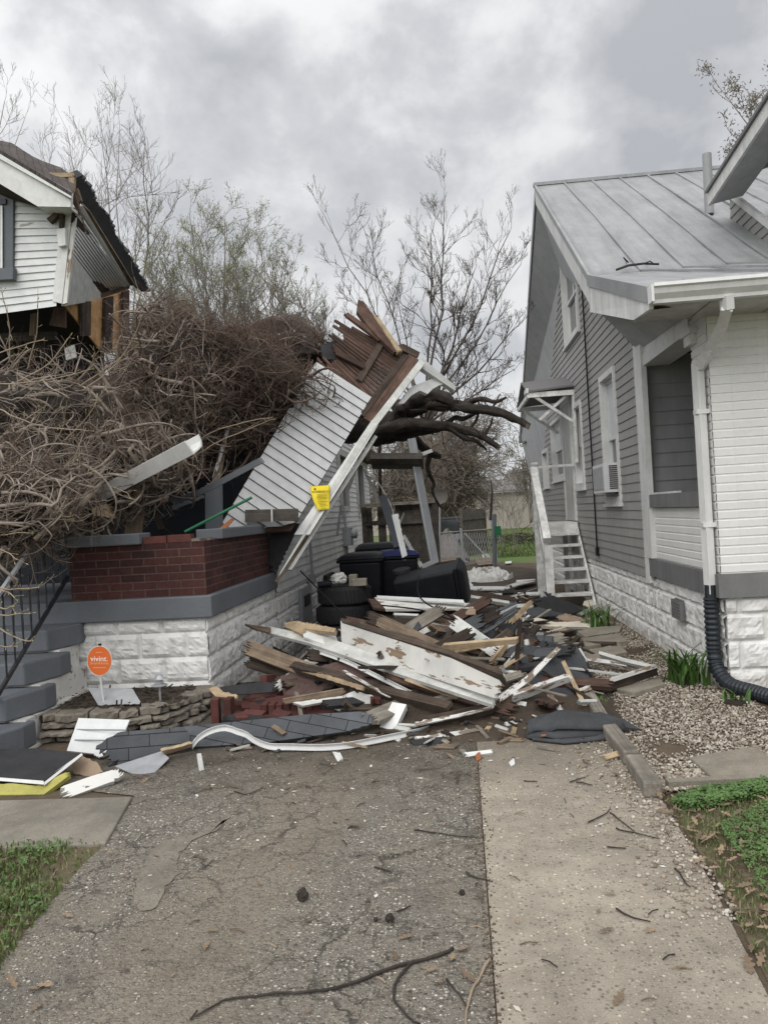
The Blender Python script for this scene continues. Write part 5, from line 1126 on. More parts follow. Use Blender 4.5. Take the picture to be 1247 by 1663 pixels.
limb('log', [(338, 556), (400, 538), (470, 524), (505, 540), (530, 575)], [12.5, 12.3, 12, 11.9, 11.9], [.06, .09, .13, .11, .06], 'bark_mid', rough=.5)
limb('log', [(255, 520), (320, 545), (380, 560), (420, 575)], [11, 11, 11, 11], [.04, .06, .09, .07], 'vine2', rough=.3)
limb('broken_stub', [(470, 640), (455, 600), (447, 575), (444, 557)], [10.6, 10.5, 10.4, 10.4], [.16, .11, .08, .07], 'wood_red', 8, .3)
limb('broken_stub', [(352, 548), (366, 538), (388, 530)], [12.0, 12.0, 12.0], [.05, .10, .05], 'wood_mid', 8, .4)
for q in ([(358, 552), (372, 546), (392, 560), (384, 568)], [(380, 548), (404, 552), (424, 570), (410, 572)], [(430, 620), (452, 610), (462, 640), (440, 650)]):
    slab('split_wood', [pY(x, y, 11.6) for x, y in q], .05, 'wood_mid' if q[0][0] < 400 else 'wood_red', parent=ft, jag=(0, 1, 2), amp=.05)
# live twigs with pale buds sticking out of the tangle
def shoot(pts, r, buds=6, m='twig', parent=ft, bs=.011):
    P_ = resample(pts, .04); n = len(P_); P_ = [p+V((noise.noise(V((i*.3, p.x*3, 1))), noise.noise(V((i*.3, p.x*3, 9))), noise.noise(V((i*.3, p.z*3, 5)))))*.008 for i, p in enumerate(P_)]
    mb = MB(); mb.tube(P_, [r*(1-.6*i/n) for i in range(n)], 5); B = MB()
    def bud(p, d):
        d = d.normalized(); x = d.orthogonal().normalized(); y = d.cross(x); s = bs*rnd.uniform(.7, 1.3); b = len(B.v)
        B.v += [tuple(p), tuple(p+d*s+x*s*.35), tuple(p+d*s-x*s*.17+y*s*.3), tuple(p+d*s-x*s*.17-y*s*.3), tuple(p+d*s*2.6)]; B.f += [(b, b+1, b+2), (b, b+2, b+3), (b, b+3, b+1), (b+4, b+2, b+1), (b+4, b+3, b+2), (b+4, b+1, b+3)]
    for k in range(buds):
        i = min(n-2, int(n*(.25+.75*(k+.5)/buds))); d = (P_[i+1]-P_[i]).normalized(); s = V((rnd.gauss(0, 1), rnd.gauss(0, 1), rnd.gauss(.3, 1))).normalized(); e = P_[i]+(d+s)*.03*rnd.uniform(.6, 2)
        mb.tube([P_[i], e], [r*.4, r*.3], 4); bud(e, d+s*.8)
    bud(P_[-1], P_[-1]-P_[-2]); bud(P_[-1], P_[-1]-P_[-2]+V((.02, 0, .03)))
    o = mb.build('live_twig', m, parent, smooth=True); q_ = B.build('buds', 'bud_tip', o); q_['kind'] = 'stuff'
TW = [([(-20, 850), (60, 818), (140, 808)], 5.9), ([(-30, 842), (50, 800), (152, 766)], 6.0), ([(-20, 862), (50, 846), (118, 843)], 5.8), ([(-10, 872), (20, 866), (52, 866)], 5.5), ([(-10, 892), (10, 895), (26, 908)], 5.4), ([(-10, 955), (30, 957), (62, 954)], 5.3), ([(-10, 958), (10, 960), (28, 975)], 5.3), ([(-10, 1000), (20, 998), (46, 996)], 5.2), ([(-15, 1010), (25, 1035), (52, 1041)], 5.2), ([(-10, 1048), (10, 1050), (27, 1050)], 5.2), ([(-10, 985), (10, 988), (22, 985)], 5.2), ([(-10, 810), (80, 770), (128, 742)], 6.0), ([(-10, 760), (40, 700), (66, 668)], 6.2), ([(-10, 720), (30, 690), (72, 660)], 6.2),
      ([(-20, 580), (40, 560), (70, 552)], 6.3), ([(45, 600), (60, 540), (62, 488)], 6.4), ([(15, 590), (16, 530), (2, 470)], 6.4), ([(135, 635), (190, 590), (225, 530), (228, 480)], 6.6), ([(130, 628), (170, 600), (222, 562)], 6.7), ([(150, 590), (155, 575), (152, 568)], 6.8), ([(15, 600), (30, 580), (42, 565)], 6.2), ([(30, 620), (80, 590), (115, 545)], 6.5), ([(-10, 625), (70, 618), (150, 600)], 6.3), ([(0, 665), (60, 690), (150, 700)], 6.2), ([(140, 770), (190, 770), (222, 769)], 6.5), ([(180, 790), (205, 800), (212, 808)], 6.4),
      ([(300, 730), (350, 700), (400, 685), (440, 678)], 8.0), ([(310, 745), (360, 715), (420, 690), (445, 680)], 8.0), ([(330, 700), (330, 690), (340, 672)], 8.2), ([(320, 690), (340, 690), (352, 678)], 8.2), ([(100, 720), (140, 680), (170, 630)], 6.5), ([(60, 760), (100, 700), (108, 660)], 6.3)]
for px, Y in TW: shoot([pY(x, y, Y-.15*i) for i, (x, y) in enumerate(px)], .0065 if Y < 7 else .008, 5 if Y < 7 else 3)

# ================================================================ TREES
def buds(tips, s, n, sc=.05):
    B = MB()
    for p, d in tips:
        for k in range(n):
            o = p-d*rnd.uniform(0, sc*3)+V((rnd.gauss(0, sc), rnd.gauss(0, sc), rnd.gauss(0, sc))); a = V((rnd.gauss(0, 1), rnd.gauss(0, 1), rnd.gauss(.4, 1))).normalized(); x = a.orthogonal().normalized()*s*.4; y = a.cross(x)
            b = len(B.v); B.v += [tuple(o-x), tuple(o+a*s*.9+y), tuple(o+x), tuple(o+a*s*2)]; B.f += [(b, b+1, b+3), (b+1, b+2, b+3)]
    return B
def tree(label, base, stems, depth, m='bark_far', bud=None, name='bare_tree', trunk=None, group=None, **kw):
    t = thing(name, label, 'tree', base, group); base = V(base); T = MB(); Cn = MB(); tips = []
    for tip, r, fr in stems:
        tip = V(tip); d = (tip-base); L = d.length; d.normalize(); pts = [base]; q = base
        P_ = [base.lerp(tip, i/8)+V((noise.noise(V((i*.5, tip.x, r*50))), noise.noise(V((i*.5, tip.x, 3+r*50))), 0))*L*.05*sin(pi*i/8) for i in range(9)]
        T.tube(P_, [max(.005, .55*r*(1-.8*i/8)) for i in range(9)], 7)
        for i in range(9):
            if i/8 < fr: continue
            for k in range(2 if i < 8 else 1):
                dd = (P_[min(i+1, 8)]-P_[max(i-1, 0)]).normalized(); a = V((rnd.gauss(0, 1), rnd.gauss(0, 1), rnd.gauss(.1, .8))); a -= dd*a.dot(dd); a.normalize()
                grow(Cn, tips, P_[i], (dd+a*(.9 if i < 8 else .1)).normalized(), L*(kw.get('side', .26))*(1.1-.6*i/8), max(.005, r*(1-.8*i/8)*.4), depth, **{k_: v_ for k_, v_ in kw.items() if k_ not in ('side', 'bs', 'bn')})
    T.build('trunk', m, t, smooth=True); Cn.build('crown', m, t)
    if bud: buds(tips, kw.get('bs', .04), kw.get('bn', 2), kw.get('bs', .04)*1.5).build('buds', bud, t)['kind'] = 'stuff'
    return t
Q = pY
tree('tall bare tree rising behind the torn gable of the damaged house', Q(215, 700, 17), [(Q(165, 225, 17), .07, .3), (Q(235, 240, 17.5), .07, .3), (Q(110, 215, 17.5), .06, .35), (Q(195, 205, 17), .05, .4), (Q(70, 250, 16.5), .05, .45), (Q(225, 330, 16.5), .05, .4)], 3, bud='bud_brown', side=.18, kids=(2, 4), minr=.0030, bs=.010, bn=1)
tree('bare tree cut by the upper left corner of the photo', Q(-90, 620, 18), [(Q(8, 165, 18), .07, .5), (Q(-30, 150, 18), .07, .5), (Q(40, 195, 18.5), .05, .55)], 3, bud='bud_brown', side=.14, kids=(2, 4), minr=.0030, bs=.010, bn=1)
tree('spring tree with pale green buds beyond the tangled vines', Q(360, 720, 16), [(Q(310, 360, 16), .07, .4), (Q(365, 365, 16.5), .07, .4), (Q(255, 400, 16), .06, .4), (Q(420, 400, 16), .06, .4), (Q(235, 470, 16), .05, .4), (Q(470, 455, 16), .05, .4), (Q(330, 430, 15.5), .06, .35), (Q(270, 440, 15.5), .05, .35), (Q(395, 450, 15.5), .05, .35)], 3, bud='bud', side=.23, kids=(3, 4), minr=.0030, bs=.026, bn=2)
tree('spreading bare tree between the budding tree and the leaning wall section', Q(560, 700, 15), [(Q(290, 490, 15), .09, .3), (Q(430, 440, 15), .08, .3), (Q(250, 530, 15.5), .07, .4), (Q(480, 470, 15), .07, .3), (Q(360, 455, 15), .06, .3), (Q(230, 470, 15), .05, .35), (Q(400, 500, 14.5), .05, .3)], 3, bud='bud', side=.22, kids=(3, 4), minr=.0028, bs=.02, bn=1)
tree('cluster of slender bare stems rising behind the leaning wall section', Q(690, 690, 14), [(Q(528, 352, 14), .035, .45), (Q(592, 375, 14.2), .04, .5), (Q(722, 322, 14), .05, .3), (Q(828, 375, 14), .055, .3), (Q(845, 430, 14), .045, .3), (Q(700, 380, 14.3), .05, .4), (Q(770, 440, 14), .06, .3), (Q(850, 520, 14), .05, .3), (Q(835, 600, 14), .045, .35), (Q(640, 470, 14.4), .04, .5), (Q(565, 470, 14.4), .03, .5), (Q(790, 560, 14), .04, .3), (Q(740, 500, 14.2), .04, .3)], 3, m='bark_mid', bud='bud_brown', side=.17, kids=(2, 4), minr=.0026, bs=.012, bn=1)
tree('budding branches hanging above the dormer of the grey house', Q(1420, 420, 13), [(Q(1160, 132, 13), .04, .5), (Q(1215, 150, 13), .035, .5), (Q(1185, 215, 13), .035, .55), (Q(1265, 130, 13), .05, .5)], 3, bud='bud_brown', side=.10, kids=(2, 3), minr=.0045, bs=.032, bn=3)
for i, (x, y, Y, sp_, lab) in enumerate(((690, 850, 34, 95, 'dense brown thicket behind the wooden gate'), (728, 850, 36, 72, 'dense brown thicket above the dark parked vehicle'), (735, 800, 33, 75, 'tangled brush hanging below the dark fallen limbs'), (640, 830, 28, 60, 'brush between the damaged house wall and the wooden gate'))):
    stems = [(Q(x+rnd.uniform(-1, 1)*sp_, y-rnd.uniform(.45, 1.5)*95, Y+rnd.uniform(-1.2, 1.2)), .06, .15) for _ in range(22)]
    tree(lab, Q(x, y+20, Y), stems, 2, m='brush', name='thicket', bud='bud' if i == 1 else None, side=.42, kids=(2, 4), minr=.009, wob=.3, up=-.02, spread=1.0, bs=.03, bn=1)
tree('small leafing tree far beyond the back steps', Q(862, 850, 50), [(Q(845, 745, 50), .14, .2), (Q(862, 730, 50), .14, .2), (Q(880, 735, 50), .14, .2), (Q(852, 770, 50), .12, .2)], 2, bud='bud_brown', side=.35, kids=(2, 4), minr=.018, bs=.10, bn=2)
for x, tp, lab in ((790, 760, 'thin bare sapling beside the metal gate post'), (812, 790, 'thin bare sapling in front of the beige wall')):
    tree(lab, Q(x+25, 900, 24), [(Q(x, tp, 24), .02, .3), (Q(x+40, tp+20, 24), .018, .3), (Q(x+20, tp-10, 24), .018, .3)], 1, side=.25, name='sapling', minr=.006)

# ================================================================ BACKYARD
mb = MB(); a, b = G(640, 870), G(1000, 851); zt = Q(800, 780, 55).z
fwl = thing('long_building', 'long low beige building at the far end of the backyard', 'building', (2, 55, 0))
mb.box((-8, 55, 0), (20, 57, 2.6)); mb.build('wall', 'beige', fwl)
mb = MB(); mb.prism([V((-8.3, 54.6, 2.62)), V((20.3, 54.6, 2.62)), V((20.3, 58, 3.5)), V((-8.3, 58, 3.5))], (0, 0, .12)); mb.build('roof', 'roof_far', fwl)
fh = thing('far_house', 'distant grey roofed house behind the long beige building', 'house', (6.0, 75, 0))
hx0, hx1 = Q(808, 800, 75).x, Q(900, 790, 75).x
mb = MB(); mb.box((hx0+.3, 75.2, 0), (hx1, 82, 3.4)); mb.build('wall', 'board_grey', fh); mb = MB(); mb.prism([V((hx0, 75, 3.4)), V((hx1+.3, 75, 3.4)), V((hx1-1, 78.5, 5.2)), V((hx0+1.4, 78.5, 5.2))], (0, 0, .1)); mb.build('roof', 'roof_far', fh)
def fence(label, p, q, h, n, m, name='wooden_fence', gap=.006, rails=(.25, .8)):
    p, q = V(p), V(q); t = thing(name, label, 'fence', p); d = (q-p)/n; s = V((-d.y, d.x, 0)).normalized(); mb = MB()
    for i in range(n):
        a = p+d*i; hh = h+rnd.uniform(-.03, .03); mb.prism([a, a+d*(1-gap/d.length), a+d*(1-gap/d.length)+V((0, 0, hh)), a+V((0, 0, hh))], s*.02)
    mb.build('boards', m, t)
    for r in rails: mb = MB(); mb.beam(p+V((0, 0, h*r))-s*.03, q+V((0, 0, h*r))-s*.03, .04, .09); mb.build('rail', m, t)
    for w_ in (p, q): mb = MB(); mb.box(w_+V((-.05, -.05, 0)), w_+V((.05, .05, h+.05))); mb.build('post', m, t)
gz = V((0, 0, 0))
fence('tall dark wooden gate behind the leaning grey gutter', (-1.05, 15.2, 0), (-.32, 15.0, 0), 1.72, 5, 'fence', 'wooden_gate')
fence('dark wooden gate panel beside the damaged house wall', (-1.75, 15.4, 0), (-1.2, 15.25, 0), 1.72, 2, 'fence', 'wooden_gate', .12)
mb = MB(); mb.beam((-1.8, 15.2, 1.74), (-.3, 14.98, 1.74), .12, .06); tag(mb.build('gate_beam', 'wood_grey', frame=base_frame(mb)), 'grey timber beam lying along the top of the wooden gate', 'beam')
fence('low weathered plank fence behind the chain-link gate', tuple(G(752, 905))[:2]+(0,), tuple(G(790, 896))[:2]+(0,), 1.55, 8, 'fence', 'plank_fence', .03)
# chain-link gate and posts
cg = thing('chain_link_gate', 'rusty chain-link gate with leaning posts before the tarp heap', 'gate', (0.2, 21, 0))
def pz(x, y): return Q(x, y, 21.5)
for n_, a, b, r in (('post', (754, 942), (748, 858), .035), ('post', (741, 900), (744, 866), .025), ('post', (806, 920), (799, 842), .055), ('top_rail', (702, 867), (750, 863), .022), ('top_rail', (750, 863), (802, 859), .022), ('bottom_rail', (736, 930), (752, 930), .02), ('brace', (754, 866), (790, 905), .025)):
    mb = MB(); mb.cyl(pz(*a), pz(*b), r, 8); mb.build(n_, 'grey_metal' if n_ != 'top_rail' else 'wood_grey', cg)
mb = MB()
for k in range(24):
    x0 = 702+k*4.2; mb.tube([pz(x0, 866), pz(x0+14, 920)], .006, 3); mb.tube([pz(x0, 920), pz(x0+14, 866)], .006, 3)
o = mb.build('mesh_wire', 'grey_metal', cg)
bp = thing('grey_post', 'blue-grey metal post with a small green box near its top', 'post', Q(803, 915, 20))
mb = MB(); mb.cyl(Q(803, 918, 20), Q(802, 835, 20), .06, 10); mb.build('pole', 'slate_paint', bp); mb = MB(); p = Q(808, 862, 19.9); mb.box(p+V((-.08, -.06, -.12)), p+V((.08, .06, .12))); mb.build('box', 'green', bp)
mb = MB(); mb.tube([Q(796, 845, 20.2), Q(799, 800, 20.2), Q(797, 780, 20.2)], [.04, .025, .012], 5); mb.build('snag', 'bark', bp)
# tarp heap and vehicle
tp = Q(731, 905, 23)
def tarpf(u, v):
    a = u*2*pi; r = (1-v); x = cos(a)*.55*r**.7*(1+.3*sin(a*7)*(1-v)); y = sin(a)*.8*r**.7; z = .92*v**1.15*(1+.25*noise.noise(V((cos(a)*2, sin(a)*2, v*2))))
    return V((tp.x+x+.12*noise.noise(V((a*3, v*3, 1)))*(1-v), tp.y+y, z+.22*noise.noise(V((cos(a)*3.5, sin(a)*3.5, v*4)))*v))
sheet(tarpf, 40, 16, 'tarp_heap', 'tarp', .01, None, 'grey-brown tarpaulin draped in a peak behind the chain-link gate', 'tarpaulin')
cv = thing('parked_car', 'dark parked vehicle with a grey bumper strip, rear half showing above the tarp heap', 'car', Q(725, 900, 29))
cp = V((Q(735, 880, 29).x, 29, 0)); cx0, cx1 = Q(680, 860, 29).x, Q(759, 860, 29).x
def rbox(lo, hi, m, name, parent, b=.08):
    mb = MB(); mb.box(lo, hi); o = mb.build(name, m, parent); bv = o.modifiers.new('edge', 'BEVEL'); bv.width = b; bv.segments = 3; return o
ztop = Q(725, 839, 29).z
mb = MB(); yb_ = 28.3; mb.prism([V((cx0, yb_, .35)), V((cx1, yb_, .35)), V((cx1+.02, yb_, ztop-.62)), V((cx1-.12, yb_, ztop-.06)), V((cx1-.35, yb_, ztop)), V((cx0, yb_, ztop))], (0, 1.8, 0)); bd = mb.build('body', 'car', cv, fix=True); bv = bd.modifiers.new('edge', 'BEVEL'); bv.width = .07; bv.segments = 3
rbox((cx0+.1, yb_-.02, ztop-.58), (cx1-.3, yb_+.0, ztop-.12), 'glass', 'rear_window', cv, .02); rbox((cx0, yb_-.04, ztop-.86), (cx1+.01, yb_, ztop-.66), 'car_grey', 'bumper_strip', cv, .02); rbox((cx1-.14, yb_-.05, ztop-.95), (cx1+.03, yb_+.2, ztop-.62), 'red_lamp', 'tail_lamp', cv, .02)
for x in (cx0+.2, cx1-.25): mb = MB(); mb.lathe([(0, 0), (.2, 0), (.34, .02), (.34, .22), (.2, .24), (0, .24)], (x, yb_+.3, .34), (1, 0, 0)); mb.build('wheel', 'rubber', cv)
sd_ = thing('white_disc', 'small round pale dish on a pole above the wooden gate', 'dish', Q(714, 815, 20))
mb = MB(); mb.lathe([(0, .05), (.12, .03), (.20, 0), (.205, .0), (.12, .04), (0, .06)], Q(714, 806, 20), (.1, 1, .1), 20); mb.build('dish', 'tarp', sd_); mb = MB(); mb.cyl(Q(714, 812, 20.1), Q(714, 905, 20.1), .025, 8); mb.build('pole', 'grey_metal', sd_)
for k, (a, b, lab) in enumerate((((560, 790), (1000, 735), 'lower utility cable across the far sky gap'), ((560, 760), (1000, 722), 'upper utility cable across the far sky gap'))):
    mb = MB(); A, B_ = Q(*a, 45), Q(*b, 45); mb.tube([A.lerp(B_, i/12)-V((0, 0, .5*sin(pi*i/12))) for i in range(13)], .02, 4); tag(mb.build('utility_cable', 'black_plastic', frame=Matrix.Translation(A)), lab, 'cable')
mb = MB()
for k in range(60):
    p = G(rnd.uniform(825, 868), rnd.uniform(872, 888)); d = V((rnd.gauss(0, 1), rnd.gauss(0, 1), .25)).normalized()*rnd.uniform(.4, 1.2); mb.tube([p+V((0, 0, .05)), p+d*.5+V((0, 0, .2*rnd.random())), p+d], .015, 3)
o = mb.build('brushwood', 'bark', frame=base_frame(mb)); tag(o, 'low heap of cut brushwood on the backyard grass', 'brushwood', None, 'stuff')

# ================================================================ BINS AND TYRES
def cart(name, label, loc, M4, body='black_plastic', lid='black_plastic', emblem=False, w=.70, h=1.02):
    t = thing(name, label, 'wheelie bin', loc); X = Matrix.Translation(V(loc)) @ M4
    def add(mb, nm, m, b=.02):
        mb.v = [tuple(X @ V(p)) for p in mb.v]; o = mb.build(nm, m, t, fix=True)
        if b: bv = o.modifiers.new('edge', 'BEVEL'); bv.width = b; bv.segments = 3
        return o
    mb = MB(); a, c = w/2, .30; B_ = [(-a*.82, -c*.8, .06), (a*.82, -c*.8, .06), (a*.82, c*.8, .06), (-a*.82, c*.8, .06)]; T_ = [(-a, -c, h-.08), (a, -c, h-.08), (a, c, h-.08), (-a, c, h-.08)]
    mb.add(B_+T_, [(0, 3, 2, 1), (4, 5, 6, 7), (0, 1, 5, 4), (1, 2, 6, 5), (2, 3, 7, 6), (3, 0, 4, 7)]); add(mb, 'body', body, .035)
    mb = MB(); mb.box((-a-.025, -c-.025, h-.085), (a+.025, c+.025, h-.045)); add(mb, 'rim', body, .012)
    def ld(u, v): x = -1+2*u; y = -1+2*v; return V((x*(a+.03), y*(c+.04), h-.04+.075*(1-x**6)*(1-y**6)))
    mb = MB(); mb.grid(ld, 14, 14); add(mb, 'lid', lid, 0)
    for s in (-1, 1): mb = MB(); mb.lathe([(0, -.03), (.09, -.03), (.12, -.02), (.12, .02), (.09, .03), (0, .03)], (s*(a*.8+.03), c*.85, .12), (1, 0, 0), 18); add(mb, 'wheel', 'rubber', 0)
    mb = MB(); mb.cyl((-a*.7, c+.08, h-.06), (a*.7, c+.08, h-.06), .016, 8); add(mb, 'handle', body, 0)
    if emblem: mb = MB(); mb.lathe([(.055, 0), (.085, 0), (.085, .003), (.055, .003)], (a*.35, -c*.95, h*.82), (0, -1, -.1), 18); mb.lathe([(0, 0), (.03, 0), (.03, .003), (0, .003)], (a*.35, -c*.95, h*.82), (0, -1, -.1), 10); add(mb, 'emblem', 'board_grey', 0)
    return t
I4 = Matrix()
cart('wheelie_bin', 'black wheelie bin standing against the white house wall, nearest the tyres', (-1.22, 10.3, 0), Matrix.Rotation(-.05, 4, 'Z'), w=.56)
cart('wheelie_bin', 'dark wheelie bin with a blue lid and a pale round emblem', (-.78, 10.62, 0), Matrix.Rotation(.08, 4, 'Z'), lid='blue_plastic', emblem=True, w=.54)
cart('wheelie_bin', 'dark grey lidded wheelie bin half hidden behind the two front bins', (-1.12, 11.4, 0.08), Matrix.Rotation(.1, 4, 'Z'), w=.62)
cart('wheelie_bin', 'black wheelie bin tipped over on its side on the debris', (-.80, 9.75, .52), Matrix.Rotation(-.10, 4, 'Z') @ Matrix.Rotation(radians(84), 4, 'Y') @ Matrix.Rotation(.15, 4, 'Z'), w=.52, h=.93)
tprof = [(.185, -.09), (.20, -.105), (.28, -.115), (.315, -.10), (.328, -.06), (.330, 0), (.328, .06), (.315, .10), (.28, .115), (.20, .105), (.185, .09), (.185, -.09)]
for i, (dx, lab) in enumerate(((0, 'bottom black tyre of the stack, mostly hidden by debris'), (-.02, 'middle black tyre of the stack by the house wall'), (.01, 'topmost black tyre of the stack, bricks lying on it'))):
    t = thing('tyre', lab, 'tyre', (-1.39+dx, 9.5, .115+i*.232), 'tyres stacked by the house wall'); mb = MB(); mb.lathe(tprof, (-1.39+dx, 9.5, .115+i*.232), (0, .02, 1), 40)
    mb.build('carcass', 'rubber', t, smooth=False)
    mb = MB()
    for k in range(44): a = 2*pi*k/44; p = V((-1.39+dx+.33*cos(a), 9.5+.33*sin(a), .115+i*.232)); s = V((-sin(a), cos(a), 0)); o_ = V((cos(a), sin(a), 0)); mb.beam(p+V((0, 0, -.08))+s*.01, p+V((0, 0, .08))-s*.01, .026, .012, tuple(o_))
    mb.build('tread', 'rubber', t)
def lump(name, c, r, m, label, cat, seed=0, fl=.7, parent=None):
    mb = MB(); c = V(c)
    def f(u, v): a = u*2*pi; b = (v-.5)*pi; d = V((cos(a)*cos(b), sin(a)*cos(b), sin(b))); k = 1+.35*noise.noise(d*1.8+V((seed, 0, 0)))+.2*noise.noise(d*4+V((seed, 5, 0))); return c+V((d.x*r, d.y*r, d.z*r*fl))*k
    mb.grid(f, 18, 12); o = mb.build(name, m, parent, frame=base_frame(mb) if parent is None else None)
    return tag(o, label, cat) if label else o
tt = .695
lump('plastic_bag', (-1.42, 9.3, tt+.10), .11, 'plastic_sheet', 'crumpled pale plastic bag on the tyre stack', 'bag', 3, .6)
for c, s, lab in (((-1.16, 9.3, tt), (.09, .06, .09), 'tan brick block standing on the tyre stack'), ((-1.24, 9.34, tt), (.05, .06, .14), 'upright tan block at the back of the tyre stack')):
    mb = MB(); c = V(c); mb.box(c-V((s[0], s[1], 0)), c+V((s[0], s[1], s[2]))); o = mb.build('block', 'slab', frame=Matrix.Translation(c)); bv = o.modifiers.new('e', 'BEVEL'); bv.width = .008; tag(o, lab, 'block')
mb = MB(); mb.cyl((-1.66, 9.22, tt+.04), (-1.50, 9.24, tt+.05), .04, 12); tag(mb.build('spray_can', 'black_plastic', frame=base_frame(mb)), 'dark can lying at the left edge of the tyre stack', 'can')

# ================================================================ DEBRIS
rnd = random.Random(23)
def mh(x, y):                                   # height of the rubble bed
    ex = max(0, min(1, (x+1.95)/.5))*max(0, min(1, (1.25-x)/.6)); ey = max(0, min(1, (y-5.15)/1.0))*max(0, min(1, (13.5-y)/2.5))
    if x < -.9: ey *= max(0, min(1, (y-5.6)/.8))
    k = ex*ey; lobe = math.exp(-((x+.1)/1.0)**2-((y-6.6)/1.6)**2)*.23+math.exp(-((x+.4)/.9)**2-((y-9.6)/1.2)**2)*.26
    dip = .30*max(0, min(1, (-1.5-x)/.28))*max(0, min(1, (y-7.3)/.9))*max(0, min(1, (12.9-y)/.8))
    return -dip+k*(.05+lobe+.07*noise.noise(V((x*3, y*3, 0)))+.05*noise.noise(V((x*9, y*9, 3))))
mb = MB(); mb.grid(lambda u, v: V((-2.08+3.9*u, 4.9+9.2*v, mh(-2.08+3.9*u, 4.9+9.2*v)+.008-.03*(abs(mh(-2.08+3.9*u, 4.9+9.2*v)) < .004))), 110, 200)
o = mb.build('rubble', 'mud'); o['kind'] = 'stuff'
def D(name, pts, th, m, label, cat, jag=(), amp=.03, parent=None, k=7, z=None, group=None):
    return slab(name, [G(p[0], p[1], p[2] if len(p) > 2 else z) for p in pts], th, m, label, cat, parent, jag, amp, group, k)
def strip(name, px, w, m, label, cat, th=.004, wdir=(0, 0, 1), parent=None, prof=None):
    """bent sheet-metal strip along pixel points (x, y, z)"""
    q = resample([G(*p) for p in px], .03); wd = V(wdir)
    def f(u, v):
        i = min(len(q)-1, int(round(u*(len(q)-1)))); return q[i]+wd*w*v+V((0, .02*sin(v*pi), 0))
    return sheet(f, len(q)-1, 4, name, m, th, parent, label, cat)
# --- the long white eave boards
eb = thing('eave_board', 'long white eave box with peeling paint lying across the pile', 'board', G(640, 1090, .3))
D('peeling_face', [(553, 1008, .62), (640, 1035, .565), (730, 1064, .505), (815, 1095, .44), (803, 1134, .25), (700, 1100, .32), (628, 1077, .365), (555, 1051, .40)], .025, 'peel', None, None, (3,), .03, eb)
D('lower_face', [(437, 1017, .52), (545, 1040, .455), (680, 1086, .36), (804, 1128, .265), (799, 1144, .20), (640, 1092, .33), (500, 1044, .44), (434, 1027, .475)], .03, 'white_dirty', None, None, (3, 7), .015, eb)
D('middle_strip', [(492, 1022, .52), (545, 1032, .49), (553, 1050, .41), (548, 1054, .40), (493, 1034, .49)], .02, 'white', None, None, (4,), .02, eb)
D('broken_core', [(462, 1011, .56), (482, 1008, .58), (545, 1020, .565), (543, 1027, .54), (494, 1021, .53), (490, 1030, .50), (463, 1018, .53)], .04, 'wood_fresh', None, None, (0, 1, 4, 5, 6), .03, eb)
D('splintered_end', [(398, 1013, .55), (440, 1019, .53), (437, 1027, .50), (415, 1021, .53)], .02, 'wood_mid', None, None, (0, 2), .02, eb)
D('back_board', [(553, 1004, .64), (673, 1034, .585), (813, 1086, .47), (815, 1096, .44), (730, 1064, .505), (640, 1036, .565), (555, 1010, .62)], .10, 'wood_dark', None, None, (0, 1), .02, eb)
PLF = Plane(G(553, 1008, .62), G(815, 1095, .44), G(803, 1134, .25))
for q in ([(541, 1037), (556, 1034), (555, 1047), (541, 1045)], [(666, 1071), (673, 1072), (669, 1088), (661, 1085)], [(755, 1104), (763, 1106), (758, 1117), (750, 1114)]): slab('metal_strap', [PLF(x, y, .012) for x, y in q], .004, 'grey_metal', parent=eb)
D('plank', [(470, 1082, .30), (540, 1098, .27), (590, 1117, .25), (725, 1150, .14), (722, 1164, .07), (640, 1144, .12), (560, 1118, .19), (480, 1093, .24)], .07, 'wood_dark', 'long rotten dark beam under the white eave box', 'beam', (3, 7, 0), .02)
D('split_face', [(480, 1083, .305), (520, 1092, .285), (590, 1114, .26), (588, 1121, .23), (520, 1100, .25), (476, 1087, .29)], .02, 'wood_fresh', None, None, (0, 1, 3, 4), .015, bpy.data.objects.get('plank'))
strip('metal_strip', [(509, 1059, .36), (560, 1077, .32), (620, 1106, .24), (668, 1130, .16)], .035, 'gutter', 'narrow bent white aluminium strip under the eave box', 'metal strip')
D('plank', [(447, 1080, .22), (510, 1064, .28), (545, 1068, .28), (540, 1078, .23), (455, 1088, .18)], .05, 'wood_dark', 'dark stub of beam touching the white block wall', 'beam', (0, 2), .02)
# --- fallen brick masonry
bm_ = thing('brick_pier', 'toppled dark red brick pier under the rotten beam', 'brick pier', G(560, 1150, 0))
D('masonry', [(455, 1098, .22), (545, 1075, .30), (668, 1098, .26), (680, 1120, .16), (560, 1130, .13), (462, 1135, .10)], .12, 'red_brick_x', None, None, (0,), .03, bm_)
D('masonry', [(432, 1135, .12), (470, 1128, .13), (537, 1140, .12), (548, 1165, .03), (440, 1172, .02)], .1, 'brick_loose', None, None, (0, 2), .03, bm_)
for i in range(9):
    x = 432+12.3*i; mb = MB(); p = G(x, 1152, .06); mb.box(p+V((-.028, -.06, -.05)), p+V((.024, .05, .055))); o = mb.build('brick', 'brick_loose', bm_); bv = o.modifiers.new('e', 'BEVEL'); bv.width = .005
def brick(x, y, z, rx, rz, label, m='brick_loose', ry=0.0, group=None):
    fr = Matrix.Translation(G(x, y, z)) @ Matrix.Rotation(rz, 4, 'Z') @ Matrix.Rotation(rx, 4, 'X') @ Matrix.Rotation(ry, 4, 'Y'); mb = MB(); mb.box((-.10, -.047, -.03), (.10, .047, .03)); mb.v = [tuple(fr @ V(p)) for p in mb.v]
    o = mb.build('brick', m, frame=fr); bv = o.modifiers.new('e', 'BEVEL'); bv.width = .005; bv.segments = 2; return tag(o, label, 'brick', group)
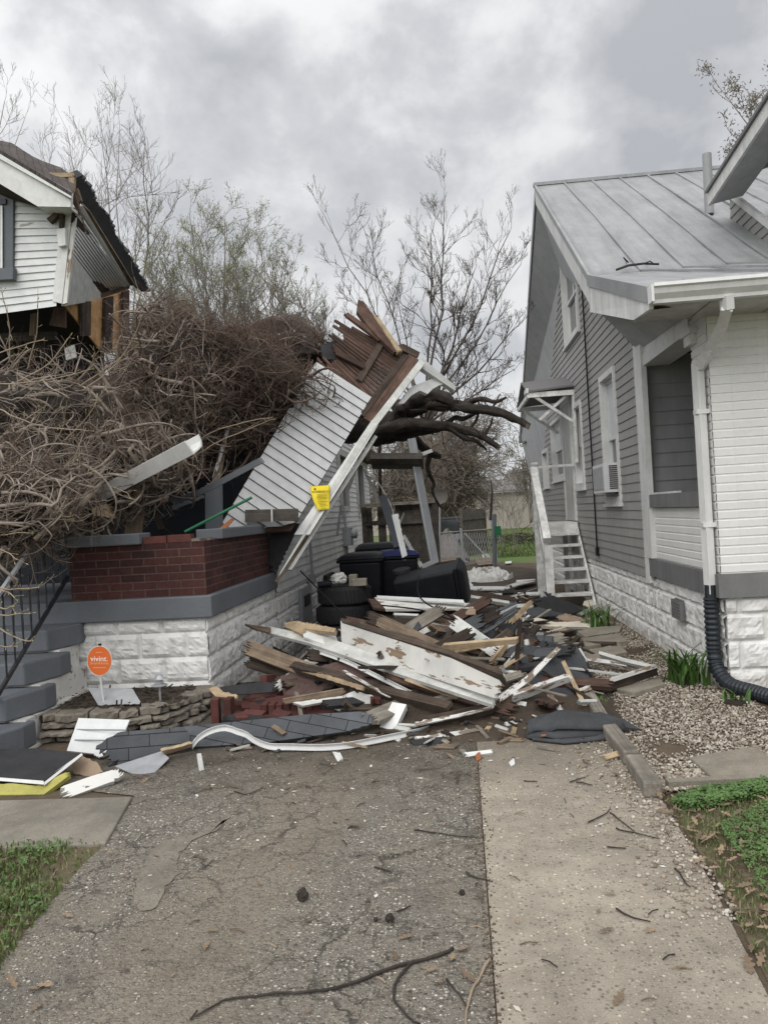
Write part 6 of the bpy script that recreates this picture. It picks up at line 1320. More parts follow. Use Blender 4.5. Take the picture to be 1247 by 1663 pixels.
brick(351, 1155, .10, 0, .1, 'red brick standing on end below the torn felt, left of its pair', ry=pi/2); brick(373, 1154, .10, 0, -.1, 'red brick standing on end below the torn felt, right of its pair', ry=pi/2)
brick(412, 1148, .05, .3, .5, 'red brick tilted beside the toppled pier'); brick(436, 1105, .20, 1.4, .1, 'red brick upright between the block wall and the toppled pier', ry=1.3)
for i in range(14): brick(rnd.uniform(385, 470), rnd.uniform(1130, 1172), .03+.04*rnd.random(), rnd.uniform(-.6, .6), rnd.uniform(0, 3), 'loose red brick fragment scattered at the foot of the toppled pier', group='loose bricks by the toppled pier')
for i in range(8): brick(rnd.uniform(640, 720), rnd.uniform(1110, 1140), .12, rnd.uniform(-.6, .6), rnd.uniform(0, 3), 'dark red brick lying in the shadow under the white eave box', group='bricks under the eave box')
D('felt_piece', [(342, 1118, .20), (356, 1126, .18), (395, 1128, .16), (440, 1124, .17), (452, 1108, .24), (425, 1108, .25), (370, 1114, .22)], .012, 'tar', 'black torn roofing felt draped over bricks beside the stone planter', 'roofing felt', (3, 4, 5), .03)
D('splintered_board', [(338, 1118, .215), (352, 1114, .23), (362, 1123, .205), (386, 1129, .175), (384, 1134, .16), (350, 1131, .17)], .02, 'wood_fresh', 'fresh splintered board end poking from under black felt', 'board', (0, 1, 2), .03)
D('plank', [(459, 1136, .17), (556, 1119, .22), (560, 1125, .19), (545, 1133, .16), (462, 1143, .13)], .03, 'wood_mid', 'flat brown plank lying over the toppled brick pier', 'board', (1,), .02)
D('plank', [(476, 1141, .15), (556, 1130, .17), (557, 1134, .155), (492, 1146, .13)], .02, 'white_dirty', 'thin pale lath lying over the toppled brick pier', 'lath', (0,), .02)
D('sheet_metal', [(534, 1138, .14), (575, 1122, .19), (602, 1128, .17), (628, 1142, .13), (602, 1158, .05), (545, 1155, .05)], .006, 'white_dirty', 'crumpled dirty white sheet behind the shingle strip', 'sheet', (1, 3), .05)
D('white_offcut', [(637, 1140, .18), (660, 1144, .16), (637, 1193, .02), (615, 1183, .04)], .05, 'white', 'stubby white board standing upright at the end of the shingle strip', 'board', (2,), .03)
D('board', [(655, 1148, .11), (705, 1158, .07), (690, 1170, .02), (648, 1170, .03)], .02, 'white_dirty', 'dull pale board lying right of the stubby upright board', 'board', (1,), .03)
# --- roof shingle strips in front
D('shingle_sheet', [(205, 1190, .10), (300, 1180, .12), (400, 1170, .15), (500, 1160, .17), (594, 1155, .18), (612, 1173, .10), (560, 1188, .06), (437, 1205, .03), (318, 1213, .02)], .02, 'shingle', 'long strip of grey roof shingles lying in front of the stone planter', 'shingle strip', (4, 5), .02)
D('shingle_sheet', [(157, 1211, .12), (198, 1188, .20), (300, 1181, .15), (322, 1212, .02), (268, 1222, .03), (262, 1228, .02), (190, 1243, .01)], .02, 'shingle', 'folded grey shingle piece at the left end of the strip', 'shingle strip', (0, 5, 6), .03)
D('sheet_metal', [(187, 1244, .02), (262, 1220, .06), (275, 1231, .02), (248, 1258, .005), (215, 1256, .005)], .006, 'grey_metal', 'flat grey metal sheet under the folded shingle piece', 'sheet', (), .02)
fl = strip('flashing', [(312, 1217, .03), (322, 1204, .07), (342, 1192, .11), (366, 1187, .125), (385, 1193, .10), (400, 1198, .08), (412, 1207, .045), (437, 1217, .02), (470, 1218, .015), (520, 1219, .01), (562, 1216, .01), (606, 1208, .015), (640, 1201, .02), (684, 1192, .02), (716, 1182, .03)], .038, 'flash', 'bent white aluminium flashing along the front of the shingle strip', 'flashing', .004, (0, .25, .97))
D('wood_chip', [(440, 1180, .12), (446, 1176, .13), (466, 1189, .08), (458, 1193, .07)], .015, 'wood_mid', 'small brown wood chip lying on the shingle strip', 'wood chip', (1, 3), .01)
D('siding_piece', [(128, 1166, .22), (211, 1169, .21), (203, 1188, .12), (160, 1230, .04), (154, 1224, .05), (109, 1219, .06)], .012, 'vinyl_white', 'white vinyl siding piece leaning on the stone planter, two laps wide', 'siding piece', (2, 3), .03)
for y in (1184, 1201): D('lap_line', [(118+(1219-y)*.18, y, .22-(y-1166)*.0030+.004), (206-(y-1184)*.9, y+1, .22-(y-1166)*.0030+.004), (206-(y-1184)*.9, y+3, .22-(y-1164)*.0030), (118+(1219-y)*.18, y+2.5, .22-(y-1164)*.0030)], .004, 'grey_metal', None, None, (), .01, bpy.data.objects['siding_piece'])
bs_ = thing('felt_board', 'black felt-covered roof board with a white drip edge by the steps', 'roof board', G(60, 1240, 0))
D('felt', [(-60, 1218, .14), (60, 1215, .15), (133, 1224, .13), (72, 1268, .06), (-60, 1258, .08)], .02, 'tar', None, None, (0,), .02, bs_)
D('drip_edge', [(133, 1223, .135), (135, 1226, .125), (73, 1275, .04), (70, 1268, .06)], .01, 'white', None, None, (), .02, bs_); D('drip_edge', [(-60, 1258, .08), (71, 1268, .062), (72, 1274, .045), (-60, 1263, .065)], .01, 'white', None, None, (), .02, bs_)
D('bag', [(-60, 1274, .04), (20, 1272, .05), (60, 1276, .05), (108, 1254, .07), (112, 1260, .05), (72, 1290, .01), (-60, 1292, .005)], .03, 'bag', 'flattened yellow plastic bag under the black felt board', 'bag', (0, 2, 3), .02)
D('cloth', [(117, 1238, .06), (135, 1228, .10), (160, 1240, .06), (168, 1254, .01), (145, 1262, .005), (120, 1256, .01)], .02, 'card', 'brown crumpled scrap between the felt board and the shingles', 'scrap', (0, 1, 2, 3, 4), .02)
D('white_offcut', [(104, 1276, .05), (150, 1260, .07), (184, 1250, .08), (200, 1258, .05), (180, 1270, .02), (112, 1295, .005)], .04, 'peel', 'broken white board lying at the corner of the path', 'board', (2, 3, 5), .03)
D('board', [(262, 1220, .07), (312, 1208, .08), (312, 1213, .05), (268, 1226, .03)], .02, 'wood_fresh', 'short yellow lath under the folded shingles', 'lath', (0,), .02)
D('batten', [(320, 1224, .07), (327, 1223, .07), (332, 1250, .0), (324, 1252, .0)], .02, 'white_dirty', 'little white peg standing in front of the bent flashing', 'peg', (), .01)
# --- low things in front centre
D('front_plank', [(676, 1174, .10), (740, 1162, .12), (806, 1147, .14), (812, 1156, .09), (740, 1178, .04), (680, 1186, .03)], .05, 'wood_dark', 'black plank with a white edge at the front of the pile', 'board', (2,), .02)
D('edge_paint', [(674, 1172, .115), (740, 1160, .135), (800, 1146, .155), (801, 1150, .14), (740, 1165, .12), (676, 1178, .095)], .015, 'peel2', None, None, (0, 2), .02, bpy.data.objects.get('front_plank'))
D('lath', [(672, 1197, .03), (735, 1188, .05), (782, 1181, .06), (784, 1185, .045), (720, 1199, .015), (676, 1203, .01)], .02, 'peel2', 'white painted lath with torn pinkish wood in front of the pile', 'lath', (0, 2, 4), .012)
D('felt_piece', [(664, 1202, .02), (758, 1190, .03), (760, 1197, .01), (700, 1210, .005), (672, 1209, .005)], .01, 'tar', 'black felt scrap under the torn white lath', 'roofing felt', (1, 2, 3), .02)
D('wood_chip', [(700, 1214, .02), (720, 1207, .03), (746, 1210, .02), (735, 1216, .005)], .012, 'wood_mid', 'orange-brown wood chip below the black felt scrap', 'wood chip', (0, 2), .012)
D('offcut', [(754, 1222, .02), (798, 1217, .03), (800, 1222, .015), (758, 1229, .005)], .02, 'white', 'small white stick on the seam between asphalt and concrete', 'stick', (1, 3), .012)
D('chip', [(772, 1225, .02), (779, 1220, .03), (781, 1232, .008), (773, 1236, .004)], .012, 'terracotta', 'rust red chip on the seam beside the small white stick', 'chip', (0,), .01)
D('offcut', [(540, 1220, .02), (552, 1222, .02), (558, 1233, .004), (548, 1236, .003)], .012, 'white', 'small pale chip in front of the bent flashing', 'chip', (0, 2), .01)
D('offcut', [(826, 1238, .012), (834, 1231, .02), (836, 1240, .008), (830, 1244, .004)], .008, 'white', 'white paint chip on the concrete drive, right of the small white stick', 'chip', (0,), .01)
# --- right of the big board
D('felt_sheet', [(842, 1046, .42), (890, 1052, .36), (936, 1052, .30), (952, 1076, .20), (958, 1103, .10), (935, 1122, .08), (877, 1124, .10), (845, 1115, .16)], .015, 'shingle_dark', 'large charcoal roofing sheet bulging up right of the white eave box', 'roofing sheet', (3, 4, 5), .04)
D('shingle_piece', [(893, 1052, .33), (938, 1052, .28), (951, 1072, .20), (948, 1076, .18), (890, 1066, .25)], .012, 'shingle', 'flat grey shingle flap at the back of the charcoal sheet', 'shingle', (), .02)
D('felt_piece', [(902, 1082, .24), (953, 1075, .18), (960, 1104, .08), (948, 1112, .06), (905, 1105, .12)], .012, 'tar', 'torn black felt edge beside the charcoal sheet', 'roofing felt', (1, 2, 3), .04)
D('lath', [(804, 1133, .20), (852, 1100, .30), (904, 1050, .46), (909, 1055, .44), (860, 1106, .28), (818, 1136, .17)], .025, 'peel2', 'narrow peeling white lath slanting up over the charcoal sheet', 'lath', (2, 5), .02)
D('plank', [(836, 1129, .20), (880, 1113, .235), (922, 1099, .26), (930, 1106, .22), (885, 1122, .18), (838, 1141, .13)], .035, 'peel2', 'broad peeling white board end below the slanting lath', 'board', (2, 5), .02)
D('white_offcut', [(824, 1168, .02), (836, 1150, .09), (840, 1138, .14), (855, 1140, .13), (850, 1158, .07), (837, 1173, .01)], .006, 'vinyl_white', 'folded white vinyl scrap hanging from the right end of the pile', 'scrap', (5,), .02)
def curl(u, v):
    a = -0.3+3.3*v; c = G(862+72*u, 1146-2*u, .03); return c+V((0, -.10*cos(a)*1.1+.10, .13*max(0, sin(a))*(1-.25*u)+.02*noise.noise(V((u*5, v*3, 0)))))
sheet(curl, 24, 16, 'shingle_roll', 'shingle_dark', .02, None, 'curled charcoal roofing roll open to the camera', 'roofing roll')
sh_ = thing('shingle_pile', 'flat pile of charcoal shingles lying across the timber edging', 'shingles', G(930, 1180, 0))
def shp(u, v, z0=.05): 
    a = G(857+100*u, 1178-20*u, z0).lerp(G(1035, 1184, z0), max(0, u-.55)*1.6); b = G(858+90*u, 1198+6*u, .01).lerp(G(1030, 1188, .01), max(0, u-.6)*2.0)
    p = a.lerp(b, v); p.z = z0+.045*sin(u*3.1)+.03*noise.noise(V((u*4, v*2, z0*40)))-(.05 if v > .8 else 0)*(v-.8)*5; p.z = max(.006, p.z); return p
sheet(lambda u, v: shp(u, v, .075), 36, 10, 'top_sheet', 'shingle_dark', .016, sh_)
sheet(lambda u, v: shp(u, v*1.05, .045)+V((-.01, -.012, 0)), 36, 10, 'middle_sheet', 'shingle_dark', .016, sh_); sheet(lambda u, v: shp(u*.86, v*1.12, .02)+V((.02, -.03, 0)), 36, 10, 'bottom_sheet', 'shingle_dark', .016, sh_)
for x, y in ((882, 1195), (957, 1187)): D('red_tab', [(x-4, y-2, .06), (x+4, y-3, .06), (x+4, y, .05), (x-4, y+1, .05)], .003, 'terracotta', None, None, (), .01, sh_)
D('shingle_piece', [(935, 1160, .10), (975, 1156, .10), (1012, 1168, .10), (1040, 1184, .02), (1000, 1180, .06), (945, 1178, .07)], .014, 'shingle_dark', 'curved shingle lobe reaching over onto the gravel', 'shingle', (3, 4), .02)
pl = D('plank', [(930, 1125, .10), (1000, 1103, .12), (1066, 1083, .14), (1068, 1096, .08), (1000, 1120, .04), (935, 1142, .01)], .05, 'wood_dark', 'long dark plank with a white top edge pointing at the lily clump', 'board', (0,), .02)
D('white_edge', [(934, 1121, .13), (1000, 1099, .15), (1064, 1079, .17), (1068, 1084, .145), (1000, 1106, .115), (950, 1123, .10)], .02, 'peel', None, None, (0,), .015, pl)
D('frame_piece', [(953, 1066, .12), (1000, 1074, .11), (1046, 1082, .10), (1044, 1087, .08), (1000, 1079, .09), (953, 1073, .09)], .03, 'peel2', 'peeling white rail forming the left arm of a broken corner frame', 'frame', (0,), .01)
D('frame_piece', [(972, 1057, .15), (1015, 1069, .15), (1066, 1081, .15), (1060, 1085, .13), (1010, 1074, .13), (972, 1062, .13)], .03, 'white_dirty', 'straight pale rail behind the peeling rail of the broken frame', 'frame', (0,), .01)
D('edge_strip', [(939, 1053, .2), (942, 1052, .2), (954, 1072, .14), (950, 1074, .13)], .015, 'white_dirty', 'short white strip edging the grey shingle flap', 'strip', (), .01)
D('cardboard', [(884, 1030, .12), (900, 1018, .17), (912, 1017, .17), (930, 1026, .13), (936, 1036, .08), (895, 1037, .08)], .006, 'card', 'torn brown cardboard with a ragged hole on the cream sheet', 'cardboard', (0, 1, 2, 3), .03)
D('insulation', [(846, 1008, .12), (872, 1003, .13), (900, 1010, .11), (940, 1009, .11), (958, 1016, .08), (950, 1022, .05), (905, 1022, .06), (880, 1020, .07), (855, 1016, .09)], .012, 'cream', 'cream insulation sheet lying flat before the stairs', 'insulation sheet', (0, 1, 2, 3, 4, 5, 6), .04)
D('cardboard', [(902, 1002, .12), (918, 996, .16), (945, 1003, .13), (948, 1009, .10), (915, 1008, .10)], .006, 'card', 'small brown cardboard flap above the cream sheet', 'cardboard', (0, 1, 2), .03)
D('felt_sheet', [(868, 985, .16), (888, 962, .34), (900, 968, .32), (935, 982, .20), (952, 988, .12), (930, 996, .08), (880, 998, .08)], .012, 'tar', 'black felt sheet heaped at the foot of the stairs', 'roofing felt', (0, 1, 4, 5), .05)
D('felt_sheet', [(845, 990, .14), (880, 985, .16), (948, 990, .10), (950, 998, .06), (860, 1002, .06)], .012, 'shingle_dark', 'flat charcoal sheet under the heaped black felt', 'roofing sheet', (2, 3), .04)
D('plank', [(944, 948, .22), (956, 950, .22), (965, 972, .06), (952, 978, .05)], .03, 'peel2', 'weathered white board leaning on the right side of the lowest stair', 'board', (0,), .02)
D('white_offcut', [(948, 976, .10), (962, 973, .10), (968, 980, .05), (958, 986, .03), (946, 982, .05)], .01, 'cream', 'crumpled white scrap at the foot of the stairs', 'scrap', (1, 3), .03)
D('plank', [(938, 996, .10), (972, 979, .14), (976, 983, .10), (944, 1000, .06)], .03, 'white_dirty', 'short pale board angled between stairs and foundation', 'board', (0,), .02)
D('plank', [(868, 1040, .16), (905, 1028, .18), (935, 1024, .15), (934, 1032, .10), (905, 1036, .12), (870, 1048, .10)], .04, 'wood_dark', 'dark weathered board below the torn cardboard', 'board', (1, 4), .02)
D('white_offcut', [(850, 1040, .20), (872, 1026, .24), (885, 1028, .20), (862, 1046, .14)], .008, 'vinyl_white', 'shiny white siding scrap left of the torn cardboard', 'scrap', (0, 2), .03)
D('rubble_slab', [(936, 1025, .08), (965, 1018, .09), (1010, 1016, .06), (1005, 1026, .04), (950, 1034, .03)], .03, 'slab', 'broken concrete sliver beside the farthest stepping slab', 'concrete', (0, 1, 3), .03)
# --- centre of the pile
D('stud', [(720, 1048, .46), (780, 1043, .50), (839, 1038, .54), (839, 1046, .50), (780, 1053, .45), (722, 1058, .40)], .04, 'wood_fresh', 'bright split pine stud lying level above the white eave box', 'stud', (3, 5), .02)
D('stud', [(803, 1023, .42), (835, 1000, .48), (862, 974, .54), (866, 978, .52), (842, 1006, .44), (808, 1030, .37)], .04, 'wood_fresh', 'bright split pine stud slanting up towards the stairs', 'stud', (1, 2, 4, 5), .025)
D('shingle_stack', [(713, 1048, .40), (760, 1014, .48), (832, 978, .56), (846, 992, .48), (800, 1030, .38), (758, 1052, .32)], .03, 'shingle', 'slanted stack of grey shingles in the middle of the pile', 'shingles', (2, 3, 4), .03)
for k in range(4): D('shingle_edge', [(716+6*k, 1043+3*k, .43), (770+9*k, 1005+4*k, .52), (838, 977+4*k, .585), (840, 979+4*k, .575), (774+9*k, 1009+4*k, .505), (718+6*k, 1046+3*k, .42)], .008, ('shingle', 'steel', 'shingle_dark', 'shingle')[k], None, None, (1,), .01, bpy.data.objects['shingle_stack'])
D('plank', [(778, 1068, .34), (800, 1040, .42), (826, 1020, .48), (834, 1030, .42), (810, 1056, .33), (794, 1078, .26)], .03, 'wood_mid', 'broad brown plank under the slanted shingle stack', 'board', (2, 5), .03)
D('stud', [(798, 1074, .32), (820, 1046, .42), (825, 1050, .39), (806, 1080, .28)], .03, 'wood_fresh', 'short split pine piece under the level pine stud', 'stud', (1, 3), .02)
D('plank', [(834, 1104, .22), (838, 1040, .5), (842, 1004, .66), (848, 1006, .65), (845, 1050, .46), (839, 1105, .2)], .03, 'wood_dark', 'dark splintered board standing upright between the pine studs', 'board', (2,), .03)
D('plank', [(844, 1100, .2), (849, 1030, .48), (853, 1030, .47), (850, 1102, .18)], .025, 'wood_red', 'thin reddish splinter standing behind the upright dark board', 'splinter', (1, 3), .02)
D('plank', [(805, 1100, .2), (836, 1062, .36), (840, 1066, .33), (812, 1106, .16)], .02, 'white_dirty', 'thin pale strip tucked behind the right end of the eave box', 'strip', (1,), .02)
D('metal_strip', [(812, 1082, .34), (818, 1080, .34), (826, 1110, .18), (822, 1118, .15)], .004, 'steel', 'short bent metal strip at the right end of the eave box', 'metal strip', (2,), .02)
D('white_board', [(608, 970, .56), (690, 972, .55), (756, 979, .53), (766, 987, .48), (700, 988, .48), (626, 989, .48)], .03, 'peel', 'long white board lying flat before the tipped bin', 'board', (2, 5), .03)
D('white_edge', [(612, 967, .585), (752, 974, .565), (754, 979, .545), (612, 971, .565)], .02, 'vinyl_white', None, None, (), .02, bpy.data.objects['white_board'])
D('plank', [(597, 972, .55), (620, 972, .55), (630, 986, .49), (622, 989, .47), (606, 986, .49)], .03, 'wood_red', 'rust brown board end at the left of the long white board', 'board', (0, 4), .02)
D('wood_chip', [(756, 994, .48), (764, 985, .52), (772, 990, .49), (772, 998, .45), (756, 998, .45)], .012, 'card', 'tan triangular scrap below the long white board', 'scrap', (), .02)
for i, (q, m, lab) in enumerate((([(598, 992, .42), (700, 990, .44), (808, 985, .46), (808, 1000, .38), (700, 1006, .36), (600, 1008, .36)], 'wood_dark', 'black beam running under the long white board'), ([(622, 1006, .40), (720, 998, .42), (800, 995, .42), (800, 1008, .34), (720, 1014, .34), (625, 1020, .33)], 'wood_dark', 'second dark beam lower in the pile behind the eave box'), ([(648, 1018, .40), (742, 1014, .38), (745, 1026, .32), (655, 1032, .34)], 'wood_dark', 'short dark beam just behind the eave box'), ([(640, 995, .5), (680, 997, .49), (678, 1000, .47), (640, 999, .48)], 'white_dirty', 'narrow white strip peeping between the dark beams'), ([(692, 1030, .36), (725, 1024, .38), (726, 1036, .32), (700, 1042, .30)], 'wood_red', 'reddish brown block among the dark beams'), ([(728, 1040, .34), (770, 1022, .42), (764, 1030, .38), (735, 1050, .30)], 'shingle_dark', 'dark shingle flap left of the slanted stack'), ([(722, 962, .36), (742, 955, .42), (800, 966, .38), (828, 974, .34), (826, 980, .30), (760, 970, .34)], 'white_dirty', 'pale grey eave board lying beyond the tipped bin'), ([(742, 954, .44), (800, 964, .41), (840, 973, .36), (838, 977, .33), (770, 966, .37), (742, 959, .40)], 'wood_dark', 'dark plank resting on the pale grey eave board'), ([(560, 1000, .44), (620, 1012, .40), (700, 1044, .34), (696, 1050, .30), (610, 1022, .34), (560, 1008, .40)], 'wood_red', 'dark reddish board along the back edge of the eave box'), ([(600, 1040, .34), (650, 1030, .38), (655, 1036, .35), (606, 1050, .29)], 'wood_dark', 'small dark board against the back of the eave box'))):
    D('plank' if i not in (5,) else 'shingle_piece', q, .045, m, lab, 'board' if i != 5 else 'shingle', (1, len(q)-1) if len(q) > 4 else (1, 3), .03)
D('white_offcut', [(660, 1020, .46), (676, 1008, .52), (690, 1013, .48), (702, 1012, .47), (690, 1017, .45), (672, 1016, .47)], .006, 'vinyl_white', 'bent white vinyl scrap among the dark beams', 'scrap', (1, 3), .02)
# --- far end of the pile
def heap(u, v):
    a = u*2*pi; r = 1-v; c = G(788, 938, 0); return c+V((cos(a)*.62*r**.7, sin(a)*1.2*r**.7,   .13*v**.5*(1+1.6*noise.noise(V((cos(a)*3, sin(a)*3, v*3))))+.12*noise.noise(V((a*4, v*7, 1)))*(v > .02)))
sheet(heap, 48, 16, 'plastic_sheet', 'plastic_sheet', .008, None, 'crumpled white plastic sheet heaped at the far end of the pile', 'plastic sheet', smooth=False)
for i, (q, m, lab) in enumerate((([(742, 938), (752, 934), (768, 950), (764, 958)], 'vinyl_white', 'bent white trim piece left of the plastic sheet'), ([(738, 955), (752, 950), (756, 954), (742, 960)], 'white_dirty', 'short white stub left of the plastic sheet'), ([(760, 952), (820, 952), (830, 948), (818, 957), (764, 957)], 'white', 'flat white strip in front of the plastic sheet'), ([(818, 952), (840, 945), (868, 941), (868, 944), (842, 950), (822, 957)], 'white_dirty', 'white strip pointing from the plastic sheet to the stairs'), ([(838, 942), (868, 940), (868, 944), (838, 945)], 'white', 'short white strip near the stair post'), ([(840, 962), (874, 961), (876, 965), (842, 966)], 'white', 'white strip at the foot of the stair post'), ([(796, 964), (815, 963), (814, 966), (798, 967)], 'white_dirty', 'small white chip before the plastic sheet'), ([(838, 964), (850, 970), (850, 978), (838, 974)], 'grey_metal', 'small grey plate near the stairs'), ([(770, 905), (800, 903), (806, 915), (776, 918)], 'wood_mid', 'brown boards by the chain-link gate'), ([(782, 900), (800, 898), (802, 904), (784, 906)], 'white_dirty', 'pale boards by the chain-link gate'), ([(820, 912), (830, 911), (830, 914), (820, 915)], 'white', 'white scrap on the backyard grass'))):
    D('strip', [(x, y, .10 if y > 925 else .05) for x, y in q], .02, m, lab, 'scrap', (1,), .03)
for q, lab in (([(700, 905), (738, 900), (745, 908), (705, 914)], 'brown plank end behind the tipped bin'), ([(752, 968), (800, 974), (836, 982), (836, 986), (795, 981), (750, 974)], 'greyish plank end in the middle of the passage')): D('plank', [(x, y, .2) for x, y in q], .03, 'wood_mid', lab, 'board', (0, 2), .04)
# --- dark filler boards in the heap
def filler(n, rng, L0, L1, mats, label, group, zoff=.04, w0=.05, w1=.16):
    for i in range(n):
        x, y = rng(); a = rnd.gauss(0, .9); L_ = rnd.uniform(L0, L1); d = V((cos(a), sin(a), rnd.uniform(-.18, .18))); p = V((x, y, mh(x, y)+zoff*rnd.uniform(.3, 2)))
        A = p-d*L_/2; B = p+d*L_/2; A.z = max(A.z, .03); B.z = max(B.z, .03)
        if A.x < XL+.1 or B.x < XL+.1 or max(A.x, B.x) > (1.3 if y < 8 else 1.9): continue
        plank('splintered_board', A, B, rnd.uniform(w0, w1), rnd.uniform(.015, .04), rnd.choice(mats), label, 'board', (rnd.gauss(0, .3), -.4+rnd.gauss(0, .3), 1), (1, 3), None, group, .05)
filler(85, lambda: (rnd.gauss(0.1, .62), rnd.uniform(5.6, 9.3)), .35, 1.1, ['wood_dark']*4+['wood_red', 'wood_grey', 'tar', 'tar', 'shingle_dark'], 'short dark splintered board wedged deep in the debris pile', 'dark splintered boards in the pile')
filler(45, lambda: (rnd.uniform(-.5, 1.3), rnd.uniform(8.5, 14)), .3, 1.0, ['wood_dark']*3+['wood_mid', 'wood_grey', 'tar', 'white_dirty'], 'scattered board fragment in the passage behind the pile', 'board fragments in the passage')
for i in range(58):                             # boards thrown up at steep angles
    side = i > 40; x, y = (min(.62, rnd.gauss(.05, .4)), rnd.uniform(6.2, 8.6)) if not side else (rnd.uniform(-1.7, -1.0), rnd.uniform(6.5, 8.0)); a = rnd.gauss(.2, .9); L_ = rnd.uniform(.3, .95); d_ = V((cos(a), sin(a), rnd.uniform(-.55, .55))).normalized(); p = V((x, y, mh(x, y)+.12+.5*abs(d_.z)*L_*.5)); A, B = p-d_*L_/2, p+d_*L_/2; A.z = max(A.z, .02); B.z = max(B.z, .02)
    if min(A.x, B.x) > XL+.12 and max(A.x, B.x) < .85: plank('splintered_board', A, B, rnd.uniform(.04, .15), rnd.uniform(.015, .04), rnd.choice(['wood_dark', 'wood_dark', 'wood_dark', 'wood_red', 'wood_mid', 'wood_grey', 'shingle_dark', 'tar', 'white_dirty']), 'splintered board sticking up at an angle from the debris pile', 'board', (rnd.gauss(0, .3), -.8, .6), (1, 3), None, 'boards sticking up from the pile', .06)
filler(34, lambda: (rnd.uniform(-1.75, -.5), rnd.uniform(5.6, 6.6)), .25, .7, ['wood_dark']*2+['wood_mid', 'tar', 'brick_loose'], 'small dark fragment lying around the toppled brick pier', 'fragments round the toppled pier', .02, .03, .10)
filler(22, lambda: (rnd.uniform(.1, 1.25), rnd.uniform(5.2, 8)), .15, .5, ['white_dirty', 'peel2', 'wood_mid', 'wood_fresh', 'shingle_dark'], 'small pale or brown scrap on the right flank of the pile', 'scraps on the right flank of the pile', .03, .02, .06)

def laths(n, rng, L0, L1, mats, label, group, zo=(.02, .16), w=(.012, .045), name='lath'):
    for i in range(n):
        x, y = rng(); a = rnd.gauss(0, 1.0); d = V((cos(a), sin(a), rnd.gauss(0, .22))).normalized(); L_ = rnd.uniform(L0, L1); p = V((x, y, mh(x, y)+rnd.uniform(*zo))); A, B = p-d*L_/2, p+d*L_/2; A.z = max(A.z, .015); B.z = max(B.z, .015)
        if min(A.x, B.x) < XL+.12 or max(A.x, B.x) > 1.6: continue
        plank(name, A, B, rnd.uniform(*w), rnd.uniform(.006, .016), rnd.choice(mats), label, name.replace('_', ' '), (rnd.gauss(0, .4), -.4+rnd.gauss(0, .3), 1), (1, 3), None, group, .03)
laths(110, lambda: (rnd.gauss(.25, .6), rnd.uniform(5.6, 9.0)), .2, .8, ['wood_dark', 'wood_mid', 'wood_grey', 'wood_grey', 'wood_red', 'white_dirty', 'peel2', 'wood_fresh'], 'thin broken lath tangled among the boards of the debris pile', 'thin laths in the pile')
laths(70, lambda: (rnd.uniform(-.6, 1.2), rnd.uniform(8.5, 13)), .2, .7, ['wood_grey', 'wood_mid', 'white_dirty', 'white_dirty', 'wood_dark'], 'thin lath scattered between the pile and the backyard', 'thin laths beyond the pile')
laths(115, lambda: (rnd.uniform(-1.7, 1.0), 5.5-abs(rnd.gauss(0, .25))), .03, .17, ['wood_mid', 'wood_dark', 'wood_dark', 'wood_fresh', 'white_dirty', 'wood_grey', 'shingle_dark', 'wood_mid'], 'small splinter fallen at the front foot of the pile', 'splinters at the foot of the pile', (.0, .03), (.01, .04), 'splinter')
laths(26, lambda: (rnd.gauss(.35, .45), rnd.uniform(6.3, 8.8)), .15, .4, ['tar', 'shingle_dark', 'shingle'], 'torn dark shingle scrap stuck in the debris pile', 'shingle scraps in the pile', (.03, .16), (.10, .22), 'shingle_scrap')
# ---- things on and behind the porch
gt = thing('gutter_length', 'torn white gutter length slanting up over the porch parapet', 'gutter', pY(240, 770, 6.7))
gA, gB = pY(160, 812, 7.1), pY(322, 728, 6.3); gd = (gB-gA).normalized(); gs = gd.cross(V((0, -.55, .83))).normalized(); gn = gs.cross(gd)
if gn.z < 0: gn = -gn
if gs.z > 0: gs = -gs
prof = [(-.075, .075), (-.06, .03), (-.035, .005), (0, 0), (.055, 0), (.055, .10), (.07, .10), (.07, -.012), (0, -.012), (-.045, -.006), (-.072, .025), (-.088, .075)]
mb = MB(); mb.prism([gA+gs*a*1.15+gn*b*1.15 for a, b in prof], gB-gA); mb.build('channel', 'gutter', gt, fix=True)
slab('plank', [pY(276, 812, 7.6), pY(330, 792, 7.5), pY(420, 744, 7.2), pY(426, 752, 7.2), pY(335, 800, 7.5), pY(283, 820, 7.6)], .05, 'slate_paint', 'slate grey painted board slanting over the grey post', 'board', None, (0, 5), .03)
slab('post', [pY(333, 788, 7.7), pY(356, 783, 7.7), pY(357, 860, 7.7), pY(334, 862, 7.7)], .12, 'slate_paint', 'slate grey post leaning behind the brick parapet', 'post', None, (0,), .02)
slab('plank', [pY(278, 822, 7.9), pY(330, 804, 7.9), pY(331, 809, 7.9), pY(282, 828, 7.9)], .03, 'slate_paint', 'thin slate grey board below the slanting board', 'board', None, (0, 2), .02)
mb = MB(); a, b = pY(300, 864, 6.9), pY(409, 808, 7.3); mb.cyl(a, b, .014, 10); tag(mb.build('pole', 'green', frame=Matrix.Translation(a)), 'thin green pole sticking up from the brick parapet', 'pole')
slab('plank', [pY(210, 822, 7.2), pY(233, 818, 7.2), pY(230, 866, 7.0), pY(202, 868, 7.0)], .03, 'wood_mid', 'wide brown board leaning behind the parapet under the gutter', 'board', None, (0,), .03)
slab('plank', [pY(240, 820, 7.5), pY(250, 818, 7.5), pY(268, 858, 7.3), pY(258, 860, 7.3)], .03, 'wood_dark', 'narrow brown board leaning behind the missing coping', 'board', None, (0,), .03)
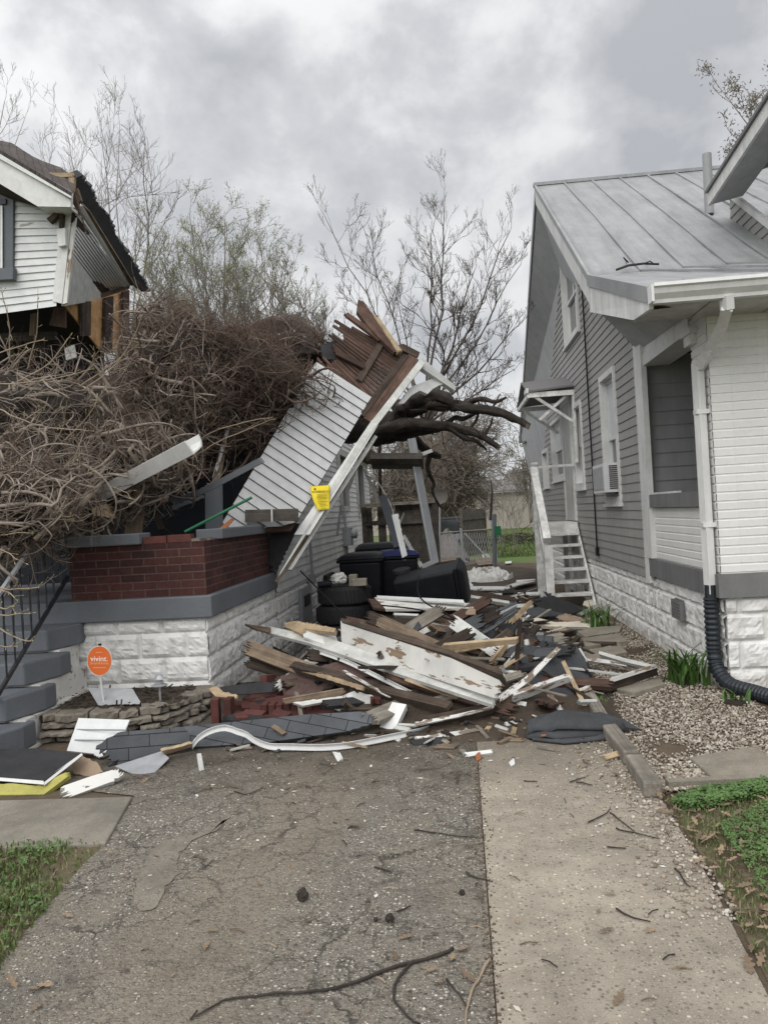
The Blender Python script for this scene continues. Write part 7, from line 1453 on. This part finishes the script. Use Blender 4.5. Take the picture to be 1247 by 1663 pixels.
slab('splintered_board', [pY(150, 824, 6.75), pY(176, 818, 6.75), pY(180, 830, 6.75), pY(186, 842, 6.75), pY(150, 836, 6.75)], .05, 'wood_fresh', 'bright splintered beam end below the low end of the gutter', 'beam', None, (1, 2, 3), .05)
slab('plank', [pY(356, 858, 7.1), pY(378, 840, 7.2), pY(380, 844, 7.2), pY(364, 862, 7.1)], .02, 'terracotta', 'small reddish stick leaning on the parapet corner', 'stick', None, (1,), .02)
slab('plank', [pY(336, 815, 8.0), pY(352, 812, 8.0), pY(375, 690, 9), pY(381, 660, 9.2), pY(377, 655, 9.2)], .04, 'wood_mid', 'slender broken post rising in front of the tangle', 'post', None, (2,), .02)
slab('peeled_splinter', [pY(345, 775, 8.3), pY(351, 770, 8.3), pY(383, 658, 8.9), pY(379, 655, 8.9)], .02, 'peel2', 'thin peeling white strip standing in front of the tangle', 'strip', None, (2,), .02)
sb = thing('broken_shelf', 'dark grey timber block with a white seam lying on the parapet end', 'timber', pY(440, 845, 8.2))
slab('block', [pY(398, 828, 8.25), pY(484, 826, 8.35), pY(485, 846, 8.35), pY(398, 848, 8.25)], .12, 'fence', parent=sb); slab('white_seam', [pY(440, 827, 8.28), pY(442.5, 827, 8.28), pY(443, 847, 8.28), pY(440.5, 847, 8.28)], .01, 'white', parent=sb)
slab('felt_piece', [pY(440, 862, 8.75), pY(470, 850, 8.75), pY(486, 850, 8.75), pY(470, 885, 8.75), pY(446, 935, 8.72), pY(436, 915, 8.72)], .05, 'tar', 'black torn felt hanging behind the parapet end', 'roofing felt', None, (3, 4), .04)
for k in range(3):
    x = 405+k*24; slab('felt_piece', [pY(x, 660-k*8, 9.6), pY(x+70, 630-k*10, 10.2), pY(x+60, 665, 9.8), pY(x+5, 690, 9.4)], .03, ('tar', 'shingle_dark', 'tar')[k], ('glossy black felt flap under the tangle beside the leaning wall', 'charcoal shingle flap between two felt flaps beside the leaning wall', 'upper black felt flap beside the leaning wall')[k], 'roofing felt', None, (0, 1, 2, 3), .06)
# leaning grey gutter and loose white trims by the house wall
lg = thing('leaning_gutter', 'tall grey gutter leaning against the fallen limbs', 'gutter', (-.31, 12, .2))
gA, gB = pY(706, 915, 12), pY(668, 712, 12.2); d = gB-gA
mb = MB(); s = V((.13, 0, .02)); mb.prism([gA-s*.5, gA+s*.5, gA+s*.5+V((0, .1, 0)), gA+s*.38+V((0, .1, 0)), gA+s*.38+V((0, .012, 0)), gA-s*.38+V((0, .012, 0)), gA-s*.38+V((0, .1, 0)), gA-s*.5+V((0, .1, 0))], d); mb.build('channel', 'grey_metal', lg, fix=True)
mb = MB(); mb.beam(gA+V((-.045, -.004, .02)), gB+V((-.045, -.004, .0)), .012, .012, (0, 1, 0)); mb.build('bead', 'steel', lg)
slab('bent_foot', [pY(684, 917, 12), pY(710, 905, 12), pY(712, 912, 11.9), pY(686, 924, 11.9)], .02, 'grey_metal', parent=lg)
for q, Y, m, lab in (([(676, 738), (700, 729), (702, 734), (679, 743)], 12.1, 'white', 'short white trim jutting from the leaning gutter'), ([(636, 836), (646, 834), (661, 902), (653, 906)], 9.9, 'vinyl_white', 'white trim piece leaning in front of the blue-lidded bin'), ([(653, 872), (657, 868), (686, 917), (682, 922)], 10.4, 'white_dirty', 'thin white trim slanting right of the blue-lidded bin'), ([(589, 762), (594, 762), (617, 812), (612, 815)], 13, 'white_dirty', 'bent white trim hanging from the leaning wall'), ([(614, 806), (628, 804), (650, 885), (640, 890)], 10.8, 'slate_paint', 'dark grey board leaning behind the bins'), ([(595, 750), (604, 745), (600, 700), (592, 705)], 13.2, 'fence', 'grey post end below the leaning wall'), ([(613, 690), (619, 690), (620, 805), (615, 805)], 13.6, 'wood_dark', 'dark post standing behind the bent white trim'), ([(648, 846), (655, 832), (657, 834), (651, 850)], 13, 'white_dirty', 'small white splinter by the wooden gate'), ([(560, 800), (566, 800), (590, 735), (586, 733)], 12.5, 'white_dirty', 'thin white window trim hanging on the house wall'), ([(545, 870), (549, 870), (556, 820), (552, 820)], 12.0, 'grey_metal', 'grey conduit strip on the shaded house wall')):
    slab('trim', [pY(x, y, Y) for x, y in q], .03, m, lab, 'trim', None, (1,), .02)
wr = [[(593, 770, 12.5), (612, 782, 12), (632, 815, 11.5), (640, 840, 11)], [(488, 927, 9.3), (520, 960, 8.6), (562, 1003, 7.6)], [(620, 983, 8.6), (680, 990, 8.4), (730, 1005, 8.2), (780, 1012, 8.0), (800, 1020, 7.8)], [(680, 935, 9.0), (678, 960, 8.8), (690, 978, 8.4), (730, 1000, 8.0), (760, 1020, 7.8)]]
for p, lab in zip(wr, ('thin white cable curving beside the house wall', 'thin taut wire from the house wall down to the pile', 'black cable trailing over the dark beams', 'looped black cable hanging before the tipped bin')):
    q = resample([pY(*t) for t in p], .05); mb = MB(); mb.tube(q, .009, 5); tag(mb.build('cable', 'white_dirty' if 'white' in lab else 'black_plastic', frame=Matrix.Translation(q[0]), smooth=True), lab, 'cable')

# ---- stone planter, sign, solar lamp
spl = thing('stone_planter', 'low curved planter wall of stacked brown limestone ledges', 'planter', (-2.6, 5.6, 0))
pth = resample([V((-3.12, 5.42, 0)), V((-2.8, 5.46, 0)), V((-2.45, 5.50, 0)), V((-2.18, 5.66, 0)), V((-2.06, 6.0, 0)), V((-2.03, 6.35, 0))], .03)
plen = len(pth)
for c in range(4):
    mb = MB(); z0 = c*.046; i = 0
    while i < plen-2:
        n_ = rnd.randint(4, 11); j = min(plen-1, i+n_); ju = rnd.uniform(-.035, .03)-.016*c; zz0 = z0+rnd.uniform(-.005, .004); zz1 = z0+.042+rnd.uniform(-.012, .010)+(.012 if c == 3 else 0)
        idx = list(range(i, j+1)); fr_ = []; b = len(mb.v); nn_ = len(idx)
        rows = ((.12, zz0), (.004, zz0+.002), (-.008, zz0+.010), (-.006, zz1-.012), (.006, zz1), (.14, zz1))
        for r, z in rows:
            for q_, k_ in enumerate(idx):
                p = pth[k_]; t = (pth[min(k_+1, plen-1)]-pth[max(k_-1, 0)]).normalized(); s = V((t.y, -t.x, 0)); en = min(q_, nn_-1-q_); g = (.016 if en == 0 else 0)
                w_ = .03*noise.noise(V((k_*.45, c*5.3, 0)))+.016*noise.noise(V((k_*1.7, c*9, z*90)))
                mb.v.append(tuple(p+t*(.006 if q_ == 0 else (-.006 if q_ == nn_-1 else 0))+s*(-r+ju+w_-g)+V((0, 0, z+.010*noise.noise(V((k_*.5, c, 7)))))))
        for jj in range(len(rows)-1):
            for ii in range(nn_-1): a = b+jj*nn_+ii; mb.f.append((a, a+1, a+nn_+1, a+nn_))
        for e_ in (0, nn_-1): mb.f.append(tuple(b+r_*nn_+e_ for r_ in range(len(rows))))
        i = j
    mb.build('stone_course', 'stone', spl)
flat('planter_soil', [(-3.3, 5.5), (-2.45, 5.6), (-2.2, 5.8), (-2.1, 6.38), (-3.3, 6.38)], .185, 'mud')
mb = MB()
for i in range(260):
    p = V((rnd.uniform(-3.2, -2.15), rnd.uniform(5.62, 6.35), .195)); d = V((rnd.gauss(0, 1), rnd.gauss(0, 1), rnd.gauss(0, .25))).normalized()*rnd.uniform(.02, .07); mb.beam(p, p+d, .012, .006)
o = mb.build('bark_mulch', 'wood_dark'); o['kind'] = 'stuff'
D('sheet_metal', [(143, 1117, .30), (215, 1118, .30), (231, 1143, .20), (160, 1145, .20)], .008, 'grey_metal', 'dull grey sheet lying in the planter behind the orange sign', 'sheet', (1, 2), .02)
sg = thing('yard_sign', 'round orange security sign on a thin white stake in the planter', 'sign', pY(168, 1146, 5.85))
sc_ = pY(162, 1073, 5.75); rw = (pY(182, 1073, 5.75)-pY(142, 1073, 5.75)).length/2; rhh = .051*1250/1250*0+ (pY(162, 1049, 5.75)-pY(162, 1098, 5.75)).length/2
sx = RT.copy(); sx.z *= .2; sx = (V((1, .02, -.045))).normalized(); sn = V((.03, -1, .02)).normalized(); sz_ = sx.cross(sn).normalized(); sz_ = sz_ if sz_.z > 0 else -sz_
def disc(r, off, th, name, m):
    mb = MB(); mb.prism([sc_+sx*r*rw*cos(2*pi*i/48)+sz_*r*rhh*sin(2*pi*i/48)+sn*off for i in range(48)], -sn*th); mb.build(name, m, sg, fix=True)
disc(1.0, 0, .004, 'panel', 'white'); disc(.955, .0015, .001, 'face', 'orange')
text('vivint.', rw*.60, sc_+sn*.003+sz_*rhh*.12, sx, sz_, 'letter', sg); text('SmartHome', rw*.30, sc_+sn*.003-sz_*rhh*.17, sx, sz_, 'letter2', sg)
mb = MB(); mb.beam(sc_+sn*.0035+sz_*rhh*.56-sx*rw*.28, sc_+sn*.0035+sz_*rhh*.56+sx*rw*.25, rhh*.03, .0004, tuple(sn)); mb.build('small_print', 'letter2', sg); mb = MB(); mb.beam(sc_+sn*.0035-sz_*rhh*.46-sx*rw*.52, sc_+sn*.0035-sz_*rhh*.46+sx*rw*.52, rhh*.035, .0004, tuple(sn)); mb.build('small_print', 'letter2', sg)
mb = MB(); mb.beam(sc_-sz_*rhh*.9+V((0, .008, 0)), V((sc_.x+.005, sc_.y+.03, .17)), .014, .008, (0, 1, 0)); mb.build('stake', 'gutter', sg)
mb = MB(); mb.box(sc_+sz_*rhh+V((-.01, .0, -.004)), sc_+sz_*rhh+V((.012, .012, .014))); mb.build('top_clip', 'black_plastic', sg)
lp_ = pY(261, 1142, 5.85); lp_.z = .19; sl2 = thing('solar_lamp', 'small silver solar path light with a flared cap in the planter', 'path light', lp_)
mb = MB(); mb.cyl(lp_, lp_+V((0, 0, .13)), .009, 8); mb.build('stake', 'steel', sl2); mb = MB(); mb.lathe([(.062, .118), (.064, .124), (.02, .14), (.012, .13), (.062, .118)], lp_, sides=24); mb.build('lower_flange', 'grey_metal', sl2)
mb = MB(); mb.lathe([(.028, .135), (.026, .175)], lp_, sides=18); mb.build('lens', 'board_grey', sl2); mb = MB(); mb.lathe([(.060, .172), (.032, .186), (.026, .20), (0, .204)], lp_, sides=24); mb.build('cap', 'steel', sl2, smooth=True)

# ---- litter on the ground
def leaf_mesh(seed):
    r = random.Random(seed); n = 22; mb = MB(); L_ = .036*r.uniform(.7, 1.2); pts = []
    for i in range(n+1):
        t = i/n; w = L_*.30*(max(0, sin(pi*min(1, t*1.02)))**.6)*(1+.38*sin(t*pi*7+1+.5*r.random()))*(.75+.5*t); pts.append((t*L_*2-L_, max(.002, w)))
    cu = r.uniform(.15, .5); cv = r.uniform(-.3, .5); b = 0
    for x, w in pts:
        for s in (-1, 0, 1): y = s*w; mb.v.append((x, y, .004+cu*(abs(y)**1.3)*3+cv*x*x*6+(.004*r.random())))
    for i in range(n):
        for q in (0, 1): a = i*3+q; mb.f.append((a, a+1, a+4, a+3))
    me = bpy.data.meshes.new('oak_leaf'); me.from_pydata(mb.v, [], mb.f); me.materials.append(M['dry_leaf']); me.polygons.foreach_set('use_smooth', [True]*len(me.polygons)); return me
LM = [leaf_mesh(i) for i in range(9)]
def leaf(x, y, z=.004, s=None, label='dry lobed oak leaf scattered on the ground', group='fallen oak leaves'):
    o = bpy.data.objects.new('oak_leaf', rnd.choice(LM)); COL.objects.link(o); o.location = (x, y, z); o.rotation_euler = (rnd.gauss(0, .25), rnd.gauss(0, .25), rnd.uniform(0, 6.28)); q = (s or rnd.uniform(.65, 1.25))*.8; o.scale = (q, q, q); return tag(o, label, 'leaf', group)
for x, y in ((110, 1490), (345, 1515), (335, 1540), (470, 1260), (575, 1345), (640, 1555), (660, 1525), (700, 1580), (715, 1600), (735, 1560), (750, 1545), (760, 1590), (985, 1515), (1005, 1625), (1220, 1545), (1235, 1560), (1215, 1570), (55, 1610), (20, 1600), (75, 1605), (235, 1270), (560, 1235), (765, 1205), (610, 1270), (730, 1230), (950, 1240), (1000, 1260), (955, 1210), (60, 1640)): p = G(x, y); leaf(p.x, p.y, .006, rnd.uniform(1.0, 1.5))
for i in range(150):
    Y = rnd.uniform(2.3, 4.2); leaf(1.0+abs(rnd.gauss(0, .22))-.05, Y, .02)
for i in range(60): leaf(rnd.uniform(1.05, 1.7), rnd.uniform(3.5, 4.1), .02)
for i in range(26): leaf(rnd.uniform(1.3, 2.0), rnd.uniform(5.5, 6.3), .03)
for i in range(30): leaf(rnd.uniform(-1.7, .9), rnd.uniform(2.3, 5.0), .005, rnd.uniform(.5, .9))
for i in range(14): leaf(rnd.uniform(-2.2, -1.6), rnd.uniform(2.6, 3.7), .02)
def stick(px, r, label, m='bark', group=None):
    q = resample([G(x, y, .008) for x, y in px], .03); q = [p+V((noise.noise(V((i*.4, px[0][0], 0)))*.012, noise.noise(V((i*.4, px[0][0], 5)))*.012, 0)) for i, p in enumerate(q)]; mb = MB(); mb.tube(q, [r*(1-.5*i/len(q))*(1+.25*noise.noise(V((i*.8, px[0][1], 1)))) for i in range(len(q))], 6)
    return tag(mb.build('twig', m, frame=Matrix.Translation(q[0]), smooth=True), label, 'twig', group)
stick([(735, 1540), (690, 1558), (640, 1570), (560, 1600), (480, 1612), (400, 1618), (350, 1632), (320, 1650)], .0068, 'long curved bare branch lying across the near asphalt')
stick([(672, 1560), (640, 1600), (652, 1640), (680, 1665)], .0055, 'side twig bending down from the long branch'); stick([(795, 1558), (770, 1600), (758, 1640), (755, 1670)], .006, 'forked twig along the seam at the bottom edge of the photo', 'twig'); stick([(725, 1590), (745, 1615), (760, 1640)], .004, 'small twig joining the forked twig at the seam')
for i, q in enumerate(([(672, 1348), (720, 1354), (775, 1361)], [(757, 1416), (775, 1425), (795, 1432)], [(608, 1408), (635, 1416)], [(935, 1270), (962, 1275)], [(1000, 1345), (1040, 1355), (1070, 1362)], [(955, 1335), (985, 1320), (990, 1310)], [(990, 1320), (1030, 1350)], [(380, 1285), (400, 1290), (425, 1280)], [(850, 1268), (872, 1269)], [(1000, 1475), (1030, 1490), (1055, 1497)], [(985, 1375), (1015, 1377)], [(1095, 1410), (1120, 1440)], [(310, 1655), (318, 1640)], [(645, 1480), (665, 1470)], [(925, 1270), (950, 1262)])):
    stick(q, .004, ('thin twig lying across the seam', 'twig pointing into the seam crack', 'short twig on the middle asphalt', 'short dark twig on the concrete drive near the edging', 'twig ending at the lawn edge', 'forked twig below the edging timber', 'second twig below the edging timber', 'small twig near the bare patch', 'black stick on the upper concrete drive', 'thin twig low on the concrete drive', 'small straight twig near the lawn', 'twig on the lawn edge', 'pale stub at the tip of the long branch', 'tiny twig on the dark asphalt', 'tiny twig beside the black stick')[i])
for i in range(70): p = V((rnd.uniform(-1.6, 1.0), rnd.uniform(2.4, 5.0), .005)); d = V((rnd.gauss(0, 1), rnd.gauss(0, 1), 0)).normalized()*rnd.uniform(.02, .07); mb = MB(); mb.tube([p, p+d*.5+V((0, 0, .006)), p+d], rnd.uniform(.0015, .003), 4); tag(mb.build('twig', rnd.choice(['bark', 'twig', 'wood_mid']), frame=Matrix.Translation(p)), 'tiny broken twig scattered on the driveway', 'twig', 'tiny twigs on the driveway')
for i in range(90):
    p = V((rnd.uniform(-1.6, .98), 4.9-abs(rnd.gauss(0, .8)), .003)); s = rnd.uniform(.006, .02); a = rnd.random()*6.28; mb = MB(); u = V((cos(a), sin(a), .1)); v_ = V((-sin(a), cos(a), .05)); mb.prism([p-u*s, p+v_*s*.4, p+u*s, p-v_*s*.5], (0, 0, .003)); tag(mb.build('paint_chip', rnd.choice(['white', 'white', 'wood_fresh', 'wood_mid', 'cream']), frame=Matrix.Translation(p)), 'small pale chip scattered in front of the pile', 'chip', 'small chips on the driveway')
for x, y, r, lab in ((491, 1453, .024, 'round black seed ball on the middle asphalt'), (633, 1491, .017, 'dark seed ball on the lower asphalt'), (750, 1449, .012, 'small brown seed ball near the seam'), (610, 1493, .009, 'tiny dark seed ball left of the dark one')): lump('seed_ball', G(x, y, r*.9), r, 'bark', lab, 'seed ball', x, 1.0)
br_ = thing('roof_twig', 'dead twig lying on the metal roof above the gutter', 'twig', pX(1035, 432, 1.95)); kp = Plane(K1, E1, rt(K1))
mb = MB(); mb.tube([kp(1001, 438, .06), kp(1020, 431, .08), kp(1045, 428, .08), kp(1069, 429, .06)], .012, 6); mb.build('stem', 'bark', br_); mb = MB(); mb.tube([kp(1045, 428, .05), kp(1055, 424, .12), kp(1062, 429, .08)], .006, 5); mb.build('side_twig', 'bark', br_); mb = MB(); mb.tube([kp(1020, 430, .05), kp(1012, 418, .16), kp(1020, 426, .1)], .006, 5); mb.build('side_twig', 'bark', br_)
